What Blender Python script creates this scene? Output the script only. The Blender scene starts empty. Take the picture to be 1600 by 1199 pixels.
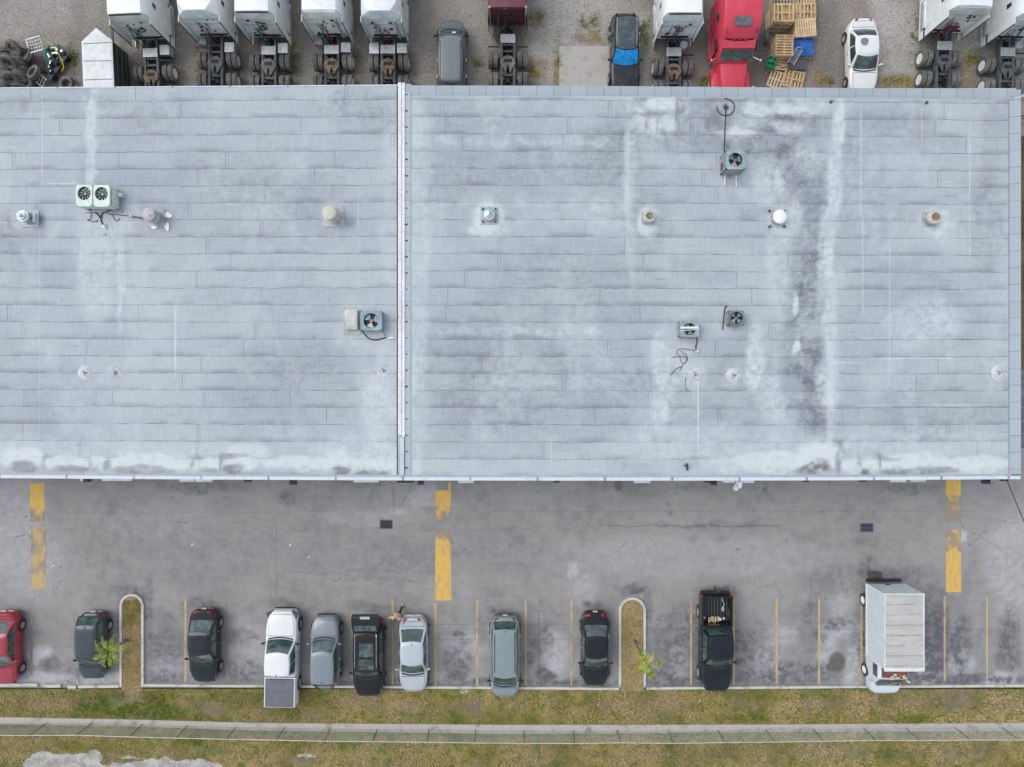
import bpy, math, random
import numpy as np
from mathutils import Vector, Matrix
random.seed(7); rng = np.random.default_rng(7)
R = math.radians
S = bpy.context.scene
COL = S.collection
# ------------------------------------------------------------------ camera, sky, sun, exposure
H = 44.44
cd = bpy.data.cameras.new('camera'); cd.lens = 24; cd.sensor_width = 36; cd.clip_end = 3000
cam = bpy.data.objects.new('camera', cd); COL.objects.link(cam)
cam.location = (0, 0, H); S.camera = cam
SUN_EL, SUN_AZ = 54, 292          # elevation; azimuth clockwise from +Y
W_ = bpy.data.worlds.new('World'); S.world = W_; W_.use_nodes = True
wn = W_.node_tree; bg = wn.nodes['Background']
sk = wn.nodes.new('ShaderNodeTexSky'); sk.sky_type = 'NISHITA'; sk.sun_disc = False
sk.sun_elevation = R(SUN_EL); sk.sun_rotation = R(SUN_AZ); sk.dust_density = 1.6; sk.air_density = 1.0
hs = wn.nodes.new('ShaderNodeHueSaturation'); hs.inputs['Saturation'].default_value = 0.34
wn.links.new(sk.outputs[0], hs.inputs['Color']); wn.links.new(hs.outputs[0], bg.inputs[0])
bg.inputs[1].default_value = 0.15
sl = bpy.data.lights.new('sun', 'SUN'); sl.energy = 0.6; sl.angle = R(40); sl.color = (1, .965, .92)
so = bpy.data.objects.new('sun', sl); COL.objects.link(so)
sd = Vector((math.sin(R(SUN_AZ)) * math.cos(R(SUN_EL)), math.cos(R(SUN_AZ)) * math.cos(R(SUN_EL)), math.sin(R(SUN_EL))))
so.rotation_euler = sd.to_track_quat('Z', 'Y').to_euler()
S.view_settings.view_transform = 'Standard'; S.view_settings.look = 'None'
S.view_settings.exposure = 0.62; S.view_settings.gamma = 1.0
S.render.resolution_x = 1024; S.render.resolution_y = 767

def P(px, py, z=0.0):
    "plan position of a point of height z"
    k = (H - z) / H / 24.0
    return ((px - 800) * k, (600 - py) * k)

# ------------------------------------------------------------------ node helper
class NT:
    def __init__(s, name):
        s.m = bpy.data.materials.new(name); s.m.use_nodes = True
        s.t = s.m.node_tree; s.b = s.t.nodes['Principled BSDF']
    def _set(s, inp, v):
        if isinstance(v, bpy.types.NodeSocket): s.t.links.new(v, inp)
        elif isinstance(v, (tuple, list)):
            inp.default_value = (tuple(v) + (1,)) if len(inp.default_value) == 4 and len(v) == 3 else tuple(v)
        else: inp.default_value = v
    def math(s, op, a, b=0.0, c=0.0, clamp=False):
        n = s.t.nodes.new('ShaderNodeMath'); n.operation = op; n.use_clamp = clamp
        s._set(n.inputs[0], a); s._set(n.inputs[1], b); s._set(n.inputs[2], c); return n.outputs[0]
    def mul(s, a, b): return s.math('MULTIPLY', a, b)
    def add(s, a, b): return s.math('ADD', a, b)
    def mix(s, f, a, b, blend='MIX'):
        n = s.t.nodes.new('ShaderNodeMix'); n.data_type = 'RGBA'; n.blend_type = blend
        s._set(n.inputs[0], f); s._set(n.inputs[6], a); s._set(n.inputs[7], b); return n.outputs[2]
    def rng(s, v, a, b, c=0.0, d=1.0, smooth=True):
        n = s.t.nodes.new('ShaderNodeMapRange'); n.interpolation_type = 'SMOOTHSTEP' if smooth else 'LINEAR'
        s._set(n.inputs[0], v); s._set(n.inputs[1], a); s._set(n.inputs[2], b); s._set(n.inputs[3], c); s._set(n.inputs[4], d)
        return n.outputs[0]
    def coord(s, kind='Object'):
        if not hasattr(s, 'tc'): s.tc = s.t.nodes.new('ShaderNodeTexCoord')
        return s.tc.outputs[kind]
    def pos(s):
        n = s.t.nodes.new('ShaderNodeNewGeometry'); return n.outputs['Position']
    def sep(s, v):
        n = s.t.nodes.new('ShaderNodeSeparateXYZ'); s._set(n.inputs[0], v); return n.outputs
    def comb(s, x, y, z=0.0):
        n = s.t.nodes.new('ShaderNodeCombineXYZ'); s._set(n.inputs[0], x); s._set(n.inputs[1], y); s._set(n.inputs[2], z); return n.outputs[0]
    def noise(s, vec, scale, detail=3, rough=.55, dist=0.0):
        n = s.t.nodes.new('ShaderNodeTexNoise'); s._set(n.inputs['Vector'], vec)
        n.inputs['Scale'].default_value = scale; n.inputs['Detail'].default_value = detail
        n.inputs['Roughness'].default_value = rough; n.inputs['Distortion'].default_value = dist; return n.outputs['Fac']
    def white(s, vec):
        n = s.t.nodes.new('ShaderNodeTexWhiteNoise'); n.noise_dimensions = '3D'; s._set(n.inputs[0], vec); return n.outputs['Value']
    def voro(s, vec, scale, feat='F1'):
        n = s.t.nodes.new('ShaderNodeTexVoronoi'); n.feature = feat; s._set(n.inputs['Vector'], vec)
        n.inputs['Scale'].default_value = scale; return n.outputs
    def scale(s, vec, x, y, z=1.0):
        n = s.t.nodes.new('ShaderNodeVectorMath'); n.operation = 'MULTIPLY'; s._set(n.inputs[0], vec); n.inputs[1].default_value = (x, y, z); return n.outputs[0]
    def attr(s, name):
        n = s.t.nodes.new('ShaderNodeAttribute'); n.attribute_name = name; return n.outputs['Fac']
    def band(s, v, lo, hi, soft=.02):
        return s.mul(s.rng(v, lo - soft, lo + soft), s.rng(v, hi - soft, hi + soft, 1, 0))
    def out(s, col=None, rough=None, metal=None, spec=None, coat=None, bump=None, bstr=.3, bdist=.01, crough=None):
        b = s.b
        if col is not None: s._set(b.inputs['Base Color'], col)
        if rough is not None: s._set(b.inputs['Roughness'], rough)
        if metal is not None: s._set(b.inputs['Metallic'], metal)
        if spec is not None: s._set(b.inputs['Specular IOR Level'], spec)
        if coat is not None: s._set(b.inputs['Coat Weight'], coat); b.inputs['Coat Roughness'].default_value = crough or .06
        if bump is not None:
            n = s.t.nodes.new('ShaderNodeBump'); n.inputs['Strength'].default_value = bstr; n.inputs['Distance'].default_value = bdist
            s.t.links.new(bump, n.inputs['Height']); s.t.links.new(n.outputs[0], b.inputs['Normal'])
        return s.m

_mc = {}
def simple(name, c, rough=.6, metal=0.0, var=.12, scale=6.0, spec=.4):
    if name in _mc: return _mc[name]
    n = NT(name); p = n.pos()
    f = n.noise(p, scale, 4, .6)
    f2 = n.noise(p, scale * .13, 2)
    c1 = tuple(max(0, v * (1 - var * 1.6)) for v in c); c2 = tuple(min(1, v * (1 + var)) for v in c)
    col = n.mix(n.rng(n.add(n.mul(f, .6), n.mul(f2, .4)), .35, .65), c1, c2)
    _mc[name] = n.out(col, n.rng(f, .3, .7, max(.02, rough - .08), min(1, rough + .1)), metal, spec); return _mc[name]
def paint(name, c, rough=.32, dirt=.12, metal=0.0, coat=.6, spec=.5):
    if name in _mc: return _mc[name]
    n = NT(name); p = n.pos()
    d = n.rng(n.noise(p, 2.2, 5, .65), .42, .75)
    d2 = n.rng(n.noise(p, 30, 2, .6), .62, .75)
    col = n.mix(n.mul(d, dirt), c, (.26, .25, .23)); col = n.mix(n.mul(d2, dirt * .9), col, (.3, .29, .27))
    _mc[name] = n.out(col, n.rng(d, 0, 1, rough, rough + .15), metal, spec, coat=coat, crough=.1); return _mc[name]
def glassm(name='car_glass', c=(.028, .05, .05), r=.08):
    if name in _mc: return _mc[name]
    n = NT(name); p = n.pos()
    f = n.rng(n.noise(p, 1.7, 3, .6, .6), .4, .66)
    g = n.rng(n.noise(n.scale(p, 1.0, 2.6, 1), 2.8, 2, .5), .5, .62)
    col = n.mix(n.mul(f, .6), c, (.12, .20, .19)); col = n.mix(n.mul(g, .35), col, (.012, .02, .02))  # pale and dark mottling paints sky reflections into the glass colour
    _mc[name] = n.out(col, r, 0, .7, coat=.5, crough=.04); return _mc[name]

M = {}
M['tyre'] = simple('tyre_rubber', (.055, .054, .052), .85, var=.25, scale=9)
M['tyre_old'] = simple('tyre_rubber_dusty', (.15, .148, .14), .9, var=.3, scale=7)
M['rim'] = simple('rim_alloy', (.5, .51, .52), .35, .6, scale=12)
M['rim_white'] = simple('rim_white_steel', (.78, .79, .78), .5, scale=10)
M['hub'] = simple('dark_steel_hub', (.12, .12, .12), .6, scale=12)
M['frame'] = simple('chassis_steel', (.085, .095, .105), .65, .2, .35, 5)
M['frame_dk'] = simple('chassis_greasy', (.022, .023, .025), .7, .1, .4, 8)
M['plate'] = simple('fifth_wheel_plate', (.16, .15, .13), .6, .3, .4, 6)
M['plate_r'] = simple('fifth_wheel_greasy_brown', (.17, .125, .08), .7, .2, .5, 7)
M['alu'] = simple('aluminium_tread_plate', (.5, .52, .53), .4, .55, .2, 9)
M['alu_d'] = simple('aluminium_dull', (.36, .38, .385), .5, .3, .2, 5)
M['black'] = simple('black_plastic', (.022, .022, .024), .55, scale=8)
M['dark'] = simple('dark_grey_plastic', (.06, .065, .07), .6, scale=8)
M['semi_white'] = paint('semi_white_paint', (.80, .83, .82), .4, .10)
M['semi_back'] = simple('sleeper_rear_panel', (.76, .85, .83), .55, 0, .12, 1.7)
M['semi_back2'] = simple('sleeper_rear_panel_blueish', (.72, .81, .82), .55, 0, .15, 1.1); M['semi_back3'] = simple('sleeper_rear_panel_grimy', (.74, .80, .76), .6, 0, .2, .9)
M['semi_white2'] = paint('semi_white_paint_dusty', (.74, .78, .79), .42, .2)
M['semi_maroon'] = paint('semi_maroon_paint', (.11, .018, .026), .38, .12)
M['semi_red'] = paint('semi_red_paint', (.60, .035, .075), .42, .14)
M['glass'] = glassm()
M['glass_dk'] = glassm('cab_window_glass', (.015, .022, .024), .08)
M['lamp_r'] = simple('red_lamp_lens', (.42, .015, .015), .2, scale=20)
M['lamp_w'] = simple('clear_lamp_lens', (.5, .52, .52), .15, .2, scale=20)
M['lamp_o'] = simple('amber_lamp_lens', (.55, .18, .02), .25, scale=20)
M['red_hose'] = simple('red_hose', (.4, .03, .04), .5)
M['blue_hose'] = simple('blue_hose', (.04, .12, .25), .5)
M['green_hose'] = simple('green_hose', (.03, .25, .16), .5)
M['chrome'] = simple('polished_metal', (.6, .61, .62), .2, .9)
M['plate_num'] = simple('number_plate_white', (.6, .6, .56), .5)

# ------------------------------------------------------------------ mesh builder
class MB:
    def __init__(s): s.v = []; s.f = []
    def add(s, vs, fs):
        b = len(s.v); s.v += [tuple(v) for v in vs]; s.f += [tuple(i + b for i in f) for f in fs]; return s
    def box(s, c, d, rz=0.0, rot=None, taper=None):
        x, y, z = d[0] / 2, d[1] / 2, d[2] / 2
        t = taper or (1, 1)
        vs = [Vector((sx * x * (t[0] if sz > 0 else 1), sy * y * (t[1] if sz > 0 else 1), sz * z)) for sz in (-1, 1) for sx, sy in ((-1, -1), (1, -1), (1, 1), (-1, 1))]
        m = rot if rot is not None else Matrix.Rotation(rz, 3, 'Z')
        vs = [m @ v + Vector(c) for v in vs]
        return s.add(vs, [(3, 2, 1, 0), (4, 5, 6, 7), (0, 1, 5, 4), (1, 2, 6, 5), (2, 3, 7, 6), (3, 0, 4, 7)])
    def cyl(s, p0, p1, r, seg=12, r2=None, caps=True):
        p0, p1 = Vector(p0), Vector(p1); r2 = r if r2 is None else r2
        q = (p1 - p0).to_track_quat('Z', 'Y'); vs = []
        for k in range(seg):
            a = 2 * math.pi * k / seg; d = q @ Vector((math.cos(a), math.sin(a), 0)); vs += [p0 + d * r, p1 + d * r2]
        fs = [(2 * k, 2 * ((k + 1) % seg), 2 * ((k + 1) % seg) + 1, 2 * k + 1) for k in range(seg)]
        if caps: fs += [tuple(2 * k for k in range(seg - 1, -1, -1)), tuple(2 * k + 1 for k in range(seg))]
        return s.add(vs, fs)
    def tube(s, pts, r, seg=6):
        for a, b in zip(pts[:-1], pts[1:]): s.cyl(a, b, r, seg)
        return s
    def rings(s, rings, cap0=True, cap1=True, closed=True):
        n = len(rings[0]); vs = [p for r in rings for p in r]; fs = []
        for i in range(len(rings) - 1):
            for k in range(n if closed else n - 1):
                k2 = (k + 1) % n; fs.append((i * n + k, i * n + k2, (i + 1) * n + k2, (i + 1) * n + k))
        if cap0: fs.append(tuple(range(n - 1, -1, -1)))
        if cap1: fs.append(tuple((len(rings) - 1) * n + k for k in range(n)))
        return s.add(vs, fs)
    def lathe(s, prof, c=(0, 0, 0), seg=20, axis='Z', caps=True):
        rs = []
        for r, h in prof:
            ring = []
            for k in range(seg):
                a = 2 * math.pi * k / seg; x, y = r * math.cos(a), r * math.sin(a)
                v = (x, y, h) if axis == 'Z' else ((h, x, y) if axis == 'X' else (x, h, y))
                ring.append((v[0] + c[0], v[1] + c[1], v[2] + c[2]))
            rs.append(ring)
        return s.rings(rs, caps, caps)
    def patch(s, fn, nu, nv, thick=None):
        vs = [fn(i / nu, j / nv) for j in range(nv + 1) for i in range(nu + 1)]
        fs = [(j * (nu + 1) + i, j * (nu + 1) + i + 1, (j + 1) * (nu + 1) + i + 1, (j + 1) * (nu + 1) + i) for j in range(nv) for i in range(nu)]
        return s.add(vs, fs)
    def mesh(s, name, mat, smooth=None):
        me = bpy.data.meshes.new(name); me.from_pydata(s.v, [], s.f); me.materials.append(mat)
        import bmesh
        bm = bmesh.new(); bm.from_mesh(me); bmesh.ops.recalc_face_normals(bm, faces=bm.faces); bm.to_mesh(me); bm.free()
        if smooth:
            me.polygons.foreach_set('use_smooth', [True] * len(me.polygons)); me.set_sharp_from_angle(angle=R(smooth))
        me.update(); return me
    def build(s, name, mat, parent=None, smooth=None, loc=None, bevel=None, rz=None):
        o = bpy.data.objects.new(name, s.mesh(name, mat, smooth)); COL.objects.link(o)
        if parent is not None: o.parent = parent
        if loc is not None: o.location = loc
        if rz is not None: o.rotation_euler[2] = rz
        if bevel:
            b = o.modifiers.new('bevel', 'BEVEL'); b.width = bevel; b.segments = 2; b.limit_method = 'ANGLE'
        return o
def inst(name, me, parent=None, loc=(0, 0, 0), rot=(0, 0, 0)):
    o = bpy.data.objects.new(name, me); COL.objects.link(o); o.parent = parent; o.location = loc; o.rotation_euler = rot; return o
def tag(o, label, cat, group=None):
    o['label'] = label; o['category'] = cat
    if group: o['group'] = group
    return o
def thing(name, label, cat, loc=(0, 0, 0), rz=0.0, group=None):
    o = bpy.data.objects.new(name, None); COL.objects.link(o); o.empty_display_size = .3
    o.location = (loc[0], loc[1], loc[2] if len(loc) > 2 else 0); o.rotation_euler = (0, 0, rz)
    return tag(o, label, cat, group)
def struct(o, kind='structure'): o['kind'] = kind; return o

# ------------------------------------------------------------------ numpy noise and masks
def fbm(x, y, scale, octv=4, seed=0):
    out = np.zeros_like(x); amp = 1.0; tot = 0
    for o in range(octv):
        g = np.random.default_rng(seed * 31 + o).random((256, 256))
        u = x / scale * 2 ** o + 37.3 * o; v = y / scale * 2 ** o + 11.7 * o
        i = np.floor(u).astype(int); j = np.floor(v).astype(int); fu = u - i; fv = v - j
        fu = fu * fu * (3 - 2 * fu); fv = fv * fv * (3 - 2 * fv)
        i0, i1, j0, j1 = i % 256, (i + 1) % 256, j % 256, (j + 1) % 256
        out += amp * ((g[i0, j0] * (1 - fu) + g[i1, j0] * fu) * (1 - fv) + (g[i0, j1] * (1 - fu) + g[i1, j1] * fu) * fv)
        tot += amp; amp *= .5
    return out / tot
def blobs(x, y, lst, wob=10, seed=1, soft=.55):
    dx = (fbm(x, y, 28, 4, seed) - .5) * 2 * wob; dy = (fbm(x, y, 28, 4, seed + 5) - .5) * 2 * wob
    X, Y = x + dx, y + dy; out = np.zeros_like(x)
    for cx, cy, rx, ry, st in lst:
        d = np.sqrt(((X - cx) / rx) ** 2 + ((Y - cy) / ry) ** 2)
        m = np.clip((1 + soft * .6 - d) / soft, 0, 1); m = m * m * (3 - 2 * m)
        out = np.maximum(out, m * st)
    return out
def sheet(name, fx, fy, z, xs, ys, mat, masks=None, kind='structure', zn=0.0, parent=None):
    "grid sheet; xs, ys in plan units; fx, fy give world coordinates; the UV map keeps the plan units / 100"
    gx, gy = np.meshgrid(xs, ys); wx = fx(gx, gy); wy = fy(gx, gy)
    nx, ny = len(xs), len(ys); n = nx * ny
    co = np.empty((n, 3), dtype=np.float32); co[:, 0] = wx.ravel(); co[:, 1] = wy.ravel(); co[:, 2] = z
    if zn: co[:, 2] += ((fbm(gx, gy, 30, 3, 9) - .5) * zn).ravel()
    i, j = np.meshgrid(np.arange(nx - 1), np.arange(ny - 1)); a = (j * nx + i).ravel()
    q = np.stack([a + nx, a + nx + 1, a + 1, a], 1).astype(np.int32)
    me = bpy.data.meshes.new(name); me.vertices.add(n); me.vertices.foreach_set('co', co.ravel())
    me.loops.add(q.size); me.loops.foreach_set('vertex_index', q.ravel())
    me.polygons.add(len(q)); me.polygons.foreach_set('loop_start', np.arange(len(q), dtype=np.int32) * 4)
    me.polygons.foreach_set('loop_total', np.full(len(q), 4, dtype=np.int32))
    uv = me.uv_layers.new(name='UVMap'); u = np.stack([gx.ravel() / 100, gy.ravel() / 100], 1).astype(np.float32)
    uv.data.foreach_set('uv', u[q.ravel()].ravel())
    for k, f in (masks or {}).items():
        at = me.attributes.new(k, 'FLOAT', 'POINT'); at.data.foreach_set('value', f(gx, gy).astype(np.float32).ravel())
    me.update(); me.validate(); me.materials.append(mat)
    me.polygons.foreach_set('use_smooth', [True] * len(me.polygons))
    o = bpy.data.objects.new(name, me); COL.objects.link(o)
    if parent is not None: o.parent = parent
    if kind: o['kind'] = kind
    return o
g0x = lambda x, y: (x - 800) / 24.0
g0y = lambda x, y: (600 - y) / 24.0
# ================================================================== GROUND
def soil_mat():
    n = NT('bare_soil'); p = n.pos()
    a = n.noise(p, .5, 5, .6); b = n.noise(p, 9, 3, .7)
    col = n.mix(n.rng(a, .35, .65), (.10, .085, .05), (.16, .14, .09)); col = n.mix(n.rng(b, .45, .7), col, (.055, .075, .022))
    return n.out(col, .95, 0, .1)
def asphalt_mat():
    n = NT('old_asphalt'); uv = n.coord('UV'); s = n.sep(uv); U, V = s[0], s[1]
    big = n.noise(uv, .9, 4, .65); mid = n.noise(uv, 6, 5, .65, .4); fine = n.noise(uv, 95, 3, .75); st = n.noise(n.scale(uv, 1, 7, 1), 3, 4, .6)
    col = n.mix(n.rng(big, .35, .65), (.185, .183, .182), (.285, .28, .270))
    col = n.mix(n.rng(mid, .3, .7, 0, .7), col, (.325, .318, .303))
    col = n.mix(n.rng(st, .5, .72, 0, .4), col, (.17, .175, .19))
    L, D, B = n.attr('light'), n.attr('dark'), n.attr('brown')
    br = n.noise(uv, 10, 5, .72)
    col = n.mix(n.math('MULTIPLY', n.mul(L, 1.5), n.rng(br, .3, .6, .3, 1), clamp=True), col, (.50, .505, .52))
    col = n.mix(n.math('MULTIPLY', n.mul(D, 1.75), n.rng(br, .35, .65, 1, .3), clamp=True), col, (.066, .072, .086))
    col = n.mix(n.mul(B, n.rng(br, .2, .6, .8, 1)), col, (.07, .055, .045))
    col = n.mix(n.rng(fine, .35, .7), col, n.mix(.5, col, (.36, .35, .35)))
    col = n.mix(n.rng(fine, .42, .28, 0, .45), col, (.09, .09, .1))
    wob = n.mul(n.add(n.noise(uv, 2.5, 4, .65), -.5), .16)
    wobf = n.mul(n.add(n.noise(uv, 14, 3, .7), -.5), .035)
    cr = 0.0
    def hl(x0, x1, y, w, st, wb=None):
        nonlocal cr
        yy = n.add(n.add(V, -y), n.add(n.mul(wob, wb if wb is not None else 1), wobf))
        ln = n.rng(n.math('ABSOLUTE', yy), w * .4, w * 1.3, st, 0)
        cr = n.math('MAXIMUM', cr, n.mul(ln, n.band(U, x0, x1, .15)))
    for a in ((7.6, 15.2, 8.0, .005, .35, .12), (-2, 4.5, 8.01, .006, .3, .1), (3.8, 9.3, 8.27, .006, .3, 1.8), (9.4, 12.2, 8.22, .008, .6, 1.2), (4.2, 9.0, 10.0, .006, .4, .3), (10.0, 17, 9.84, .006, .35, .2), (4.3, 7.2, 8.95, .006, .5, 2.4), (4.6, 6.6, 9.1, .006, .45, 3.0), (6.6, 9.0, 9.76, .007, .45, .4)): hl(*a)
    for x, y0, y1, w, st in ((4.32, 8.2, 9.5, .01, .35), (8.42, 9.55, 10.6, .01, .5), (.84, 8.8, 9.3, .006, .4), (12.66, 8.95, 9.95, .006, .4), (2.5, 9.4, 10.6, .006, .25)):
        xx = n.add(n.add(U, -x), n.add(n.mul(wob, .3), wobf))
        ln = n.rng(n.math('ABSOLUTE', xx), w * .4, w * 1.3, st, 0)
        cr = n.math('MAXIMUM', cr, n.mul(ln, n.band(V, y0, y1, .05)))
    vo = n.voro(n.add(uv, 0.0) if False else uv, 1.6, 'DISTANCE_TO_EDGE')[0]
    vc = n.mul(n.rng(n.add(vo, n.mul(wobf, 2.2)), 0, .012, .5, 0), n.rng(big, .52, .62))
    cr = n.math('MAXIMUM', cr, vc)
    col = n.mix(n.mul(cr, n.rng(br, .3, .55, .35, 1)), col, (.07, .075, .085))
    spk = n.rng(n.noise(uv, 60, 1, .5), .74, .80); col = n.mix(n.mul(spk, .6), col, (.06, .06, .065))
    spw = n.rng(n.noise(n.scale(uv, 1.1, .9, 1), 47, 1, .5), .78, .82); col = n.mix(n.mul(spw, .6), col, (.5, .5, .48))
    return n.out(col, n.rng(L, 0, 1, .88, .8), 0, .25, bump=fine, bstr=.25, bdist=.01)
def gravel_mat():
    n = NT('gravel_yard'); uv = n.coord('UV'); s = n.sep(uv)
    big = n.noise(uv, 1.2, 4, .6); mid = n.noise(uv, 9, 4, .7); fine = n.noise(uv, 110, 3, .8); v = n.voro(uv, 55)
    col = n.mix(n.rng(big, .35, .65), (.225, .205, .183), (.33, .298, .258))
    col = n.mix(n.rng(mid, .4, .75, 0, .6), col, (.25, .235, .21))
    L, D, G, B = n.attr('light'), n.attr('dark'), n.attr('green'), n.attr('brown')
    col = n.mix(n.math('MULTIPLY', n.mul(L, 1.3), n.rng(mid, .3, .6, .4, 1), clamp=True), col, (.47, .45, .42))
    col = n.mix(n.mul(D, .8), col, (.07, .07, .075))
    col = n.mix(n.rng(v[0], .0, .55, .55, 0), col, n.mix(.45, col, (.5, .49, .46)))
    g2 = n.noise(uv, 34, 3, .75); col = n.mix(n.rng(g2, .34, .5, .7, 0), col, (.09, .085, .08)); col = n.mix(n.rng(g2, .58, .7, 0, .7), col, (.46, .44, .41))
    vw = n.voro(uv, 18); col = n.mix(n.mul(n.rng(vw[0], .10, .16, 1, 0), n.rng(mid, .45, .6)), col, (.62, .61, .58))
    col = n.mix(n.rng(fine, .3, .52, .65, 0), col, (.05, .048, .045))
    col = n.mix(n.rng(fine, .58, .74, 0, .55), col, (.5, .49, .47))
    col = n.mix(n.mul(G, n.rng(mid, .35, .6, .3, 1)), col, (.10, .12, .035))
    col = n.mix(n.mul(B, n.rng(mid, .35, .6, .3, .9)), col, (.25, .15, .06))
    return n.out(col, .95, 0, .15, bump=n.add(v[0], fine), bstr=.6, bdist=.03)
def grass_mat():
    n = NT('dry_grass_ground'); p = n.pos()
    a = n.noise(p, .35, 5, .65); b = n.noise(p, 1.6, 5, .7); c = n.noise(p, 26, 3, .8); d = n.noise(n.scale(p, .7, 1.2, 1), .9, 4, .7)
    col = n.mix(n.rng(a, .36, .62), (.215, .19, .055), (.37, .285, .12))
    col = n.mix(n.rng(b, .44, .60), col, (.115, .155, .025))
    col = n.mix(n.rng(d, .52, .66, 0, .85), col, (.25, .19, .15))
    m1 = n.noise(p, 5, 4, .7); col = n.mix(n.mul(n.attr('brown'), n.rng(m1, .3, .55, .3, .95)), col, (.22, .175, .15)); col = n.mix(n.mul(n.attr('green'), n.rng(m1, .35, .6, .3, .95)), col, (.085, .145, .02))
    col = n.mix(n.rng(c, .32, .5, .9, 0), col, (.045, .045, .012))
    col = n.mix(n.rng(c, .54, .68, 0, .9), col, (.46, .37, .2))
    col = n.mix(n.rng(n.add(n.attr('pale'), n.mul(n.add(m1, -.5), .9)), .45, .62), col, n.mix(n.rng(b, .4, .62), (.50, .49, .47), (.33, .31, .28)))
    return n.out(col, .95, 0, .1, bump=c, bstr=.8, bdist=.05)
def conc_mat(name='old_concrete', c=(.44, .43, .40), dirt=(.16, .155, .14)):
    n = NT(name); p = n.pos()
    a = n.noise(p, 1.3, 5, .7); b = n.noise(p, 14, 4, .75)
    col = n.mix(n.rng(a, .5, .72, 0, .75), c, dirt); col = n.mix(n.rng(b, .52, .68, 0, .6), col, dirt); col = n.mix(n.rng(b, .4, .28, 0, .5), col, tuple(min(1, v * 1.3) for v in c))
    return n.out(col, .9, 0, .2, bump=b, bstr=.3)
M['grass_d'] = simple('tan_dead_grass', (.30, .225, .12), .95, 0, .3, 14); M['soil'] = soil_mat(); M['asphalt'] = asphalt_mat(); M['gravel'] = gravel_mat(); M['grass_g'] = grass_mat(); M['conc'] = conc_mat(); M['kerb'] = conc_mat('kerb_concrete', (.56, .55, .51), (.2, .19, .165))
struct(MB().patch(lambda u, v: (-400 + 800 * u, -400 + 800 * v, -.06), 4, 4).build('ground', M['soil']))

AL = [(895, 888, 7, 14, .5), (915, 920, 22, 25, .25), (1500, 842, 14, 8, .7), (1590, 880, 50, 70, .35), (1320, 950, 20, 40, .3), (20, 800, 50, 55, .3), (40, 870, 60, 60, .25), (1090, 870, 200, 30, .18), (1130, 1030, 16, 30, .5), (1060, 1035, 14, 30, .45), (868, 1020, 20, 35, .45), (730, 1010, 25, 20, .35), (60, 1020, 16, 10, .95), (55, 1032, 7, 8, .9), (1570, 1062, 24, 12, 1.0), (1325, 985, 28, 18, .5), (1335, 1040, 16, 40, .55), (1290, 1020, 14, 40, .45), (1450, 1055, 18, 16, .55), (1500, 1040, 18, 22, .5), (660, 780, 22, 18, .35), (625, 800, 12, 6, .4), (445, 1030, 0.1, 0.1, 0), (385, 1010, 25, 40, .3), (265, 1040, 22, 20, .35), (1200, 1040, 20, 24, .4), (940, 1040, 18, 22, .4), (570, 810, 60, 12, .2), (1220, 1000, 24, 16, .35), (170, 1060, 40, 8, .5), (60, 1060, 60, 8, .5), (250, 820, 80, 25, .12)]
AD = [(1110, 1030, 90, 60, .6), (1065, 990, 50, 40, .5), (1040, 1060, 60, 14, .8), (1200, 1060, 60, 12, .8), (1160, 1045, 25, 25, .4), (1250, 1052, 50, 20, .7), (1400, 1000, 60, 70, .75), (1460, 1010, 22, 55, .8), (1490, 1062, 110, 8, .8), (1500, 1010, 13, 45, .7), (1575, 1005, 18, 45, .75), (1500, 1050, 12, 18, .75), (1270, 975, 20, 40, .5), (1310, 975, 25, 10, .6), (715, 1040, 22, 26, .65), (720, 1000, 10, 12, .4), (852, 1055, 14, 10, .95), (845, 1000, 20, 25, .5), (830, 1030, 10, 12, .5), (716, 990, 9, 6, .9), (713, 1058, 18, 10, .7), (375, 1000, 24, 12, .45), (378, 1050, 30, 20, .55), (262, 1010, 26, 34, .45), (255, 970, 20, 14, .35), (260, 1060, 34, 10, .6), (80, 1038, 14, 12, .6), (120, 1052, 14, 10, .5), (205, 925, 28, 10, .6), (232, 970, 7, 70, .5), (187, 960, 6, 30, .4), (985, 920, 24, 8, .75), (1013, 960, 7, 40, .5), (700, 1068, 330, 5, .6), (900, 1066, 70, 5, .75), (310, 943, 24, 8, .5), (440, 946, 26, 6, .35), (575, 948, 28, 6, .35), (790, 955, 22, 8, .6), (655, 1000, 6, 40, .35), (320, 762, 60, 8, .4), (560, 755, 40, 6, .35), (400, 1055, 30, 12, .3), (210, 745, 60, 12, .25), (1000, 765, 30, 10, .3), (1090, 760, 40, 6, .3), (1420, 762, 30, 6, .5), (450, 782, 16, 9, .5), (620, 870, 90, 30, .22), (480, 850, 80, 35, .2), (330, 860, 120, 50, .2), (780, 860, 80, 34, .22), (925, 945, 16, 6, .6), (1120, 926, 26, 8, .5), (1355, 890, 14, 18, .55), (1310, 910, 50, 20, .3), (1400, 898, 50, 10, .4), (1460, 930, 20, 30, .3), (940, 1000, 24, 60, .3), (1470, 960, 10, 30, .4), (520, 880, 90, 12, .15), (1110, 822, 80, 4, .35)]  # stains and wear, plus painted shade round the kerb islands and behind parked vehicles
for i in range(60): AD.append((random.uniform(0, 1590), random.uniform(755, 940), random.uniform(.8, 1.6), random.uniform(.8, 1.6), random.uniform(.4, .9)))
AB = [(1308, 1034, 12, 15, 1.0), (1302, 1042, 12, 8, 1.0), (655, 752, 3, 3, .5), (966, 760, 7, 8, .8), (715, 1056, 16, 9, .45), (1195, 765, 3, 4, .6), (750, 990, 8, 22, .3), (855, 1058, 10, 7, .6), (1355, 845, 18, 8, .25), (670, 795, 8, 6, .3)]
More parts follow.
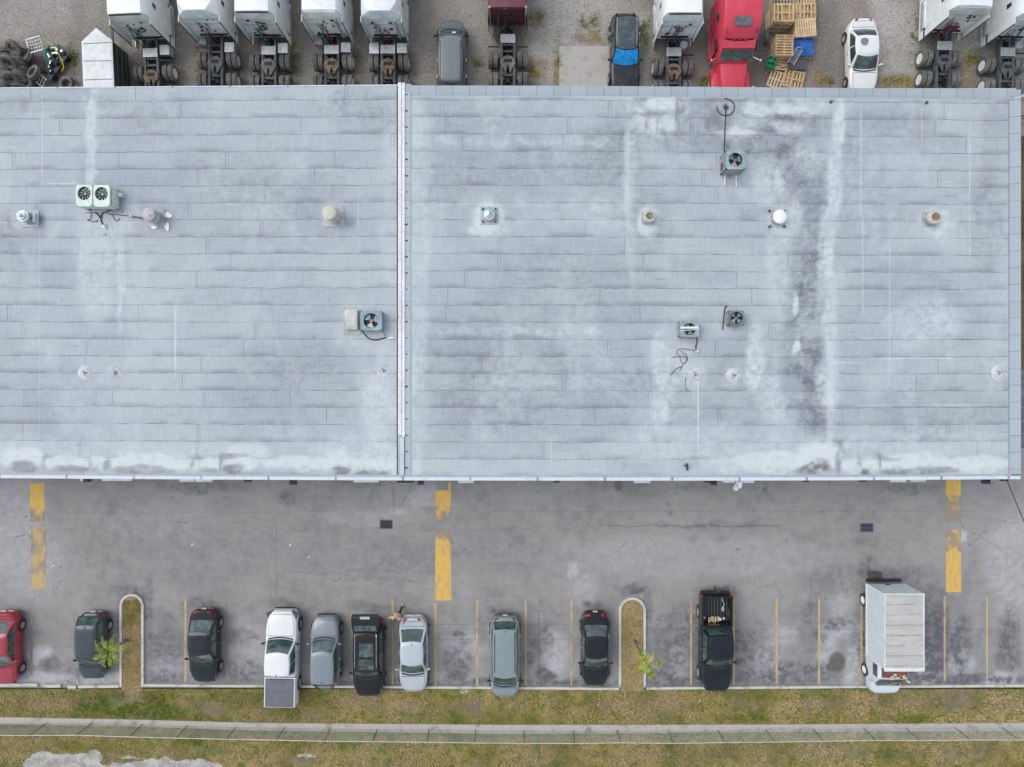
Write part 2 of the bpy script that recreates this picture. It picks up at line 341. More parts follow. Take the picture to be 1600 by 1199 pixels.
sheet('parking_lot', g0x, g0y, 0.0, np.arange(-700, 2301, 2.5 if False else 3.0), np.arange(700, 1076.1, 3.0), M['asphalt'],
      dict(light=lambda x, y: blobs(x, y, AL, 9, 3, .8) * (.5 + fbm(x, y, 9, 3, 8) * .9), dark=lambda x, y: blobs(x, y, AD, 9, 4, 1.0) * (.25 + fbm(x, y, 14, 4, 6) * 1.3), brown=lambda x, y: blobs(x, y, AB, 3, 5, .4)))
sheet('side_driveway', lambda x, y: (x - 800) / 24, lambda x, y: (600 - y) / 24, -.004, np.arange(1510, 2301, 20.0), np.arange(578, 704, 6.0), M['asphalt'],
      dict(light=lambda x, y: x * 0, dark=lambda x, y: x * 0 + .8, brown=lambda x, y: x * 0))
GL = [(915, 110, 38, 38, 1.0), (930, 85, 45, 10, .9), (1400, 60, 40, 60, .6), (1385, 20, 24, 60, .7), (1550, 60, 50, 80, .45), (890, 30, 80, 50, .6), (1000, 80, 20, 60, .4), (60, 20, 70, 28, .4), (850, 90, 22, 40, .6), (740, 60, 22, 60, .25), (1410, 110, 30, 28, .6), (20, 45, 40, 16, .35), (655, 60, 16, 60, .25)]
GD = [(35, 110, 50, 34, .7), (1190, 70, 12, 60, .5), (1285, 60, 20, 60, .25), (1185, 120, 20, 16, .5), (905, 60, 12, 7, .5), (660, 20, 16, 30, .2), (120, 20, 14, 20, .35), (240, 110, 40, 30, .4), (640, 110, 10, 20, .2), (380, 60, 0.1, 0.1, 0)]
GG = [(835, 30, 14, 14, .8), (745, 100, 9, 7, 1), (920, 35, 16, 12, .7), (780, 60, 8, 26, .6), (1008, 55, 8, 24, .9), (1100, 128, 10, 10, .8), (835, 118, 16, 18, .7), (873, 100, 6, 36, .7), (1295, 128, 8, 8, .7), (1520, 95, 10, 18, .9), (1405, 128, 30, 8, .6), (115, 95, 8, 20, .5), (460, 80, 12, 40, .5), (560, 70, 6, 30, .4), (1430, 60, 10, 40, .3)]
GB = [(925, 60, 13, 12, 1), (832, 28, 10, 8, .9), (840, 110, 18, 14, .8), (1282, 124, 10, 12, .9), (870, 110, 6, 26, .8), (1390, 130, 34, 8, .6), (1415, 128, 20, 6, .7), (820, 62, 12, 6, .7), (105, 90, 10, 20, .4), (1512, 105, 9, 20, .8), (1515, 128, 12, 8, .7), (760, 122, 10, 8, .5), (310, 90, 10, 30, .3)]
sheet('gravel_yard', g0x, g0y, 0.0, np.concatenate([np.arange(-700, -20, 12.0), np.arange(-20, 1620, 3.0), np.arange(1620, 2301, 12.0)]), np.concatenate([np.arange(-500, -20, 12.0), np.arange(-20, 215, 3.0)]), M['gravel'],
      dict(light=lambda x, y: blobs(x, y, GL, 9, 13, .8), dark=lambda x, y: blobs(x, y, GD, 9, 14, .9), green=lambda x, y: blobs(x, y, GG, 12, 15, .9) * np.clip(fbm(x, y, 10, 3, 4) * 2.4 - .5, 0, 1), brown=lambda x, y: blobs(x, y, GB, 12, 16, .9) * np.clip(fbm(x, y, 9, 3, 5) * 2.4 - .5, 0, 1)))
# concrete pad in the yard
pm = MB(); a = P(874, 73); b = P(958, 160); pm.box(((a[0] + b[0]) / 2, (a[1] + b[1]) / 2, .012), (b[0] - a[0], a[1] - b[1], .03)); struct(pm.build('concrete_pad', conc_mat('yard_concrete', (.44, .42, .395), (.30, .275, .25))))
# verge (grass ground) south of the kerb
VX = [0, 200, 400, 800, 1200, 1600]; VT = [1120, 1123.5, 1129, 1132, 1131.5, 1129]; VB = [1131, 1134, 1140.5, 1146, 1143, 1141]
vt = lambda x: float(np.interp(x, VX, VT)); vb = lambda x: float(np.interp(x, VX, VB))
KY = 1073
def poly_struct(name, pts, z, mat, h=None):
    m = MB(); n = len(pts); z0 = z - (h or .05)
    m.add([(x, y, z) for x, y in pts] + [(x, y, z0) for x, y in pts], [tuple(range(n))] + [(i, (i + 1) % n, n + (i + 1) % n, n + i) for i in range(n)])
    return struct(m.build(name, mat))
PALE = [(95, 1196, 55, 20, 1), (150, 1203, 60, 12, 1), (250, 1197, 60, 11, 1), (310, 1199, 35, 12, .9), (70, 1184, 22, 10, 1), (120, 1180, 24, 8, .4), (150, 1181, 12, 8, .8), (200, 1182, 18, 3, .7), (480, 1183, 16, 2.5, .7), (380, 1196, 25, 8, .3), (480, 1193, 18, 8, .35), (200, 1225, 180, 22, 1), (725, 1083, 9, 5, .5)]
VG = [(180, 1107, 50, 12, .9), (150, 1113, 80, 6, .8), (255, 1113, 45, 10, .8), (120, 1116, 40, 5, .6), (265, 1112, 30, 10, .7), (470, 1090, 30, 12, .4), (500, 1080, 40, 8, .5), (350, 1082, 60, 6, .5), (1125, 1082, 30, 8, .5), (1160, 1122, 40, 6, .8), (920, 1122, 20, 8, .6), (1270, 1085, 14, 8, .7), (1290, 1124, 60, 5, .8), (1420, 1122, 60, 7, .7), (1580, 1076, 40, 9, .5), (60, 1080, 60, 8, .3), (100, 1168, 120, 7, .5), (560, 1168, 160, 7, .5), (330, 1170, 80, 6, .5), (1260, 1190, 160, 10, .3), (820, 1150, 900, 5, .35), (640, 1126, 200, 4, .6)]
VBr = [(60, 1100, 40, 12, .6), (120, 1094, 24, 8, .6), (195, 1092, 30, 10, .6), (330, 1110, 22, 10, .8), (375, 1095, 24, 10, .5), (425, 1112, 18, 6, .7), (570, 1092, 20, 12, .8), (645, 1103, 20, 10, .8), (615, 1080, 20, 4, .7), (720, 1105, 30, 10, .6), (950, 1100, 26, 10, .7), (1015, 1100, 40, 10, .8), (1020, 1115, 40, 8, .6), (1170, 1100, 30, 8, .4), (1300, 1100, 40, 12, .8), (1380, 1095, 30, 12, .7), (1470, 1095, 60, 14, .7), (1560, 1100, 40, 14, .7), (1290, 1175, 60, 14, .6), (1100, 1180, 120, 14, .5), (1480, 1175, 100, 14, .5), (850, 1180, 60, 14, .4), (300, 1176, 60, 5, .5), (470, 1186, 40, 8, .7), (180, 1185, 30, 6, .6)]
sheet('verge', g0x, g0y, .05, np.concatenate([np.arange(-700, -20, 20.0), np.arange(-20, 1620, 3.0), np.arange(1620, 2301, 20.0)]), np.arange(KY + 4, 1300, 3.0), M['grass_g'],
      dict(pale=lambda x, y: blobs(x, y, PALE, 9, 91, .45), green=lambda x, y: blobs(x, y, VG, 8, 92, .9), brown=lambda x, y: blobs(x, y, VBr, 8, 93, .9)), zn=.03)
for (xa, xb, yt) in ((191, 223.5, 931), (969, 1006.5, 936)):
    r = (xb - xa) / 2; cx = (xa + xb) / 2; pts = [P(xa, KY + 8), P(xb, KY + 8)] + [P(cx + r * math.cos(t), yt + r - r * math.sin(t)) for t in np.linspace(0, math.pi, 14)]
    poly_struct('planting_island', pts, .056, M['grass_d'])
# kerbs: raised concrete 0.12 m
def kerb(pts, w=.17, h=.13, mat=None, name='kerb', jag=.0):
    m = MB(); L = []; Rr = []
    n = len(pts)
    for i, (x, y) in enumerate(pts):
        a = Vector(pts[max(0, i - 1)]); b = Vector(pts[min(n - 1, i + 1)]); d = (b - a).normalized(); nn = Vector((-d.y, d.x)) * w / 2
        j = random.uniform(-jag, jag)
        L.append((x + nn.x, y + nn.y + j)); Rr.append((x - nn.x, y - nn.y + j * .5))
    rs = [[(l[0], l[1], -.02), (l[0], l[1], h - .02), (l[0] * .9 + r[0] * .1, l[1] * .9 + r[1] * .1, h), (l[0] * .1 + r[0] * .9, l[1] * .1 + r[1] * .9, h), (r[0], r[1], h - .02), (r[0], r[1], -.02)] for l, r in zip(L, Rr)]
    m.rings(rs); return struct(m.build(name, mat or M['kerb']))
def hline(x0, x1, y0, y1, step=12):
    k = max(1, int(abs(x1 - x0) / step)); return [P(x0 + (x1 - x0) * i / k, y0 + (y1 - y0) * i / k) for i in range(k + 1)]
def island(xa, xb, yt, w):
    r = (xb - xa) / 2; cx = (xa + xb) / 2
    return [P(xa, KY), P(xa, 1020), P(xa, 980)] + [P(cx - r * math.cos(t), yt + r - r * math.sin(t)) for t in np.linspace(0, math.pi, 15)] + [P(xb, 980), P(xb, 1020), P(xb, KY)]
kerb(hline(-300, 60, KY - 2, KY - 3), .2, jag=.02); kerb(hline(68, 96, KY - 2, KY - 1), .21, .11, jag=.05, name='kerb'); kerb(hline(107, 120, KY, KY), .2, .1, jag=.05); kerb(hline(124, 187, KY, KY - 1), .19, jag=.015)
kerb(island(190, 224, 930, .2), .17); kerb(hline(226, 967, KY - 2.5, KY + 3), .16, jag=.006); kerb(island(968.5, 1007, 935.5, .2), .17); kerb(hline(1009.5, 1900, KY + 2.5, KY - 4), .16, jag=.006)
# broken kerb rubble
for k in range(9):
    x, y = P(random.uniform(94, 124), random.uniform(1060, 1078)); s = random.uniform(.07, .17)
    tag(MB().box((0, 0, s * .3), (s, s * .8, s * .5), random.random() * 3, taper=(.7, .8)).build('concrete_chunk', M['kerb'], loc=(x, y, 0), bevel=.01), 'loose chunk of broken kerb concrete by the crumbled kerb', 'rubble', 'broken kerb pieces')
# concrete mow strip under the fence
m = MB(); xs = np.linspace(-400, 2000, 121)
rs = []
for x in xs:
    a = P(x, vt(x)); b = P(x, vb(x)); rs.append([(a[0], a[1], -.02), (a[0], a[1], .13), (b[0], b[1], .13), (b[0], b[1], -.02)])
m.rings(rs); struct(m.build('concrete_strip', conc_mat('strip_concrete', (.47, .445, .395), (.14, .13, .11))))
# pale pavement behind the fence at lower left
pts = [P(x, y) for x, y in ((36, 1240), (40, 1185), (50, 1172), (75, 1174), (92, 1182), (110, 1178), (125, 1183), (135, 1190), (165, 1193), (195, 1186), (215, 1183), (240, 1188), (262, 1186), (290, 1180), (310, 1184), (330, 1193), (345, 1200), (350, 1240))]
0 and poly_struct('pale_pavement', pts, .062, conc_mat('wet_pale_pavement', (.50, .50, .50), (.26, .25, .24)))

# ------------------------------------------------------------------ painted markings
def ypaint(name, wear, c=(.68, .44, .10), c2=(.56, .37, .15)):
    n = NT(name); p = n.pos()
    a = n.noise(p, 1.1, 4, .6); b = n.noise(p, 16, 4, .75); d = n.noise(n.scale(p, 2.5, .6, 1), 2, 3, .6)
    col = n.mix(n.rng(d, .4, .65), c, c2)
    w = n.attr('wear')
    f = n.rng(n.add(n.add(n.mul(b, .5), n.mul(a, .35)), n.mul(w, .5)), .44 - wear, .56 - wear)
    col = n.mix(n.mul(f, .88), col, (.235, .225, .215))
    return n.out(col, .85, 0, .2)
M['ybar'] = ypaint('worn_yellow_paint', 0.0); M['yline'] = ypaint('faded_yellow_line', .0, (.52, .39, .19), (.44, .36, .22)); M['yfaint'] = ypaint('almost_gone_yellow_line', .12, (.42, .33, .19), (.36, .3, .2)); M['yold'] = ypaint('very_worn_yellow_bar', .0, (.52, .37, .16), (.42, .33, .2))
def bar(name, x0, x1, y0, y1, mat, wear=lambda t: 0, z=.005):
    ys = np.linspace(y0, y1, max(3, int((y1 - y0) / 2)))
    return sheet(name, g0x, g0y, z, np.linspace(x0, x1, 14 if x1 - x0 > 8 else 5), ys, mat, dict(wear=lambda x, y: np.vectorize(wear)((y - y0) / (y1 - y0)) + (fbm(x, y, 12, 3, 21) - .5) * .5 + np.clip(np.abs((x - x0) / (x1 - x0) - .5) * 2 - .72, 0, 1) * (fbm(x, y, 5, 3, 23) * 2.2 - .5)))
bar('painted_bar', 47, 69.5, 756, 816, M['ybar'], lambda t: -.22 + max(0, t - .4) * .9)
bar('painted_bar', 49, 71.5, 825, 921, M['yold'], lambda t: .10 if t < .75 else -.15)
bar('painted_bar', 680, 704.5, 767, 815, M['ybar'], lambda t: -.22 + max(0, t - .3) * .8)
bar('painted_line', 700.5, 704.5, 754, 766.8, M['ybar'], lambda t: -.1)
bar('painted_bar', 680, 705, 828, 939, M['ybar'], lambda t: .22 - t * .9 if t < .45 else -.25)
bar('painted_bar', 1478, 1501, 750, 816, M['ybar'], lambda t: -.3 if t < .36 else .0 + t * .25)
bar('painted_bar', 1478, 1501.5, 829, 926, M['ybar'], lambda t: .14 if t < .35 else -.3)
for x, y0, y1, k in ((289.8, 935, 1066, 0), (354.3, 935, 1068, 1), (482, 950, 990, 1), (546, 940, 1066, 1), (613.5, 937, 1070, 0), (680.3, 943, 1071, 0), (745.6, 937.5, 1071.5, 0), (821.4, 938, 1071.5, 0), (892.8, 937, 1071.5, 0), (1079.7, 935, 1071, 0), (1146.8, 936, 1071, 0), (1213.4, 936, 1070, 0), (1279.8, 936, 1069, 0), (1345.8, 935, 1068, 0), (1475.9, 932, 1064, 0), (1542, 932, 1062, 0), (49.4, 945, 1055, 1), (116, 960, 1052, 1), (1610, 932, 1062, 0)):
    bar('parking_line', x - 1.7, x + 1.7, y0, y1, M['yfaint'] if k else M['yline'], lambda t: -.01)

# ------------------------------------------------------------------ grass and weeds (uncountable)
def blades(name, pts, hts, cols, z0=.05, width=.018, seed=3):
    r = np.random.default_rng(seed); n = len(pts); k = 3
    px = np.repeat(pts[:, 0], k) + r.normal(0, .035, n * k); py = np.repeat(pts[:, 1], k) + r.normal(0, .035, n * k); h = np.repeat(hts, k) * r.uniform(.5, 1.2, n * k)
    a = r.uniform(0, 6.283, n * k); lean = r.uniform(.3, 1.3, n * k) * h; w = width * r.uniform(.6, 1.4, n * k)
    co = np.empty((n * k, 3, 3), dtype=np.float32)
    co[:, 0, 0] = px - np.sin(a) * w; co[:, 0, 1] = py + np.cos(a) * w; co[:, 0, 2] = z0
    co[:, 1, 0] = px + np.sin(a) * w; co[:, 1, 1] = py - np.cos(a) * w; co[:, 1, 2] = z0
    co[:, 2, 0] = px + np.cos(a) * lean; co[:, 2, 1] = py + np.sin(a) * lean; co[:, 2, 2] = z0 + h
    N = n * k; me = bpy.data.meshes.new(name); me.vertices.add(N * 3); me.vertices.foreach_set('co', co.ravel())
    me.loops.add(N * 3); me.loops.foreach_set('vertex_index', np.arange(N * 3, dtype=np.int32)); me.polygons.add(N)
    me.polygons.foreach_set('loop_start', np.arange(N, dtype=np.int32) * 3); me.polygons.foreach_set('loop_total', np.full(N, 3, dtype=np.int32))
    at = me.attributes.new('tint', 'FLOAT', 'POINT'); at.data.foreach_set('value', np.repeat(np.clip(np.repeat(cols, k) + r.normal(0, .22, N), 0, 1), 3).astype(np.float32)); me.update()
    me.materials.append(M['blade']); o = bpy.data.objects.new(name, me); COL.objects.link(o); return o
nb = NT('grass_blades'); t = nb.attr('tint')
cb = nb.mix(nb.rng(t, 0, .5, smooth=False), (.13, .175, .025), (.40, .325, .095)); cb = nb.mix(nb.rng(t, .5, 1, smooth=False), cb, (.58, .45, .24)); M['blade'] = nb.out(cb, .8, 0, .2)
def field(n, x0, x1, y0, y1, dens_seed, zz=.05, cut=.36, bias=0):
    X = rng.uniform(x0, x1, n); Y = rng.uniform(y0, y1, n); d = fbm(X, Y, 30, 4, dens_seed); kp = d > cut
    X, Y, d = X[kp], Y[kp], d[kp]; c = fbm(X, Y, 42, 4, dens_seed + 2) * 2.6 - .72 + bias
    return np.stack([(X - 800) / 24, (600 - Y) / 24], 1), c, X, Y
p, c, X, Y = field(64000, -60, 1660, KY + 6, 1215, 40)
vtx = np.interp(X, VX, VT); vbx = np.interp(X, VX, VB)
ok = ~((Y > vtx + .5) & (Y < vbx - 1)); ok &= blobs(X, Y, PALE, 9, 91, .45) < .35
grn = blobs(X, Y, [(180, 1108, 60, 22, .5), (250, 1112, 40, 14, .5), (120, 1118, 60, 8, .3), (460, 1115, 20, 14, .3), (1390, 1122, 60, 8, .4), (1180, 1122, 60, 6, .3)], 8, 51)
tuft = np.where(ok, 1, 0).astype(bool)
struct(blades('grass', p[tuft], np.full(tuft.sum(), .085), (c - grn + .12)[tuft], .045), 'stuff')
pp = []; cc = []
for xa, xb, y0 in ((193, 222, 934), (971, 1004, 939)):
    n = 2600; X = rng.uniform(xa, xb, n); Y = rng.uniform(y0 + 4, KY + 6, n); tt = (Y - y0) / 140
    pp.append(np.stack([(X - 800) / 24, (600 - Y) / 24], 1)); cc.append(np.clip(fbm(X, Y, 25, 3, 70) * 1.2 + np.where(tt < .3, -.3 if xa < 500 else .05, .32), 0, 1))
struct(blades('grass', np.concatenate(pp), np.full(5200, .07), np.concatenate(cc), .052, seed=8), 'stuff')
pp = []; cc = []
for lst, base in ((GG, .1), (GB, .75)):
    for cx, cy, rx, ry, st in lst:
        n = int(rx * ry * .9); X = rng.normal(cx, rx * .55, n); Y = rng.normal(cy, ry * .55, n); Y = np.clip(Y, -30, 150); d = fbm(X, Y, 9, 3, 33) > .5
        pp.append(np.stack([(X - 800) / 24, (600 - Y) / 24], 1)[d]); cc.append(np.full(d.sum(), base))
pp = np.concatenate(pp); cc = np.concatenate(cc); struct(blades('weeds', pp, np.full(len(pp), .09), cc, 0.0, .02, 9), 'stuff')
# ================================================================== WAREHOUSE
RZ = 5.5; KR = (H - RZ) / H / 24.0
NX = [0, 300, 622, 640, 900, 1200, 1592]; NYp = [138, 136, 133.5, 134, 134.5, 137, 140.5]
SX = [0, 300, 600, 1000, 1300, 1592]; SYp = [747.5, 749.5, 751, 751.5, 751, 749]
def ywarp(x, y):      # ideal plan row -> measured row (the building edges are not perfectly straight)
    n = np.interp(x, NX, NYp); s = np.interp(x, SX, SYp); t = (y - 136.0) / (750.0 - 136.0); return n + (s - n) * t
rx = lambda x, y: (x - 800) * KR
ry = lambda x, y: (600 - ywarp(x, y)) * KR
def RP(px, py, dz=0.0):   # point seen at (px,py) and standing dz above the roof
    k = (H - RZ - dz) / H / 24.0; return ((px - 800) * k, (600 - py) * k, RZ + dz)

def roof_mat(name, shift):
    n = NT(name); uv = n.coord('UV'); s = n.sep(uv); U, V = s[0], s[1]
    w1 = n.mul(n.add(n.noise(uv, 1.6, 3, .6), -.5), .035); w2 = n.mul(n.add(n.noise(uv, 11, 3, .7), -.5), .022)
    Vw = n.add(V, n.add(w1, w2)); row = n.math('DIVIDE', n.add(Vw, -1.584), .266); ri = n.math('FLOOR', row); fr = n.math('FRACT', row)
    wr = n.white(n.comb(ri, 3.3 + shift)); wr2 = n.white(n.comb(ri, 9.1 + shift))
    Lp = n.add(1.35, n.mul(wr2, 1.3)); Uw = n.add(U, w2)
    pc = n.math('DIVIDE', n.add(Uw, n.mul(wr, 7.0)), Lp); pi_ = n.math('FLOOR', pc); pf = n.mul(n.math('FRACT', pc), Lp)
    pr = n.white(n.comb(pi_, ri, shift)); pr2 = n.white(n.comb(pi_, n.add(ri, 40.5), shift))
    big = n.noise(uv, .55, 4, .6); mid = n.noise(uv, 2.3, 5, .62, .5); fine = n.noise(uv, 60, 4, .75); brush = n.noise(n.scale(uv, 14, 2.5, 1), 2.2, 4, .7); brushh = n.noise(n.scale(uv, 1.2, 16, 1), 2.2, 4, .7)
    col = n.mix(n.rng(big, .4, .6), (.315, .355, .415), (.365, .415, .44))
    col = n.mix(n.rng(mid, .35, .68, 0, .6), col, (.40, .45, .47))
    col = n.mix(n.mul(pr, .24), col, (.25, .265, .345)); col = n.mix(n.mul(pr2, .26), col, (.42, .475, .44))
    col = n.mix(n.rng(brush, .5, .72, 0, .42), col, (.53, .575, .60)); col = n.mix(n.rng(brush, .48, .3, 0, .3), col, (.25, .285, .34)); col = n.mix(n.rng(brushh, .52, .74, 0, .34), col, (.235, .265, .32))
    L, D, B = n.attr('light'), n.attr('dark'), n.attr('brown')
    br = n.noise(uv, 9, 5, .7)
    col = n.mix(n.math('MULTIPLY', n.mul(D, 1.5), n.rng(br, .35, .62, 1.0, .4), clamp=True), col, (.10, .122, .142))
    # seams between the laps
    sw = n.noise(n.comb(U, ri), 3.2, 3, .6); seam = n.mul(n.rng(n.math('ABSOLUTE', n.add(fr, -.5)), .468, .490), n.rng(sw, .38, .58, .22, .95))
    dirt = n.mul(n.mul(n.rng(fr, 1.0, .6, .5, 0), n.rng(n.noise(n.comb(U, ri, 4.0), 1.3, 3, .6), .42, .64)), 1.0)
    half = n.mul(n.rng(n.math('ABSOLUTE', n.add(fr, n.add(-.5, n.mul(n.add(wr2, -.5), .12)))), .035, .008), n.rng(n.noise(n.comb(U, ri, 8.0), 2.0, 3, .6), .5, .64, 0, .38))
    jn = n.mul(n.rng(pf, .018, .008), n.rng(pr2, .2, .5, .05, .6)); jn = n.math('MAXIMUM', jn, n.mul(n.rng(n.math('ABSOLUTE', n.add(pf, -.05)), .004, .016, .25, 0), n.rng(pr, .4, .6)))
    sm = n.math('MAXIMUM', n.math('MAXIMUM', n.math('MAXIMUM', seam, half), dirt), jn)
    col = n.mix(n.math('MINIMUM', n.mul(sm, n.add(1.0, n.mul(D, .4))), 1.0), col, (.09, .105, .135))
    col = n.mix(n.mul(n.mul(L, .9), n.rng(br, .3, .62, .3, 1)), col, (.56, .615, .625))
    col = n.mix(n.mul(n.attr('pl'), n.rng(br, .25, .6, .5, 1)), col, (.565, .615, .63)); col = n.mix(n.mul(n.attr('pd'), .9), col, (.13, .15, .165))
    col = n.mix(n.mul(B, n.rng(br, .3, .6, .6, 1)), col, (.10, .085, .085))
    # straight pale brush lines
    for x, y0, y1, w, st in ((.66, 1.45, 2.87, .008, .4), (.62, 3.1, 6.9, .008, .25), (13.45, 1.56, 3.4, .010, .4), (13.48, 3.3, 4.9, .012, .35), (10.91, 5.85, 7.1, .012, .6), (8.61, 6.8, 7.4, .008, .5), (15.15, 2.0, 4.0, .014, .35), (14.4, 1.6, 2.3, .01, .3), (2.74, 4.8, 5.8, .014, .5), (12.97, 5.3, 7.0, .06, .3), (13.9, 3.8, 6.0, .012, .3), (9.8, 2.0, 3.4, .05, .3), (5.6, 3.0, 4.4, .01, .25)):
        xx = n.math('ABSOLUTE', n.add(n.add(U, -x), n.add(n.mul(w1, .8), w2))); ln = n.mul(n.rng(xx, w * .3, w * 1.4, st, 0), n.band(V, y0, y1, .15))
        col = n.mix(n.mul(ln, n.rng(mid, .3, .5, .5, 1)), col, (.66, .70, .74))
    for x0, x1, y, w, st in ((.66, 1.2, 2.87, .008, .6), (13.0, 13.45, 5.66, .008, .6), (13.6, 14.9, 5.6, .006, .6), (13.4, 15.6, 6.33, .008, .5), (13.4, 15.3, 5.27, .006, .5), (6.5, 15, 1.52, .012, .4)):
        yy = n.math('ABSOLUTE', n.add(n.add(V, -y), w2)); ln = n.mul(n.rng(yy, w * .3, w * 1.4, st, 0), n.band(U, x0, x1, .08)); col = n.mix(n.mul(ln, n.rng(mid, .3, .5, .5, 1)), col, (.64, .68, .7))
    spk = n.rng(n.noise(uv, 33, 1, .5), .765, .80); col = n.mix(n.mul(spk, .5), col, (.12, .13, .15))
    col = n.mix(n.rng(fine, .3, .7, .0, .22), col, (.62, .65, .69)); col = n.mix(n.rng(fine, .45, .3, 0, .22), col, (.2, .22, .26))
    return n.out(col, n.rng(br, .3, .7, .55, .75), 0, .3, bump=n.add(n.mul(sm, -.6), n.mul(fine, .4)), bstr=.25, bdist=.015)
LL = [(144, 230, 7, 95, .75), (150, 410, 26, 90, .55), (190, 420, 6, 90, .7), (130, 640, 40, 60, .3), (165, 345, 45, 26, .5), (205, 335, 18, 14, .4), (35, 719, 36, 14, 1), (30, 705, 40, 10, .5), (105, 729, 30, 10, .8), (155, 722, 13, 10, .8), (230, 724, 66, 14, 1), (335, 727, 20, 9, .7), (385, 711, 36, 16, .7), (560, 722, 60, 14, 1), (535, 716, 14, 14, .9), (455, 726, 40, 10, .7), (615, 735, 14, 12, .6), (590, 640, 26, 60, .55), (605, 520, 22, 60, .35), (560, 700, 70, 20, .5), (609, 400, 12, 240, .3), (652, 430, 16, 310, .5), (660, 240, 14, 60, .35), (763, 345, 22, 28, .9), (765, 360, 34, 12, .5), (1014, 345, 18, 24, .85), (1219, 350, 16, 20, .6), (1458, 352, 26, 26, .6), (1190, 285, 40, 35, .75), (1230, 330, 16, 50, .5), (1215, 400, 18, 90, .5), (1310, 200, 8, 50, .9), (1303, 290, 13, 60, .9), (1291, 380, 12, 60, .85), (1296, 520, 11, 80, .7), (1292, 600, 18, 40, .7), (1280, 440, 8, 40, .5), (1183, 560, 13, 50, .85), (1200, 605, 22, 20, .5), (1210, 640, 20, 20, .4), (1032, 560, 15, 50, .85), (1045, 590, 22, 30, .5), (1032, 640, 12, 50, .55), (1060, 545, 20, 40, .6), (1085, 585, 20, 22, .5), (1147, 588, 14, 14, .4), (1150, 725, 40, 14, .6), (1210, 722, 54, 16, 1), (1278, 714, 30, 24, 1), (1330, 728, 12, 12, .9), (1430, 723, 62, 14, 1), (1530, 727, 42, 12, .9), (1362, 728, 14, 11, .7), (1100, 690, 130, 25, .35), (990, 700, 60, 20, .3), (1440, 500, 60, 30, .5), (1430, 530, 30, 20, .4), (1450, 690, 130, 20, .35), (1040, 163, 26, 12, .75), (1000, 188, 9, 20, .5), (1022, 200, 14, 12, .6), (1045, 198, 10, 16, .6), (985, 300, 9, 150, .4), (1185, 172, 22, 14, .7), (1220, 165, 18, 12, .7), (1265, 165, 30, 14, .7), (1150, 205, 26, 10, .6), (1235, 195, 26, 8, .5), (1260, 250, 22, 22, .55), (1160, 190, 30, 10, .35), (1215, 290, 14, 20, .7), (580, 505, 45, 40, .4), (550, 530, 26, 14, .4), (1076, 515, 28, 26, .5), (1135, 510, 25, 20, .35), (1560, 583, 11, 10, .8), (600, 580, 15, 14, .45), (180, 583, 12, 12, .3), (133, 585, 12, 12, .35), (1240, 475, 4, 18, .6), (1243, 540, 5, 12, .8), (1135, 270, 16, 30, .4), (80, 700, 120, 14, .35), (300, 705, 120, 12, .3)]
for k in range(7): LL += [(700 + 39 * k, 224, 15, 7, .38), (693 + 39 * k, 322, 15, 7, .25), (690 + 39 * k, 517, 15, 7, .42), (705 + 39 * k, 598, 14, 6, .2), (820 + 39 * k, 345, 15, 7, .25)]
LD = [(1110, 200, 60, 30, .45), (1170, 225, 70, 18, .6), (1225, 190, 60, 40, .45), (1235, 270, 30, 50, .55), (1275, 300, 18, 60, .4), (1262, 420, 30, 120, .35), (1240, 440, 24, 60, .3), (1255, 520, 34, 100, .3), (1010, 200, 60, 40, .35), (1060, 230, 60, 14, .35), (970, 260, 40, 30, .25), (35, 733, 18, 6, .75), (110, 736, 25, 5, .7), (220, 735, 35, 6, .55), (365, 733, 18, 6, .8), (350, 722, 4, 14, .6), (533, 737, 12, 7, .95), (575, 738, 22, 4, .7), (400, 715, 0.1, 0.1, 0), (160, 735, 14, 6, .6), (70, 722, 4, 10, .5), (310, 722, 4, 12, .4), (1215, 205, 50, 30, .55), (1225, 240, 40, 22, .85), (1240, 255, 26, 20, .8), (1200, 230, 30, 20, .5), (1160, 165, 60, 12, .35), (1110, 165, 40, 14, .45), (1060, 172, 4, 26, .7), (1050, 208, 16, 4, .55), (1010, 178, 30, 5, .5), (1035, 150, 22, 4, .55), (1000, 165, 12, 20, .35), (960, 235, 60, 10, .35), (1110, 225, 50, 8, .3), (1262, 330, 24, 60, .4), (1268, 400, 20, 60, .6), (1262, 460, 20, 60, .7), (1250, 500, 22, 30, .6), (1262, 545, 22, 24, .85), (1255, 570, 28, 26, .75), (1268, 600, 20, 24, .75), (1272, 650, 24, 24, .7), (1250, 632, 26, 8, .6), (1180, 330, 26, 10, .2), (1352, 737, 8, 6, 1), (1440, 737, 50, 5, .75), (1400, 735, 24, 5, .6), (1310, 708, 6, 18, .8), (1375, 712, 12, 4, .7), (1385, 724, 3, 12, .7), (1240, 735, 20, 6, .5), (110, 160, 120, 14, .2), (560, 170, 60, 25, .35), (590, 190, 30, 20, .35), (1540, 350, 20, 80, .25), (1560, 180, 20, 40, .25), (1390, 200, 60, 30, .2), (1340, 220, 20, 40, .25), (20, 360, 40, 30, .3), (60, 345, 10, 20, .45), (545, 350, 8, 8, .6), (230, 200, 60, 30, .15), (450, 600, 90, 60, .2), (830, 600, 180, 80, .25), (760, 260, 120, 90, .15), (900, 450, 120, 60, .2), (330, 300, 150, 70, .18), (1440, 640, 100, 40, .22), (1150, 600, 50, 60, .2), (980, 220, 60, 20, .3), (1010, 350, 30, 40, .25)]  # dark stains, with shade painted in at the lower right of the drum vent
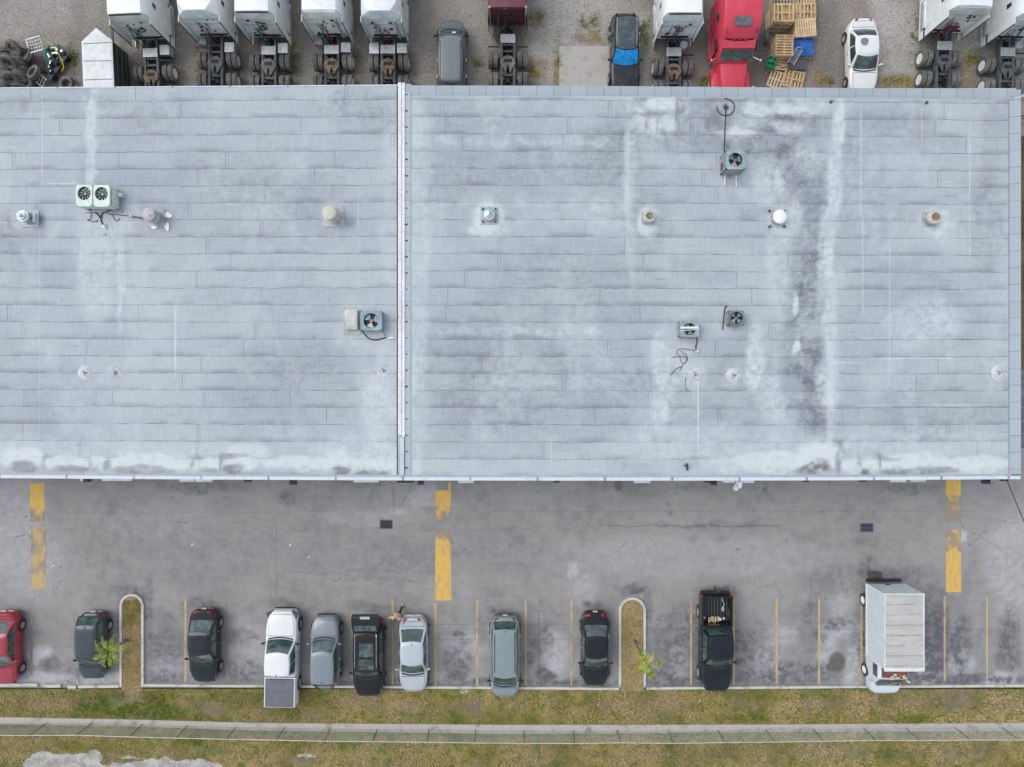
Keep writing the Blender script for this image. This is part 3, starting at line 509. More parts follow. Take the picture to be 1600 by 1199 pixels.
LB = [(1120, 190, 22, 14, .35), (1545, 230, 14, 70, .2), (1440, 190, 14, 50, .15), (1275, 732, 24, 9, 1.0), (1282, 724, 12, 7, .7), (1255, 735, 10, 4, .7), (1115, 192, 16, 11, .5), (1108, 182, 10, 8, .4), (1235, 305, 4, 18, .3), (1350, 738, 6, 3, .8)]
LP_ = [(35, 719, 34, 15, 1), (104, 727, 33, 11, .95), (155, 723, 14, 9, .9), (228, 725, 64, 14, 1), (322, 727, 23, 9, .9), (374, 726, 27, 12, .95), (500, 722, 88, 9, .85), (530, 713, 13, 13, .95), (590, 724, 26, 9, .9), (1205, 719, 62, 12, .9), (1280, 713, 32, 22, 1), (1327, 728, 12, 8, .95), (1361, 725, 15, 9, .85), (1430, 722, 56, 10, .95), (1520, 724, 52, 10, .9), (385, 704, 30, 9, .55), (1040, 164, 26, 11, .7), (1001, 187, 7, 16, .6), (1022, 197, 10, 11, .65), (1046, 196, 7, 11, .6), (1185, 172, 20, 10, .55), (1238, 168, 28, 8, .6), (1155, 205, 26, 5, .7), (1235, 205, 22, 8, .4), (1243, 476, 4, 17, .8), (1243, 541, 5, 10, .9), (764, 343, 22, 23, 1), (758, 358, 24, 10, .8), (1013, 346, 15, 20, 1), (1008, 357, 10, 14, .7), (1459, 343, 22, 20, .8), (1462, 360, 14, 10, .7), (1219, 342, 17, 17, .5), (517, 336, 20, 20, .25), (37, 340, 20, 20, .3), (1560, 583, 9, 9, .6)]
DP_ = [(36, 732, 22, 9, .85), (112, 735, 26, 6, .8), (167, 730, 7, 8, .7), (222, 737, 46, 8, .7), (326, 736, 15, 5, .6), (345, 723, 2, 13, .85), (364, 733, 17, 8, .95), (366, 712, 24, 4, .6), (300, 727, 2.5, 8, .6), (70, 724, 2.5, 12, .6), (140, 726, 2, 8, .5), (534, 736, 14, 6, 1), (580, 740, 27, 4, .85), (1352, 737, 7, 5, 1), (1310, 724, 4, 16, .8), (1375, 721, 2, 12, .85), (1343, 722, 3, 9, .6), (1403, 737, 26, 4, .8), (1462, 736, 32, 5, .8), (1385, 716, 22, 3, .5), (1060, 172, 2.5, 24, .85), (1040, 150, 24, 2.5, .6), (1012, 178, 30, 2.5, .6), (1050, 209, 18, 2.5, .7), (1028, 197, 2.5, 12, .6), (1008, 199, 2, 12, .5), (1190, 201, 26, 2, .7), (1130, 203, 10, 2, .5), (1105, 192, 7, 8, .5), (1120, 188, 9, 8, .5)]
rmask = dict(pl=lambda x, y: blobs(x, y, LP_, 6, 81, .35) * (.6 + .6 * fbm(x, y, 12, 3, 82)), pd=lambda x, y: blobs(x, y, DP_, 5, 83, .5) * np.clip(.35 + 1.1 * fbm(x, y, 9, 3, 84), 0, 1), light=lambda x, y: np.clip(blobs(x, y, LL, 9, 61, .8) * (.35 + fbm(x, y, 16, 4, 62) * 1.25) + np.clip((y - 690) / 40, 0, 1) * .22 + np.clip((fbm(x, y * .5, 42, 4, 66) - .56) * 2.0, 0, .26), 0, 1),
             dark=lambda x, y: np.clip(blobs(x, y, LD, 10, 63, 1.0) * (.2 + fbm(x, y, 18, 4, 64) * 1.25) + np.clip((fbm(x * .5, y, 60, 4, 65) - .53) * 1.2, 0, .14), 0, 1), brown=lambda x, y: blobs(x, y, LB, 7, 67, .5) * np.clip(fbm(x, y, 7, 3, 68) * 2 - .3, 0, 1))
M['roofw'] = roof_mat('rolled_roofing_coated', 0.0); M['roofe'] = roof_mat('rolled_roofing_silver_coated', 17.0)
def coping_mat(name, axis, c, dark=(.13, .17, .2), per=.262):
    n = NT(name); uv = n.coord('UV'); s = n.sep(uv); a = s[0] if axis == 'U' else s[1]
    f = n.noise(uv, 5, 5, .7); g = n.noise(uv, 40, 3, .7); fr = n.math('FRACT', n.math('DIVIDE', a, per)); i = n.math('FLOOR', n.math('DIVIDE', a, per))
    w = n.white(n.comb(i, 1.0)); col = n.mix(n.mul(w, .22), c, (.50, .57, .66)); col = n.mix(n.rng(f, .5, .72, 0, .45), col, (.33, .38, .42))
    col = n.mix(n.mul(n.rng(n.math('ABSOLUTE', n.add(fr, -.5)), .474, .492), n.rng(f, .35, .5, .35, .8)), col, dark)
    col = n.mix(n.rng(g, .55, .75, 0, .3), col, (.6, .65, .68)); return n.out(col, .6, .0, .35)
M['copN'] = coping_mat('parapet_coping_north', 'U', (.33, .375, .41)); M['copE'] = coping_mat('parapet_coping_east', 'V', (.37, .42, .46))
M['copW'] = coping_mat('roof_edge_metal', 'U', (.58, .64, .71), per=.9)
M['edge'] = simple('white_roof_trim', (.68, .71, .72), .5, 0, .12, 7); M['copS'] = coping_mat('gravel_stop_metal', 'U', (.60, .645, .71), per=1.05); M['strip'] = coping_mat('divider_flashing', 'V', (.375, .43, .465), (.2, .23, .26))
def wall_mat():
    n = NT('painted_stucco_wall'); p = n.pos(); a = n.noise(p, .8, 4, .6); b = n.noise(p, 25, 3, .7)
    return n.out(n.mix(n.rng(a, .35, .7), (.55, .56, .55), (.44, .45, .43)), .9, 0, .2, bump=b)
M['wall'] = wall_mat()
WH = thing('warehouse', 'long low warehouse with pale grey rolled roofing split by a white party wall trim', 'warehouse', (0, 0, 0))
XW, XE = -180, 1577        # the western end lies outside the picture
sheet('roof', rx, ry, RZ, np.concatenate([np.arange(-700, -10, 30.0), np.arange(-10, 622.1, 3.0)]), np.linspace(136, 743.5, 203), M['roofw'], rmask, kind=None, parent=WH)
sheet('roof', rx, ry, RZ, np.arange(643, XE + .5, 3.0), np.linspace(152, 743.5, 198), M['roofe'], rmask, kind=None, parent=WH)
def strip3(name, xs, ys, z0, z1, mat, slope=None):
    "raised band: top face at z1 with skirts, following the warped plan"
    m = MB(); cols = []
    rows = []
    for x in xs:
        a = [(rx(x, y), float(ry(x, y))) for y in ys]
        rows.append([(a[0][0], a[0][1], z0), (a[0][0], a[0][1], z1), (a[1][0], a[1][1], slope if slope is not None else z1), (a[1][0], a[1][1], z0)])
    m.rings(rows); o = m.build(name, mat, WH)
    uvl = o.data.uv_layers.new(name='UVMap')
    for l in o.data.loops:
        v = o.data.vertices[l.vertex_index].co; uvl.data[l.index].uv = ((v.x / KR + 800) / 100, (600 - v.y / KR) / 100)
    return o
# north parapet coping of the eastern roof with its cant strip, east parapet, southern gravel stop
strip3('parapet_coping', list(np.arange(641, 1585, 13.6)) + [1593.5], (137.4, 147.5), RZ - .1, RZ + .10, M['copN'], RZ + .06)
strip3('cant_strip', list(np.arange(643, 1570, 13.6)) + [1577], (147.5, 152.3), RZ - .1, RZ + .06, M['copN'], RZ + .004)
strip3('corner_flashing', (1577, 1584), (147.5, 152.3), RZ - .1, RZ + .03, M['copN'])
m = strip3('parapet_coping', (1584, 1593.5), (147.5, 741.9), RZ - .1, RZ + .08, M['copE'])
strip3('cant_strip', (1577, 1584), (152.3, 741.9), RZ - .1, RZ + .012, M['copE'])
strip3('gravel_stop', np.arange(-700, 1594, 30.0), (742, 745.2), RZ - .1, RZ + .012, M['copN'], RZ + .03)
strip3('fascia_cap', list(np.arange(-700, 1593, 30.0)) + [1593.5], (745.2, 750.2), RZ - .5, RZ + .05, M['copS'])
strip3('edge_flashing', list(np.arange(-700, 620, 30.0)) + [622], (133.8 + 1.8, 137.2), RZ - .4, RZ + .03, M['copW'])
strip3('party_wall_cap', (622.3, 627.2), (132.8, 679), RZ - .1, RZ + .07, M['edge'])
strip3('party_wall_cap', (628.6, 632.6), (132.8, 682), RZ - .1, RZ + .06, M['edge'])
strip3('expansion_joint', (627.2, 628.6), (134, 679), RZ - .1, RZ + .055, simple('joint_sealant_grey', (.48, .48, .48), .8))
strip3('party_wall_cap', (625.6, 631.6), (682.5, 742), RZ - .1, RZ + .10, simple('weathered_trim', (.50, .53, .58), .6))
strip3('gutter_base', (621.5, 643.5), (134, 743), RZ - .3, RZ - .01, simple('grey_roof_base', (.38, .42, .47), .7))
strip3('divider_flashing', (632.8, 641.5), (147, 741.6), RZ - .05, RZ + .012, M['strip'])
# dark straps on the flashing
sm_ = simple('dark_sealant', (.03, .035, .04), .7)
for k in range(24):
    x, y, z = RP(632.8, 151 + 25.6 * k, .04); y = float(ry(630, 151 + 25.2 * k)); j = random.random()
    MB().box((0, 0, 0), (.10 + .08 * j, .05 + .03 * j, .025), random.uniform(-.4, .4), taper=(.6, .6)).build('flashing_strap', sm_, WH, loc=(x + .08, y, RZ + .026))
for y0 in (235, 380, 520): pass
# walls
xw, xe = float(rx(-700, 0)), float(rx(1592.4, 0)); yn, ys_ = 16.95, -5.42
m = MB(); m.box(((xw + xe) / 2, yn - .15, 2.6), (xe - xw, .3, 5.3)); m.box(((xw + xe) / 2, ys_ + .15, 2.6), (xe - xw, .3, 5.3)); m.box((xe - .15, (yn + ys_) / 2, 2.6), (.3, yn - ys_ - .6, 5.3)); m.box((xw + .15, (yn + ys_) / 2, 2.6), (.3, yn - ys_ - .6, 5.3))
m.build('wall', M['wall'], WH)
M['rollup'] = simple('roll_up_door_paint', (.45, .47, .47), .6, 0, .1, 3); M['awn'] = simple('white_awning_metal', (.66, .68, .68), .5, 0, .1, 6)
# roll-up doors (ribbed) and entrance doors with little white awnings
def rollup(x):
    m = MB()
    for i in range(14): m.box((x, ys_ - .03, .14 + i * .26), (3.4, .06, .22))
    o = m.build('roll_up_door', M['rollup'], WH); MB().box((x, ys_ - .05, 3.75), (3.7, .1, .16)).build('door_header', M['awn'], o); MB().box((x, ys_ - .07, .55), (.3, .04, .05)).build('handle', M['black'], o)
def entrance(x):
    o = MB().box((x, ys_ - .03, 1.05), (1.0, .06, 2.1)).build('door', simple('entrance_door_paint', (.12, .17, .22), .5), WH); MB().box((x + .38, ys_ - .08, 1.0), (.05, .05, .14)).build('handle', M['chrome'], o)
def awning(x0, x1, py, z=3.0):
    a = P(x0, py, z); b = P(x1, py, z); m = MB(); w = b[0] - a[0]
    m.rings([[(xx, ys_ - .003, z + .3), (xx, a[1], z + .02), (xx, a[1], z - .1), (xx, ys_ - .003, z - .1)] for xx in (a[0], b[0])]); m.build('door_awning', M['awn'], WH, bevel=.01)
for x0, x1, py in ((126, 141, 752.6), (160, 206, 752.2), (281, 304, 753.4), (306, 332, 753.6), (553, 592, 754.6), (716, 740, 755.5), (991, 1016, 755.6), (1129, 1153, 755), (1155, 1178, 755.4), (1391, 1415, 754), (1423, 1446, 753.6)): awning(x0, x1, py); 
for px in (143, 300, 573, 728, 1003, 1403): entrance(P(px, 750, 2)[0])
for px in (80, 230, 420, 660, 850, 1090, 1230, 1330, 1480): rollup(P(px, 750, 2)[0])
m0 = None
for px in (30, 360, 500, 775, 950, 1165, 1550):
    x = P(px, 750, 2)[0]; o = MB().box((x, ys_ - .03, 2.0), (1.3, .06, 1.0)).build('window', M['glass_dk'], WH)
    fm = MB()
    for dx in (-.65, 0, .65): fm.box((x + dx, ys_ - .05, 2.0), (.06, .09, 1.1))
    for dz in (-.52, .52): fm.box((x, ys_ - .05, 2 + dz), (1.26, .08, .05))
    fm.build('window_frame', M['awn'], o)
# wall-mounted units and lamps that peep out past the roof edge
def wall_unit(px, py, w, z, label, name='wall_air_conditioner', cat='air conditioner', dark=True, grp=None):
    x, y = P(px, py, z); d = (ys_ - y)
    t = thing(name, label, cat, (x, ys_, z), 0, grp)
    MB().box((0, -d / 2 - .002, -.16), (w, d, .36)).build('housing', M['dark'] if dark else M['awn'], t, bevel=.012)
    g = MB()
    for i in range(max(3, int(w / .07))): g.box((-w / 2 + .05 + i * .07, -d - .006, -.16), (.03, .02, .28))
    g.build('grille', M['black'] if not dark else M['alu_d'], t)
    MB().box((0, -d * .55, .028), (w * .75, d * .5, .012)).build('top_panel', M['black'], t)
G_ = 'dark wall units under the southern roof edge'
for px, py, w, z, lb in ((134, 754.3, .32, 3.4, 'small dark wall unit under the roof edge, right of the upper left yellow bar'), (386, 754.2, .34, 3.4, 'small dark wall unit under the roof edge, above and left of the white pickup'), (457, 758.6, .36, 3.6, 'dark wall unit reaching out under the roof edge above the grey hatchback'), (633, 755.2, 1.0, 3.2, 'long dark grilled wall unit below the white party wall trim'), (657, 758.4, .34, 3.6, 'dark wall unit just left of the middle yellow bar'), (870, 755.2, .36, 3.4, 'small dark wall unit in the long gap right of the middle yellow bar'), (1106, 755, .34, 3.4, 'small dark wall unit left of the satellite dish, nearer the roof edge'), (1116, 759, .32, 3.6, 'dark wall unit left of the satellite dish, reaching further out'), (1260, 754, .34, 3.4, 'small dark wall unit under the roof edge between dish and storm drain'), (1350, 753.6, .34, 3.4, 'small dark wall unit straight above the right storm drain'), (1543, 757, .36, 3.6, 'dark wall unit right of the right hand yellow bar'), (1571, 752.6, .34, 3.4, 'dark wall unit at the corner where the black cable starts')):
    wall_unit(px, py, w, z, lb, grp=G_)
# satellite dish on the fascia
x, y = P(1150, 759, 5.2); t = thing('satellite_dish', 'small white satellite dish tilted out over the southern roof edge', 'satellite dish', (x, ys_, 5.0))
MB().tube([(0, -.05, 0), (0, -.25, .05), (.0, y - ys_ + .1, .2)], .025).build('bracket', M['alu_d'], t)
dm = MB(); dm.lathe([(.02, 0), (.14, .02), (.24, .06), (.31, .11), (.30, .12), (.23, .075), (.13, .035), (.02, .015)], seg=24); d_ = dm.build('reflector', M['edge'], t, smooth=40, loc=(.02, y - ys_, .22)); d_.rotation_euler = (R(28), R(24), 0)
MB().tube([(0, 0, .0), (.02, -.18, .36)], .012).box((.02, -.18, .36), (.05, .08, .05)).build('feed_arm', M['dark'], t, loc=(.02, y - ys_, .22))

# ------------------------------------------------------------------ things on the roof
def fan(parent, c, r, mat_b, nb=3, z=.0, twist=.5, grille=True, ang0=.3):
    MB().cyl((c[0], c[1], z - .22), (c[0], c[1], z - .20), r, 24).build('fan_well', M['black'], parent)
    b = MB()
    for k in range(nb):
        a = ang0 + 2 * math.pi * k / nb; w = 2 * math.pi / nb * .30
        def fn(u, v, a=a, w=w):
            rr = r * (.18 + .74 * v); aa = a + (u - .5) * 2 * w * (.6 + .4 * v); return (c[0] + rr * math.cos(aa), c[1] + rr * math.sin(aa), z - .12 + (u - .5) * .05)
        b.patch(fn, 3, 3); 
        def fn2(u, v, f=fn): q = f(u, v); return (q[0], q[1], q[2] - .006)
        b.patch(fn2, 3, 3)
    b.cyl((c[0], c[1], z - .17), (c[0], c[1], z - .07), r * .2, 12); b.build('fan_blades', mat_b, parent)
    if grille:
        g = MB(); rs = [r * f for f in (.35, .7, 1.0)]
        for q in rs:
            pts = [(c[0] + q * math.cos(t_), c[1] + q * math.sin(t_), z + .01) for t_ in np.linspace(0, 2 * math.pi, 21)]; g.tube(pts, .004, 3)
        for k in range(8):
            a = k * math.pi / 4 + .2; g.tube([(c[0], c[1], z + .012), (c[0] + r * math.cos(a), c[1] + r * math.sin(a), z + .012)], .004, 3)
        g.build('fan_guard', M['dark'], parent)
def holed_top(m, c, w, d, z, th, r, seg=24, cx=0, cy=0):
    "rectangular lid with a round hole"
    ins, ous = [], []
    for k in range(seg):
        a = 2 * math.pi * (k + .5) / seg; ca, sa = math.cos(a), math.sin(a); ins.append((c[0] + cx + r * ca, c[1] + cy + r * sa))
        s = min((w / 2 - (cx if ca > 0 else -cx)) / max(1e-6, abs(ca)), (d / 2 - (cy if sa > 0 else -cy)) / max(1e-6, abs(sa))); ous.append((c[0] + cx + s * ca, c[1] + cy + s * sa))
    rs = [[(x, y, z - th) for x, y in ins], [(x, y, z) for x, y in ins], [(x, y, z) for x, y in ous], [(x, y, z - th) for x, y in ous]]
    m.rings([list(r_) for r_ in rs], cap0=False, cap1=False); return m
def condenser(px, py, w, d, h, label, body, top, blade, nb=3, rz=0.0, legs=.12, fr=.38, louvre=True, bars=0, fo=(0, 0), a0=.3):
    x, y, z = RP(px, py, h + legs); t = thing('air_conditioning_unit', label, 'air conditioner', (x, y, RZ), rz)
    core = MB()
    wt = .03; zz = legs + h / 2
    core.box((0, -d / 2 + wt / 2, zz), (w, wt, h)); core.box((0, d / 2 - wt / 2, zz), (w, wt, h)); core.box((-w / 2 + wt / 2, 0, zz), (wt, d - 2 * wt, h)); core.box((w / 2 - wt / 2, 0, zz), (wt, d - 2 * wt, h)); core.box((0, 0, legs + .02), (w - .06, d - .06, .04))
    core.build('housing', body, t)
    if louvre:
        lm = MB(); n_ = int((h - .14) / .06)
        for i in range(n_):
            zc = legs + .07 + i * .06
            lm.box((0, -d / 2 - .008, zc), (w - .1, .016, .03)); lm.box((0, d / 2 + .008, zc), (w - .1, .016, .03)); lm.box((-w / 2 - .008, 0, zc), (.016, d - .1, .03)); lm.box((w / 2 + .008, 0, zc), (.016, d - .1, .03))
        lm.build('louvres', M['alu_d'] if body is not M.get('mint') else M['mint'], t)
    tm = MB(); r = fr * min(w, d); holed_top(tm, (0, 0), w + .03, d + .03, legs + h + .03, .05, r, cx=fo[0], cy=fo[1]); tm.build('top_cover', top, t)
    fan(t, fo, r, blade, nb, legs + h + .02, ang0=a0)
    lg = MB()
    for sx in (-1, 1):
        for sy in (-1, 1): lg.box((sx * (w / 2 - .06), sy * (d / 2 - .06), legs / 2), (.08, .08, legs))
    lg.build('feet', M['black'], t)
    if bars:
        bm_ = MB(); bm_.box((0, -.06, legs + h + .05), (w + .1, .03, .03), .06); bm_.box((0, .08, legs + h + .05), (w - .02, .12, .012)); bm_.build('crossbar', M['edge'], t)
    return t
M['mint'] = simple('mint_cream_housing', (.50, .60, .54), .55, 0, .12, 5); M['mint_t'] = simple('mint_cream_lid', (.62, .71, .64), .5, 0, .12, 5)
M['ac_blue'] = simple('blue_grey_housing', (.13, .19, .215), .55, 0, .25, 6); M['ac_top'] = simple('blue_grey_lid', (.23, .35, .40), .5, 0, .2, 6); M['ac_dk'] = simple('dark_coil_housing', (.06, .075, .085), .65, 0, .3, 9)
M['ac_top2'] = simple('green_grey_lid', (.27, .37, .38), .5, 0, .2, 6); M['ac_top3'] = simple('slate_lid', (.16, .21, .24), .5, 0, .25, 6)
M['blade_l'] = simple('fan_blade_light', (.42, .46, .46), .4, .3, .2, 10); M['blade_p'] = simple('fan_blade_rusty_grey', (.38, .34, .36), .5, .2, .3, 10); M['blade_m'] = simple('fan_blade_mint', (.5, .6, .52), .5, 0, .15, 10)
c1 = condenser(132, 306.5, .88, 1.17, .75, 'left mint cream air conditioner of the tall pair with wire fan grilles', M['mint'], M['mint_t'], M['blade_m'], 10, legs=.08, fr=.42, louvre=False, fo=(0, .12))
c2 = condenser(159, 307, .88, 1.17, .75, 'right mint cream air conditioner of the tall pair, a louvred box on its side', M['mint'], M['mint_t'], M['blade_m'], 10, legs=.08, fr=.42, louvre=False, fo=(0, .12), a0=.1)
MB().box((.50, -.04, .36), (.12, 1.0, .6), taper=(.9, .92)).build('side_hood', M['mint'], c2, bevel=.02); MB().box((.68, .22, .16), (.2, .2, .3)).build('junction_box', M['edge'], c2, bevel=.01); MB().box((0, 0, .05), (2.2, .1, .1)).build('rail', M['alu_d'], c2, loc=(-.4, -.66, 0))
condenser(580, 502, 1.18, 1.05, .55, 'blue grey air conditioner with three fan blades beside the cream box', M['ac_blue'], M['ac_top'], M['blade_l'], 3, legs=.1, fr=.40, louvre=True)
x, y, z = RP(549, 500, .3); t = thing('roof_hood', 'cream box shaped hood with rounded edges left of the three bladed air conditioner', 'roof hood', (x, y, RZ))
MB().box((0, 0, .17), (.72, 1.15, .34)).build('cover', simple('aged_cream_metal', (.52, .54, .49), .6, 0, .14, 4), t, bevel=.05); MB().box((0, -.1, .02), (.95, 1.5, .03)).build('curb_flashing', M['alu_d'], t, bevel=.01)
condenser(1149, 250.5, 1.05, 1.05, .95, 'tallest blue green air conditioner, beside the antenna mast', M['ac_dk'], M['ac_top2'], M['blade_p'], 3, legs=.2, fr=.36)
condenser(1077, 515, 1.05, .85, .5, 'green grey air conditioner with a white bar across its fan', M['ac_dk'], M['ac_top2'], M['ac_top2'], 4, legs=.15, fr=.40, bars=1)
condenser(1151, 497.5, .80, .80, .55, 'small dark air conditioner with four pale fan blades', M['ac_dk'], M['ac_top3'], M['blade_l'], 4, legs=.12, fr=.42, a0=.8)
# hoses, cables and fittings
def hose(label, pts, r, mat, cat='cable', name='cable', dz=.03, seg=5):
    q = [RP(px, py, dz_) for px, py, dz_ in pts]
    # smooth with Catmull-Rom
    out = []
    for i in range(len(q) - 1):
        p0, p1, p2, p3 = [Vector(q[max(0, min(len(q) - 1, i + k))]) for k in (-1, 0, 1, 2)]
        for s in range(4):
            t_ = s / 4; out.append(.5 * ((2 * p1) + (-p0 + p2) * t_ + (2 * p0 - 5 * p1 + 4 * p2 - p3) * t_ ** 2 + (-p0 + 3 * p1 - 3 * p2 + p3) * t_ ** 3))
    out.append(Vector(q[-1])); m = MB(); m.tube(out, r, seg); o = m.build(name, mat); c = out[0].copy()
    for v in o.data.vertices: v.co -= c
    o.location = c; return tag(o, label, cat)
hose('thick black hose arcing down from the left mint air conditioner', [(138, 327, .2), (144, 331, .06), (152, 335, .04), (157, 342, .03), (159, 348, .03), (162, 354, .03)], .035, M['black'], 'hose', 'hose')
hose('black hose bending left from the right mint air conditioner', [(173, 329, .2), (164, 332, .06), (159, 336, .04), (158, 342, .09)], .03, M['black'], 'hose', 'hose')
hose('thin grey cable loop below the right mint air conditioner', [(166, 333, .05), (175, 337, .03), (180, 345, .03), (183, 346, .03), (187, 342, .03)], .018, M['dark'])
hose('thin cable bent into a corner below the left mint air conditioner', [(142, 330, .05), (142, 342, .03), (136, 345, .03), (150, 347, .03), (152, 344, .03)], .018, M['dark'])
hose('long straight cable from the mint air conditioners to the capped vent', [(175, 335, .03), (190, 337, .03), (204, 338.5, .03), (224, 341, .03)], .02, M['dark'])
hose('red brown cable running beside the long straight cable', [(206, 340.5, .03), (216, 341.5, .03), (226, 343, .03)], .015, simple('brown_cable', (.14, .05, .05), .6))
hose('thick black hose sagging below the three bladed air conditioner', [(563, 513, .12), (568, 521, .05), (577, 530, .03), (588, 532, .03), (600, 529, .03), (606, 528, .03)], .033, M['black'], 'hose', 'hose')
hose('thin cable slanting from the three bladed air conditioner to the pipe fitting', [(596, 512, .2), (600, 521, .05), (605, 528, .03)], .015, M['dark'])
hose('tangled thin black wire lying below the green grey air conditioner', [(1088, 549, .03), (1070, 546, .03), (1060, 547, .03), (1057, 552, .03), (1062, 558, .03), (1064, 566, .03), (1069, 569, .03), (1073, 562, .03), (1068, 558, .03), (1050, 559, .03)], .014, M['black'], 'wire', 'wire')
hose('wire looping away to the lower left from the tangle', [(1063, 549, .03), (1072, 556, .03), (1074, 563, .03), (1067, 571, .03), (1062, 580, .03)], .014, M['black'], 'wire', 'wire')
hose('short curled wire end at the lower left of the tangle', [(1066, 573, .03), (1061, 575, .03), (1055, 578, .03), (1048, 587, .03)], .016, M['black'], 'wire', 'wire')
hose('grey wire trailing down past the round roof flange', [(1071, 590, .03), (1071, 602, .03), (1073, 610, .03), (1077, 613, .03)], .012, M['dark'], 'wire', 'wire')
hose('dark insulated pipe pair below the green grey air conditioner', [(1088, 527, .2), (1089, 535, .04), (1087, 544, .03), (1090, 549, .03)], .035, simple('dark_red_brown_pipe', (.07, .03, .04), .6), 'pipe', 'pipe')
hose('dark pipe looping left of the small four bladed air conditioner', [(1136, 479, .04), (1133, 481, .06), (1131, 495, .06), (1130, 505, .05), (1129, 516, .03)], .03, M['black'], 'pipe', 'pipe')
hose('left white pipe leg below the tallest air conditioner', [(1133, 269, .12), (1133, 280, .10), (1132.6, 291, .08)], .045, M['edge'], 'pipe', 'pipe')
hose('right white pipe leg below the tallest air conditioner', [(1150, 270, .12), (1150.4, 282, .10), (1150.6, 293, .08)], .045, M['edge'], 'pipe', 'pipe')
hose('thin bent wire between the two white pipe legs', [(1142, 272, .1), (1140, 278, .04), (1138, 281, .03)], .014, M['dark'], 'wire', 'wire')
def small(name, label, cat, px, py, boxes, mat, dz=.05):
    x, y, z = RP(px, py, dz); m = MB()
    for c, d, r in boxes: m.box(c, d, r, taper=(.8, .85))
    return tag(m.build(name, mat, loc=(x, y, RZ), bevel=.01), label, cat)
small('pipe_fitting', 'white pipe fitting where the sagging black hose ends', 'pipe fitting', 611, 529, [((0, 0, .06), (.36, .13, .12), .08), ((.2, .02, .04), (.16, .08, .07), .08), ((-.2, 0, .05), (.08, .16, .1), 0)], M['edge'])
small('pipe_fitting', 'white bent pipe cap at the foot of the mint air conditioner hoses', 'pipe fitting', 163, 355, [((0, 0, .08), (.16, .2, .16), .4), ((.08, -.08, .05), (.12, .12, .1), .8), ((.06, .14, .04), (.06, .16, .07), .1)], M['edge'])
small('pipe_fitting', 'cream pipe cap at the end of the dark insulated pipe', 'pipe fitting', 1090, 549, [((0, 0, .06), (.2, .2, .12), .7), ((-.08, -.06, .04), (.1, .12, .1), .3)], simple('cream_cap', (.55, .53, .46), .6))
small('pipe_fitting', 'small white box midway along the long straight cable', 'cable box', 204, 338, [((0, 0, .05), (.12, .12, .1), .1), ((.09, 0, .03), (.06, .08, .06), 0)], M['edge'])
small('roof_scrap', 'small grey scrap on the roof below the mint air conditioners', 'debris', 162, 366.5, [((0, 0, .02), (.24, .1, .04), .1), ((.05, .04, .02), (.12, .06, .05), .4)], M['alu_d'])
small('roof_bracket', 'dark bent bracket standing near the southern roof edge', 'bracket', 1073, 730, [((0, 0, .12), (.05, .42, .2), 0), ((-.08, .08, .14), (.18, .07, .16), 0), ((.03, -.12, .08), (.1, .09, .1), .2)], M['black'])
for px, py, lb in ((1298.5, 160, 'dark roof drain clip near the northern parapet above the long pale streak'), (1448, 161, 'dark roof drain clip near the northern parapet towards the right corner')):
    small('drain_clip', lb, 'drain clip', px, py, [((0, 0, .05), (.10, .13, .1), .1), ((.05, .05, .03), (.12, .08, .06), 0), ((-.04, -.04, .02), (.08, .1, .04), .3)], M['dark'])
for px, py, lb in ((600, 580, 'round patched roof flange near the white party wall trim'), (181, 583, 'round roof flange right of its twin on the left roof'), (133, 583, 'round roof flange left of its twin on the left roof'), (1086, 585, 'round roof flange below the tangled wires'), (1146, 587, 'round roof flange below the small four bladed air conditioner'), (1560, 583, 'round pale roof flange beside the eastern parapet')):
    x, y, z = RP(px, py); t = thing('roof_flange', lb, 'roof flange', (x, y, RZ), 0, 'round roof flanges'); MB().lathe([(.42, 0), (.40, .012), (.15, .02), (.0, .022)], seg=24).build('patch', simple('flange_patch', (.48, .52, .55), .7, 0, .2, 8), t, smooth=30)
    MB().lathe([(.07, .02), (.06, .12), (.04, .12), (.04, .05), (.0, .05)], seg=12).build('pipe_stub', M['alu_d'], t, smooth=30); m = MB()
    for k in range(3): m.box((.12 * math.cos(k * 2.2), .12 * math.sin(k * 2.2), .025), (.05, .04, .03))
    m.build('bolt', M['black'], t)
# ventilators
def vent(px, py, label, prof, cap, base=1.0, h=.9, patch=None, extra=None):
    x, y, z = RP(px, py, h); t = thing('roof_ventilator', label, 'roof vent', (x, y, RZ))
    MB().box((0, 0, .03), (base, base, .05)).build('curb_flashing', simple('flashing_grey', (.42, .46, .48), .6, 0, .15, 6), t, bevel=.01)
    MB().lathe([(.36, .05), (.25, .25), (.24, h * .6), (.24, h * .6 + .01)], seg=24).build('stack', M['alu_d'], t, smooth=35)
    MB().lathe(prof, seg=28).build('cap', cap, t, smooth=35)
    return t
cream = simple('cream_vent_cap', (.50, .49, .43), .55, 0, .12, 6); pinkish = simple('pinkish_aged_cap', (.48, .45, .45), .6, 0, .18, 7); rust = simple('rusty_vent_centre', (.24, .17, .13), .7, 0, .35, 12); white = simple('white_vent_cap', (.78, .8, .8), .4, 0, .05, 6); galv = simple('galvanised_cap', (.46, .52, .54), .3, .5, .15, 8)
t = vent(31.5, 337, 'tall conical white tipped roof vent, far left of the roof', [(.02, .95), (.08, .93), (.12, .8), (.22, .78), (.24, .7), (.33, .68), (.34, .55), (.30, .54), (.0, .54)], galv, .95, .85); MB().lathe([(.0, 1.06), (.09, 1.02), (.11, .9), (.0, .9)], seg=16).build('tip', white, t, smooth=40); MB().box((.46, -.02, .25), (.12, .5, .4)).build('side_louvre', M['copS'] if False else simple('pale_blue_louvre', (.42, .5, .6), .5), t, bevel=.01)
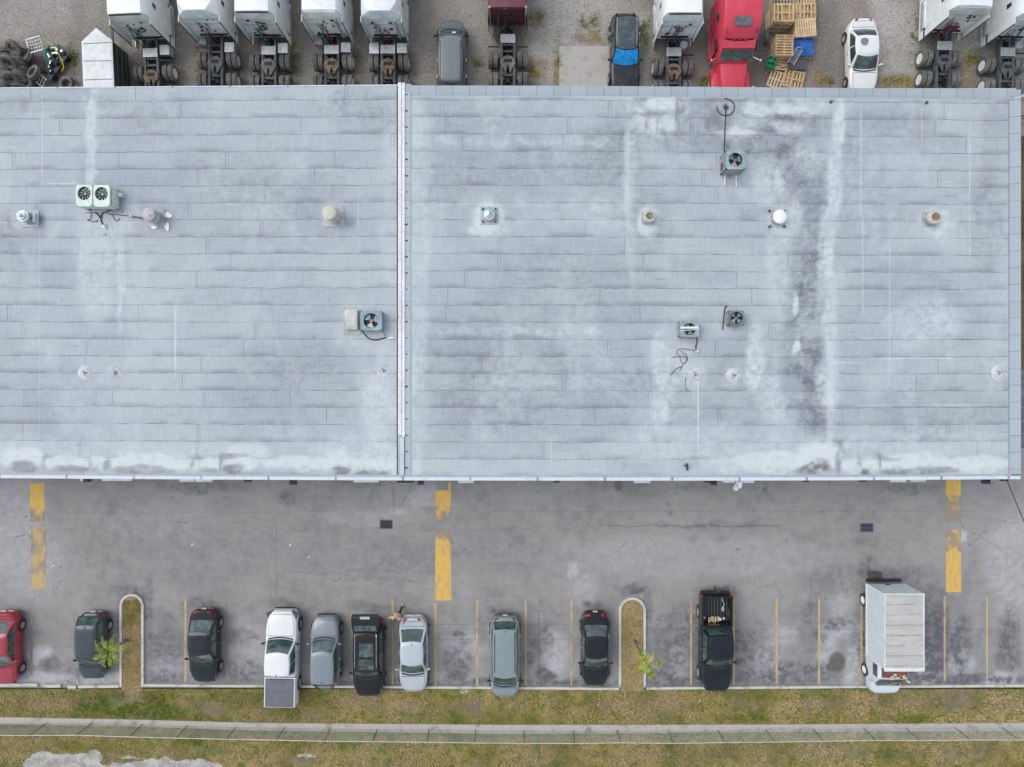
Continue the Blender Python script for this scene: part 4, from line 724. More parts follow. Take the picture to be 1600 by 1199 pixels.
t = vent(232.5, 336, 'round pinkish capped roof vent with white patches around its base', [(.0, .98), (.25, .95), (.36, .86), (.37, .78), (.30, .76), (.30, .62), (.44, .60), (.45, .5), (.0, .5)], pinkish, 1.0, .8)
pm_ = MB()
for dx, dy, sx, sy, rr in ((.5, .25, .42, .3, .3), (.45, -.4, .26, .42, .5), (-.28, .48, .2, .3, .6), (-.3, -.45, .34, .2, .1)):
    ring = [(dx + sx * .5 * math.cos(a) * (1 + .25 * math.sin(3 * a + rr * 9)), dy + sy * .5 * math.sin(a) * (1 + .2 * math.cos(2 * a + rr * 5)), .062) for a in np.linspace(0, 2 * math.pi, 17)[:-1]]; pm_ = MB(); pm_.rings([[(x_, y_, .03) for x_, y_, _ in ring], ring]); pm_.build('sealant_patch', white, t, loc=(.2, -.1, 0))
vent(514.5, 333, 'cream drum shaped roof vent leaning towards the left, left of the party wall', [(.0, 1.05), (.12, 1.05), (.14, 1.03), (.30, 1.02), (.38, 1.0), (.39, .8), (.33, .79), (.33, .62), (.46, .6), (.47, .48), (.0, .48)], cream, 1.15, .95)
t = vent(764, 335, 'low shiny galvanised roof vent on a pale patched square', [(.0, .52), (.1, .50), (.28, .42), (.36, .3), (.3, .28), (.0, .28)], simple('shiny_cap', (.5, .62, .66), .18, .75, .1, 8), 1.0, .4); m = MB()
for sx in (-1, 1):
    for sy in (-1, 1): m.box((sx * .36, sy * .36, .1), (.06, .12, .14), sx * sy * .7)
m.build('strut', M['black'], t)
t = vent(1014.5, 338.5, 'squat cream roof vent with a dark round centre', [(.20, .62), (.33, .60), (.37, .52), (.36, .42), (.28, .4), (.0, .4)], cream, .72, .5); MB().lathe([(.0, .63), (.2, .65), (.21, .5), (.0, .5)], seg=20).build('cap_centre', simple('grimy_grey_centre', (.2, .19, .17), .7, 0, .4, 14), t, smooth=35)
t = vent(1219.5, 339, 'bright white domed roof vent on a legged square base', [(.0, .74), (.2, .73), (.33, .68), (.40, .58), (.39, .54), (.0, .54)], white, .85, .62); m = MB()
for sx in (-1, 1):
    for sy in (-1, 1): m.box((sx * .42, sy * .44, .1), (.07, .14, .16), -sx * sy * .7)
m.build('strut', M['dark'], t)
t = vent(1460, 340, 'squat white rimmed roof vent with a rusty centre, right end of the roof', [(.22, .66), (.36, .64), (.40, .54), (.38, .42), (.0, .42)], cream, .85, .55); MB().lathe([(.0, .67), (.22, .69), (.22, .5), (.0, .5)], seg=20).build('cap_centre', rust, t, smooth=35)
# antenna: mast leaning on the tall unit with a ring cable around its foot
x, y, z = RP(1134, 168, .05); t = thing('antenna_mast', 'black antenna mast lying between the tall air conditioner and a ring of cable', 'antenna', (x, y, RZ))
b = Vector(RP(1130.5, 262, .75)) - Vector((x, y, RZ)); MB().tube([(0, 0, .06), tuple(b)], .035, 8).build('mast', M['black'], t)
pts = [(.50 * math.cos(a), .48 * math.sin(a) + .0, .03 + .01 * math.sin(5 * a)) for a in np.linspace(R(-185), R(100), 30)]; MB().tube(pts, .026, 6).build('cable_ring', M['black'], t)
m = MB()
for k in range(3): m.box((0, 0, .05), (.34, .05, .05), .3 + k * 1.05)
m.build('foot', M['dark'], t); MB().box((b.x + .02, b.y + .12, b.z - .3), (.1, .42, .3)).build('bracket', M['dark'], t)

# storm drains, overhead cable
def drain(px, py, w, d, label, mat):
    x, y = P(px, py); t = thing('storm_drain', label, 'storm drain', (x, y, 0)); m = MB()
    n = 8
    for i in range(n): m.box((-w / 2 + (i + .5) * w / n, 0, .012), (w / n * .45, d, .02))
    m.box((0, 0, .0135), (w, .05, .02)); m.build('grate', mat, t); MB().box((0, 0, .003), (w, d, .006)).build('pit', M['black'], t)
    f = MB()
    for sy in (-1, 1): f.box((0, sy * (d / 2 + .03), .008), (w + .12, .06, .016))
    for sx in (-1, 1): f.box((sx * (w / 2 + .03), 0, .008), (.06, d, .016))
    f.build('frame', simple('drain_frame', (.16, .16, .165), .7), t)
drain(603.5, 820, .74, .5, 'black iron storm drain between the party wall and the middle yellow bar', simple('drain_iron', (.055, .055, .07), .6, .3)); drain(1354, 825, .78, .5, 'blue grey iron storm drain above the box truck', simple('drain_iron_blue', (.09, .10, .19), .6, .3))
a = Vector((*P(1573, 751, 5.0), 5.0)); b = Vector((37.5, -27, 7.2)); pts = []
for k in range(15):
    s = k / 14; q = a.lerp(b, s); q.z -= .6 * 4 * s * (1 - s); pts.append(q)
tag(MB().tube([p_ - a for p_ in pts], .022, 5).tube([p_ - a + Vector((.06, .02, -.08)) for p_ in pts], .015, 5).build('overhead_cable', M['black'], loc=a), 'black overhead cable leaving the south east corner of the roof', 'cable')
# small litter on the asphalt
x, y = P(530, 902); tag(MB().box((0, 0, .02), (.05, .55, .03), -.25).box((.06, -.28, .02), (.2, .04, .03), .2).box((.02, .25, .02), (.25, .03, .03), -.1).build('scrap_bar', M['alu_d'], loc=(x, y, 0)), 'thin bent scrap bar lying on the open asphalt', 'scrap')
for px, py, lb in ((482, 872, 'small white litter on the asphalt above the grey hatchback'), (453, 853, 'crumpled white litter left on the asphalt, higher of the pair'), (83, 885, 'white litter beside the worn left yellow bar'), (300, 852, 'lone white speck of litter in the left half of the lot')):
    x, y = P(px, py); tag(MB().box((0, 0, .02), (.12, .07, .03), random.random() * 3, taper=(.6, .7)).box((.05, .04, .02), (.07, .09, .025), 1.0, taper=(.6, .7)).build('litter', M['edge'], loc=(x, y, 0)), lb, 'litter')
# ================================================================== VEHICLES
_wm = {}
def wheel_meshes(r, w, rimmat, key, old=False, dish=.02, spokes=5):
    k = (r, w, key, old)
    if k in _wm: return _wm[k]
    t = MB(); hw = w / 2
    t.lathe([(r * .62, -hw * .9), (r * .90, -hw), (r * .985, -hw * .8), (r, -hw * .55), (r, -hw * .12), (r * .975, -hw * .08), (r * .975, hw * .08), (r, hw * .12), (r, hw * .55), (r * .985, hw * .8), (r * .90, hw), (r * .62, hw * .9)], seg=28, axis='X', caps=False)
    tm = t.mesh('tyre', M['tyre_old'] if old else M['tyre'], 35)
    m = MB(); m.lathe([(r * .64, hw * .72), (r * .60, hw * .86), (r * .54, hw * .8), (r * .52, dish), (r * .2, dish), (r * .17, hw * .55), (.0, hw * .6)], seg=22, axis='X')
    if spokes:
        for i in range(spokes):
            a = 2 * math.pi * i / spokes; m.box((hw * .6, math.cos(a) * r * .36, math.sin(a) * r * .36), (.03, r * .46, r * .15), rot=Matrix.Rotation(a, 3, 'X'))
    m.lathe([(r * .64, -hw * .8), (r * .5, -hw * .6), (.0, -hw * .5)], seg=18, axis='X')
    _wm[k] = (tm, m.mesh('rim', rimmat, 35)); return _wm[k]
def put_wheel(parent, x, y, r, w, side, rimmat, key, old=False, dish=.02, spokes=5, name='wheel'):
    tm, rm = wheel_meshes(r, w, rimmat, key, old, dish, spokes)
    o = inst(name, tm, parent, (x, y, r), (0, 0, 0 if side > 0 else math.pi)); inst('rim', rm, o); return o

def car(label, kind, X, Y, rz, L, W, Ht, col, roofcol=None, front=1, wf=None, wr=None, hood=.75, belt=.95, trunk=.95, wb=.93, wt=.76, rims=None, extras=(), group=None, roof_len=None, glass=None, cat='car', nose=.55, name='parked_car', hoodz=None, tail=.5, plate=True):
    """wf, wr: y of the windshield foot and rear window foot; local +Y is the front of the car"""
    t = thing(name, label, cat, (X, Y, 0), rz + (0 if front > 0 else math.pi), group)
    h2 = L / 2; hw = W / 2; glass = glass or M['glass']; roofm = roofcol or col
    yf0, yf1, yr1, yr0 = wf[0], wf[1], wr[0], wr[1]       # windshield foot, roof front, roof rear, rear window foot
    by0 = -h2 if kind != 'pickup' else yr0 - .12
    hz0, hz1 = (hood, belt)
    def topz(y):
        if y > yf0:
            s = (y - yf0) / (h2 - yf0); return hz1 + (hz0 - hz1) * (s ** 1.8) - (.10 * max(0, (s - .88) / .12) ** 2)
        if y < yr0:
            s = (yr0 - y) / max(.05, (yr0 + h2)); return belt + (trunk - belt) * s - (.10 * max(0, (s - .85) / .15) ** 2)
        return belt
    def hwid(y):
        d = h2 - y; w = hw
        if d < 1.1: w *= 1 - (.33 + (1 - nose) * .34) * (1 - math.sqrt(max(0, 1 - ((1.1 - d) / 1.1) ** 2)))
        if d < 1.6: w *= 1 - .05 * ((1.6 - d) / 1.6) ** 1.5
        d = y + h2
        if kind != 'pickup' and d < .8: w *= 1 - (.24 + (1 - tail) * .34) * (1 - math.sqrt(max(0, 1 - ((.8 - d) / .8) ** 2)))
        if kind != 'pickup' and d < 1.2: w *= 1 - .04 * ((1.2 - d) / 1.2) ** 1.5
        return w * (1 - .012 * math.cos(y / L * 9))
    ys = sorted(set([by0, by0 + .015, by0 + .05, by0 + .11, by0 + .2, by0 + .34, by0 + .55] + list(np.linspace(by0 + .8, h2 - .8, 9)) + [h2 - .6, h2 - .42, h2 - .28, h2 - .17, h2 - .09, h2 - .04, h2 - .012, h2] + [yf0, yf0 - .001]))
    R_ = []
    for y in ys:
        w = hwid(y); z = topz(y); e = 1.0; zb = .22
        if y >= h2 - .001 or (y <= by0 + .001): e = .95; zb = .34; z -= .06
        pr = [(0, zb), (w * .86 * e, zb), (w * .97 * e, zb + .07), (w * e, zb + .22), (w * 1.0 * e, (zb + z) / 2 + .05), (w * .975 * e, z - .10), (w * .93 * e, z - .035), (w * .84 * e, z), (w * .5 * e, z + .022), (0, z + .03)]
        ring = [(x, y, zz) for x, zz in pr] + [(-x, y, zz) for x, zz in pr[-2:0:-1]]
        R_.append(ring)
    bm_ = MB(); bm_.rings(R_)
    # greenhouse shell
    zb_, zt_ = belt - .02, Ht
    bow_f, bow_r = .13, .07
    def lw(f): return (wb + (wt - wb) * f) * hw
    def front_pt(u, f, off=0.0):
        yy = yf0 + (yf1 - yf0) * f - (bow_f + .02) * u * u; xx = u * lw(f) * .985
        zz = zb_ + (zt_ - zb_) * (1 - (1 - f) ** 1.15 if f < 1 else 1); return Vector((xx, yy, zz)) + Vector((0, .55, .8)) * off
    def rear_pt(u, f, off=0.0):
        yy = yr0 + (yr1 - yr0) * f + bow_r * u * u; xx = u * lw(f) * .985; zz = zb_ + (zt_ - zb_) * (1 - (1 - f) ** 1.15 if f < 1 else 1)
        return Vector((xx, yy, zz)) + Vector((0, -.6, .7)) * off
    def side_pt(sx, s, f, off=0.0):   # s 0 rear .. 1 front
        a = rear_pt(sx, f); b = front_pt(sx, f); p = a.lerp(b, s); p.x += sx * (.05 * (1 - (2 * s - 1) ** 2)); return p + Vector((sx, 0, .25)) * off
    def ring(f, ins=0.0, dz=0.0):
        out = [front_pt(u, f) for u in (-1, -.75, -.4, 0, .4, .75, 1)] + [side_pt(1, s, f) for s in (.85, .6, .35, .15)] + [rear_pt(u, f) for u in (1, .75, .4, 0, -.4, -.75, -1)] + [side_pt(-1, s, f) for s in (.15, .35, .6, .85)]
        if ins:
            c = Vector((0, (yf1 + yr1) / 2, 0)); out = [Vector((p.x * (1 - ins), c.y + (p.y - c.y) * (1 - ins * .75), p.z + dz)) for p in out]
        return [tuple(p) for p in out]
    bm_.rings([ring(0), ring(.25), ring(.5), ring(.75), ring(.93), ring(1.0, .035, .012)], cap0=False)
    bm_.build('body', col, t, smooth=38)
    rm = MB(); rm.rings([ring(1.0, .03, -.004), ring(1.0, .05, .022), ring(1.0, .13, .042), ring(1.0, .32, .058), ring(1.0, .65, .066)]); rm.build('roof', roofm, t, smooth=40)
    # glazing
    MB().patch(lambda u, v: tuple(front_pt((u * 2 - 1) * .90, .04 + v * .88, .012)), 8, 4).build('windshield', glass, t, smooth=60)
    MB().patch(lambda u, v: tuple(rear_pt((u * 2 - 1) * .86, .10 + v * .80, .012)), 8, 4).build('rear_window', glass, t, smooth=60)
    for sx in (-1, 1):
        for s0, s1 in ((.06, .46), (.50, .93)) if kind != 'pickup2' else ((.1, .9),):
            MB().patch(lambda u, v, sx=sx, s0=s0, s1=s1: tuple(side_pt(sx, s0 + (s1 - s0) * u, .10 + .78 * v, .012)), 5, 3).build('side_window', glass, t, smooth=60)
    # cowl / wiper strip
    MB().patch(lambda u, v: (lambda p: (p.x, p.y + .02 + v * .09, topz(p.y + .1) + .036 - .0 * v))(front_pt((u * 2 - 1) * .86, 0)), 8, 1).build('wiper_cowl', M['black'], t)
    # hood and trunk panels (3 mm seams)
    def panel(name, ya, yb, k=.80, m_=col, dz=.009):
        def fn(u, v):
            y = ya + (yb - ya) * v; x = (u * 2 - 1) * hwid(y) * k; z = topz(y)
            zz = z + .03 - .012 * min(1, abs(x) / (hwid(y) * .5)) ** 2 * 1 if abs(x) < hwid(y) * .5 else z + .022 - .022 * (abs(x) / hwid(y) - .5) / .34
            yy = y + (.05 * (1 - (u * 2 - 1) ** 2) if v > .5 and ya > 0 else 0)
            return (x, yy, zz + dz)
        MB().patch(fn, 12, 8).build(name, m_, t, smooth=60)
    panel('hood_gap', yf0 + .14, h2 - .215, .815, M['black'], .005); panel('hood', yf0 + .17, h2 - .24)
    if kind == 'sedan': panel('trunk_gap', -h2 + .195, yr0 - .055, .795, M['black'], .005); panel('trunk_lid', -h2 + .22, yr0 - .08, .78)
    # doors: thin panels on the sides
    if kind != 'van' or True:
        for sx in (-1, 1):
            for a_, b_ in (((yr0 * .72 + .25), -.02 + (yf0 + yr0) / 2 + .0), ((yf0 + yr0) / 2 + .02, yf0 - .12)):
                if b_ - a_ < .35: continue
                d_ = MB().patch(lambda u, v, sx=sx, a_=a_, b_=b_: (sx * (hwid(a_ + (b_ - a_) * u) * (1.0 if v < .7 else 1.0 - .03 * (v - .7) / .3) + .006), a_ + (b_ - a_) * u, .38 + (belt - .5) * v), 3, 4).build('door', col, t, smooth=50)
                MB().box((sx * (hw + .012), a_ + .14, belt - .22), (.035, .17, .035)).build('handle', M['chrome'] if col is not M.get('c_black') else M['dark'], d_)
    # lamps, mirrors, bumpers, plate
    fx = hwid(h2 - .22); zf = topz(h2 - .3)
    for sx in (-1, 1):
        def hl(u, v, sx=sx):
            y = h2 - .06 - .42 * u; x = hwid(y) * (.62 + .28 * v + .07 * u); return (sx * x, y, topz(y) + .012 - .07 * v - (.05 if u < .05 else 0))
        MB().patch(hl, 5, 3).build('headlight', M['lamp_w'], t, smooth=50)
        yb = -h2
        if kind in ('sedan',):
            def tl(u, v, sx=sx):
                y = yb + .02 + .36 * u * (.35 + .65 * v); return (sx * (hwid(y) * (.52 + .475 * v)), y, topz(y) + .036 - .13 * v * v)
            MB().patch(tl, 5, 4).build('tail_light', M['lamp_r'], t, smooth=50)
        elif kind != 'pickup':
            def tl(u, v, sx=sx):
                y = yb + .0 + .26 * u; return (sx * (hwid(y) * (.78 + .23 * min(1, v * 1.4)) + .012), y + .02, .70 + (belt - .62) * (1 - v) * 1.0)
            MB().patch(tl, 4, 4).build('tail_light', M['lamp_r'], t, smooth=50)
        y0 = yf0 - .32; mm = MB(); mm.box((sx * (hw + .10), y0, belt + .07), (.20, .11, .15), rot=Matrix.Rotation(-sx * .28, 3, 'Z'), taper=(.85, .8)).box((sx * (hw - .02), y0 + .03, belt + .02), (.14, .06, .05)); mm.build('mirror', col if 'bodymirror' in extras else M['black'], t, bevel=.02)
        # wheels with dark arches
        for yw in (h2 - .90 if kind != 'pickup' else h2 - 1.0, -h2 + (.98 if kind != 'pickup' else 1.25)):
            r = .33 if kind in ('sedan', 'hatch') else .37 if kind != 'pickup' else .41
            MB().lathe([(r + .055, 0), (r + .05, .018), (.0, .018)], seg=22, axis='X').build('wheel_arch', M['black'], t, loc=(sx * (hw + .0) - (.0 if sx > 0 else .018), yw, r + .01))
            put_wheel(t, sx * (hw - .055), yw, r, .21, sx, rims or M['rim'], 'car' + (rims or M['rim']).name)
    MB().rings([[(-fx * .8, h2 - .0, .30), (-fx * .8, h2 + .03, .34), (-fx * .8, h2 + .03, .46), (-fx * .8, h2 - .0, .50)], [(fx * .8, h2 - .0, .30), (fx * .8, h2 + .03, .34), (fx * .8, h2 + .03, .46), (fx * .8, h2 - .0, .50)]]).build('front_bumper', M['black'], t)
    if kind != 'pickup':
        q = hwid(-h2 + .05) * .92
        MB().rings([[(-q, -h2 + .06, .45), (-q, -h2 - .0, .47), (-q, -h2 - .02, .58), (-q, -h2 + .06, .6)], [(-q * .6, -h2, .44), (-q * .6, -h2 - .06, .46), (-q * .6, -h2 - .06, .58), (-q * .6, -h2, .6)], [(q * .6, -h2, .44), (q * .6, -h2 - .06, .46), (q * .6, -h2 - .06, .58), (q * .6, -h2, .6)], [(q, -h2 + .06, .45), (q, -h2, .47), (q, -h2 - .02, .58), (q, -h2 + .06, .6)]]).build('rear_bumper', M['dark'] if 'darkbumper' in extras else col, t, smooth=50)
        if plate: MB().box((0, -h2 - .035, .70), (.31, .012, .16), rot=Matrix.Rotation(-.3, 3, 'X')).build('number_plate', M['plate_num'], t)
    if 'rails' in extras:
        for sx in (-1, 1): MB().tube([(sx * hw * wt * .86, yf1 - .35, Ht + .03), (sx * hw * wt * .88, yf1 - .45, Ht + .085), (sx * hw * wt * .88, yr1 + .25, Ht + .085), (sx * hw * wt * .86, yr1 + .12, Ht + .03)], .022, 6).build('roof_rail', M['chrome'], t)
    if 'darkrails' in extras:
        for sx in (-1, 1): MB().tube([(sx * hw * wt * .86, yf1 - .35, Ht + .03), (sx * hw * wt * .88, yf1 - .45, Ht + .07), (sx * hw * wt * .88, yr1 + .25, Ht + .07), (sx * hw * wt * .86, yr1 + .12, Ht + .03)], .02, 6).build('roof_rail', M['black'], t)
    if 'antenna' in extras: MB().box((0, yr1 + .14, Ht + .09), (.035, .16, .07), taper=(.5, .4)).build('antenna_fin', M['black'], t)
    if 'antenna_f' in extras: MB().box((0, yr1 + .1, Ht + .08), (.03, .12, .05), taper=(.5, .4)).build('antenna_fin', M['black'], t)
    if 'sunroof' in extras: MB().box((0, yf1 - .62, Ht + .066), (W * .47, .62, .012)).build('sunroof', M['glass_dk'], t, bevel=.004)
    if 'panoroof' in extras:
        MB().box((-.02, yf1 - .55, Ht + .064), (W * .50, .66, .012)).build('sunroof', M['glass_dk'], t, bevel=.004); MB().box((-.05, yf1 - 1.45, Ht + .066), (W * .46, .85, .012)).build('sunroof', M['glass_dk'], t, bevel=.004)
    return t, dict(topz=topz, hwid=hwid, front_pt=front_pt, rear_pt=rear_pt)

M['c_black'] = paint('black_car_paint', (.005, .006, .007), .08, .02, 0, .3, .35); M['c_blackb'] = paint('black_blue_car_paint', (.006, .010, .013), .08, .025, 0, .35, .35)
M['c_dgrey'] = paint('dark_grey_car_paint', (.03, .045, .058), .15, .05, 0, .4, .4); M['c_grey'] = paint('grey_car_paint', (.20, .235, .26), .28, .14, .15); M['c_silver'] = paint('silver_car_paint', (.46, .52, .55), .3, .1, .2)
M['c_white'] = paint('white_car_paint', (.72, .74, .75), .3, .08); M['c_red'] = paint('red_car_paint', (.33, .012, .03), .22, .08); M['c_greyg'] = paint('green_grey_van_paint', (.22, .275, .285), .3, .16, .15)
M['c_suv'] = paint('dusty_dark_suv_paint', (.085, .10, .11), .35, .22); M['c_suv2'] = paint('dark_teal_suv_paint', (.012, .02, .026), .2, .10, 0, .35, .4)
M['tonneau'] = simple('grey_tonneau_vinyl', (.14, .15, .175), .7, 0, .12, 3)
PI = math.pi
# south row (front = -1 points to the grass)
car('dark red car cut off by the left edge of the picture', 'sedan', -32.55, -16.95, 0, 4.65, 1.82, 1.44, M['c_red'], front=-1, wf=(1.02, .25), wr=(-1.15, -1.85), hood=.70, belt=.93, trunk=.98, extras=('bodymirror',))
car('dark grey hatchback with a palm leaning over its side', 'hatch', -26.85, -16.78, 0, 4.25, 1.72, 1.50, M['c_dgrey'], front=-1, wf=(1.15, .50), wr=(-1.55, -2.0), hood=.76, belt=.97, trunk=.95, wt=.74, extras=('antenna_f',))
car('black sedan alone in its bay, left of the white pickup', 'sedan', -19.72, -16.8, .0, 4.7, 1.82, 1.43, M['c_blackb'], front=-1, wf=(1.05, .30), wr=(-1.10, -1.80), hood=.70, belt=.93, trunk=.99, tail=.35, nose=.35)
car('grey hatchback parked nose out, right of the white pickup', 'suv', -11.93, -17.15, 0, 4.55, 1.84, 1.62, M['c_grey'], front=1, wf=(.95, .28), wr=(-1.75, -2.12), hood=.86, belt=1.05, trunk=.98, wt=.76, wb=.90, tail=.3, extras=('antenna_f', 'bodymirror'))
blk, _ = car('black suv with its tailgate raised and two roof windows', 'suv', -9.15, -17.5, 0.0, 4.85, 1.96, 1.74, M['c_black'], front=-1, wf=(1.18, .62), wr=(-1.92, -2.22), hood=.98, belt=1.12, trunk=1.0, wt=.78, wb=.92, nose=.7, tail=.9, extras=('rails', 'panoroof', 'antenna'))
car('silver sedan parked between the black suv and the green grey minivan', 'sedan', -6.32, -17.35, .012, 4.85, 1.84, 1.45, M['c_silver'], front=-1, wf=(1.15, .42), wr=(-1.0, -1.80), hood=.70, belt=.93, trunk=1.0, nose=.35, tail=.35, extras=('bodymirror', 'antenna_f'))
car('green grey minivan with its nose over the kerb, right of the silver sedan', 'van', -.45, -17.45, 0, 5.15, 1.9, 1.74, M['c_greyg'], front=-1, wf=(1.72, .98), wr=(-2.02, -2.40), hood=.88, belt=1.08, trunk=.98, wt=.76, wb=.9, nose=.4, tail=.6, extras=('darkrails', 'antenna_f', 'darkbumper'))
car('black sedan close to the right hand planting island', 'sedan', 5.33, -17.02, 0, 4.75, 1.82, 1.43, M['c_blackb'], front=-1, wf=(1.10, .32), wr=(-1.02, -1.72), hood=.70, belt=.92, trunk=.98, nose=.4, tail=.45)
# raised tailgate
tg = MB(); tg.rings([[(-.80, -1.98, 1.76), (.80, -1.98, 1.76), (.80, -1.98, 1.80), (-.80, -1.98, 1.80)], [(-.84, -2.5, 1.96), (.84, -2.5, 1.96), (.84, -2.48, 2.01), (-.84, -2.48, 2.01)], [(-.86, -2.92, 1.93), (.86, -2.92, 1.93), (.86, -2.95, 2.0), (-.86, -2.95, 2.0)], [(-.80, -3.08, 1.80), (.80, -3.08, 1.80), (.80, -3.12, 1.86), (-.80, -3.12, 1.86)]])
g_ = tg.build('tailgate', M['c_blackb'], blk, smooth=30, bevel=.01); MB().box((0, -2.93, 2.03), (.6, .16, .03)).build('tailgate_trim', M['chrome'], g_, bevel=.005); MB().box((0, -2.25, 1.92), (1.35, .4, .012), rot=Matrix.Rotation(-.38, 3, 'X')).build('tailgate_window', M['glass_dk'], g_)
MB().tube([(-.8, -2.3, 1.2), (-.82, -2.75, 1.9)], .02).tube([(.8, -2.3, 1.2), (.82, -2.75, 1.9)], .02).build('gas_strut', M['dark'], blk)
MB().box((0, -2.42, .95), (1.5, .12, .7)).build('cargo_opening', M['black'], blk)

def pickup(label, X, Y, rz, L, W, Ht, col, front, bed_len, **kw):
    h2 = L / 2; yr0 = -h2 + bed_len
    t, f = car(label, 'pickup', X, Y, rz, L, W, Ht, col, front=front, wf=kw.pop('wf'), wr=(yr0 + .28, yr0 + .10), hood=kw.pop('hood', 1.02), belt=kw.pop('belt', 1.18), cat='pickup truck', name='pickup_truck', **kw)
    hw = W / 2; b = MB(); y0, y1 = -h2, yr0 - .04; z0, z1 = .48, 1.24
    for sx in (-1, 1):
        b.rings([[(sx * (hw - .13), y, z0), (sx * (hw - .0), y, z0), (sx * (hw + .01), y, z0 + .35), (sx * (hw - .01), y, z1 - .06), (sx * (hw - .04), y, z1), (sx * (hw - .13), y, z1)] for y in (y0 + .02, (y0 + y1) / 2, y1)])
    b.box((0, y0 + .05, (z0 + z1) / 2 + .0), (W - .28, .08, z1 - z0 - .02)); b.box((0, y1 - .04, (z0 + z1) / 2), (W - .28, .07, z1 - z0)); b.box((0, (y0 + y1) / 2, z0 + .04), (W - .27, y1 - y0 - .18, .08))
    bo = b.build('cargo_bed', col, t, bevel=.012)
    lm = MB()
    for i in range(9): lm.box((-hw + .22 + i * (W - .44) / 8, (y0 + y1) / 2, z0 + .095), (.07, y1 - y0 - .24, .02))
    lm.build('bed_liner', M['dark'], bo)
    MB().box((0, y0 - .08, .62), (W * .92, .2, .16)).build('rear_bumper', M['black'] if col is M['c_blackb'] else M['chrome'], t, bevel=.02)
    for sx in (-1, 1): MB().box((sx * (hw - .05), y0 - .005, .98), (.13, .05, .36)).build('tail_light', M['lamp_r'], t)
    return t, y0, y1
wp, y0, y1 = pickup('white pickup with a grey bed cover hanging over the grass', -14.68, -17.5, -.018, 6.05, 2.0, 1.88, M['c_white'], 1, 1.95, wf=(1.35, .66), nose=.78, wt=.76, extras=('antenna_f',))
MB().patch(lambda u, v: ((u * 2 - 1) * .90, y0 + .06 + (y1 - y0 - .16) * v, 1.262 + .012 * math.cos((u - .5) * 3) + (.008 if int(v * 8 + .01) % 3 == 0 else 0)), 6, 16).build('bed_cover', M['tonneau'], wp, smooth=30)
MB().box((0, 2.93, .78), (1.35, .16, .34)).build('grille', M['dark'], wp, bevel=.02)
for sx in (-1, 1): MB().box((sx * .80, 2.78, .95), (.34, .34, .16), sx * -.35).build('headlight_surround', M['dark'], wp, bevel=.02)
bp, y0, y1 = pickup('black pickup with planks and rope in its open bed', 13.02, -16.55, 0.0, 6.15, 2.0, 1.90, M['c_blackb'], -1, 1.95, wf=(1.42, .72), nose=.5, wt=.78, extras=())
MB().box((-.02, y0 - .25, .55), (.14, .35, .1)).box((-.25, y0 - .2, .72), (.5, .08, .12), .5).build('tow_hitch', M['dark'], bp)
wood = simple('weathered_timber', (.52, .38, .21), .85, 0, .16, 3); wood2 = simple('pale_timber', (.68, .53, .33), .85, 0, .12, 3); wood3 = simple('grey_timber', (.34, .30, .25), .9, 0, .3, 8)
for i in range(7):
    x = 13.02 + (-.42 + i * .105); tag(MB().box((0, 0, 0), (.06, random.uniform(.3, .42), .05), random.uniform(-.1, .1)).build('plank', wood if i % 2 else wood2, loc=(x, -16.55 + 3.07 - 1.62 + random.uniform(-.04, .04), .72)), 'short timber offcut standing in the row of offcuts in the black pickup bed', 'plank', 'timber offcuts in the pickup bed')
q = [(13.02 + .62 - .25 * .8 + dx, -13.6 + dy, .68) for dx, dy in ((.12, 0), (.05, -.14), (.0, -.28), (.12, -.42), (.16, -.6), (.06, -.72), (.0, -.86), (.04, -.98), (.16, -.9), (.14, -.74), (.04, -.84), (.12, -1.0))]
tag(MB().tube([tuple(Vector(p_) - Vector(q[0])) for p_ in q], .018, 5).build('rope', M['edge'], loc=q[0]), 'white rope lying in loops in the black pickup bed', 'rope')
for dx, dy, s, lb in ((-.72, -15.0, .16, 'white plastic bottle by the left wall of the black pickup bed'), (.30, -15.08, .2, 'white bundled rag beside the timber offcuts'), (.55, -15.05, .15, 'small white tub at the cab end of the pickup bed')):
    tag(MB().cyl((0, 0, 0), (0, 0, s), s * .45, 10).cyl((0, 0, s), (0, 0, s * 1.3), s * .2, 8).build('container', M['edge'], loc=(13.02 + dx, dy, .60)), lb, 'container')
# north yard cars
car('dark grey minivan with a pale sticker on its windshield, near the five white tractors', 'van', -3.85, 20.85, 0, 4.75, 1.84, 1.74, M['c_suv'], front=1, wf=(1.55, .95), wr=(-1.95, -2.25), hood=.85, belt=1.05, trunk=.98, wt=.80, wb=.93, nose=.45, tail=.7, extras=('darkrails',), roofcol=paint('dusty_slate_roof', (.13, .155, .17), .4, .3))
s2, f2 = car('dark suv with a bright blue sunshade over its windshield', 'suv', 7.2, 21.15, 0, 4.85, 1.88, 1.68, M['c_suv2'], front=-1, wf=(.92, .25), wr=(-1.88, -2.2), hood=.88, belt=1.06, trunk=.98, wt=.74, wb=.92, nose=.55, tail=.6, extras=('rails',), roofcol=paint('dusty_teal_roof', (.04, .062, .078), .3, .3, 0, .3, .4))
bl = MB().patch(lambda u, v: tuple(f2['front_pt']((u * 2 - 1) * .95, .02 + v * .95, .05 + .015 * math.sin(u * 17) * math.sin(v * 5 + 1))), 14, 6).build('sunshade', simple('bright_blue_tarp', (.01, .30, .72), .45, 0, .3, 8), None, smooth=40)
bl.location = (7.2, 21.15, 0); bl.rotation_euler[2] = PI; tag(bl, 'bright blue tarp sunshade spread over the dark suv windshield', 'sunshade')
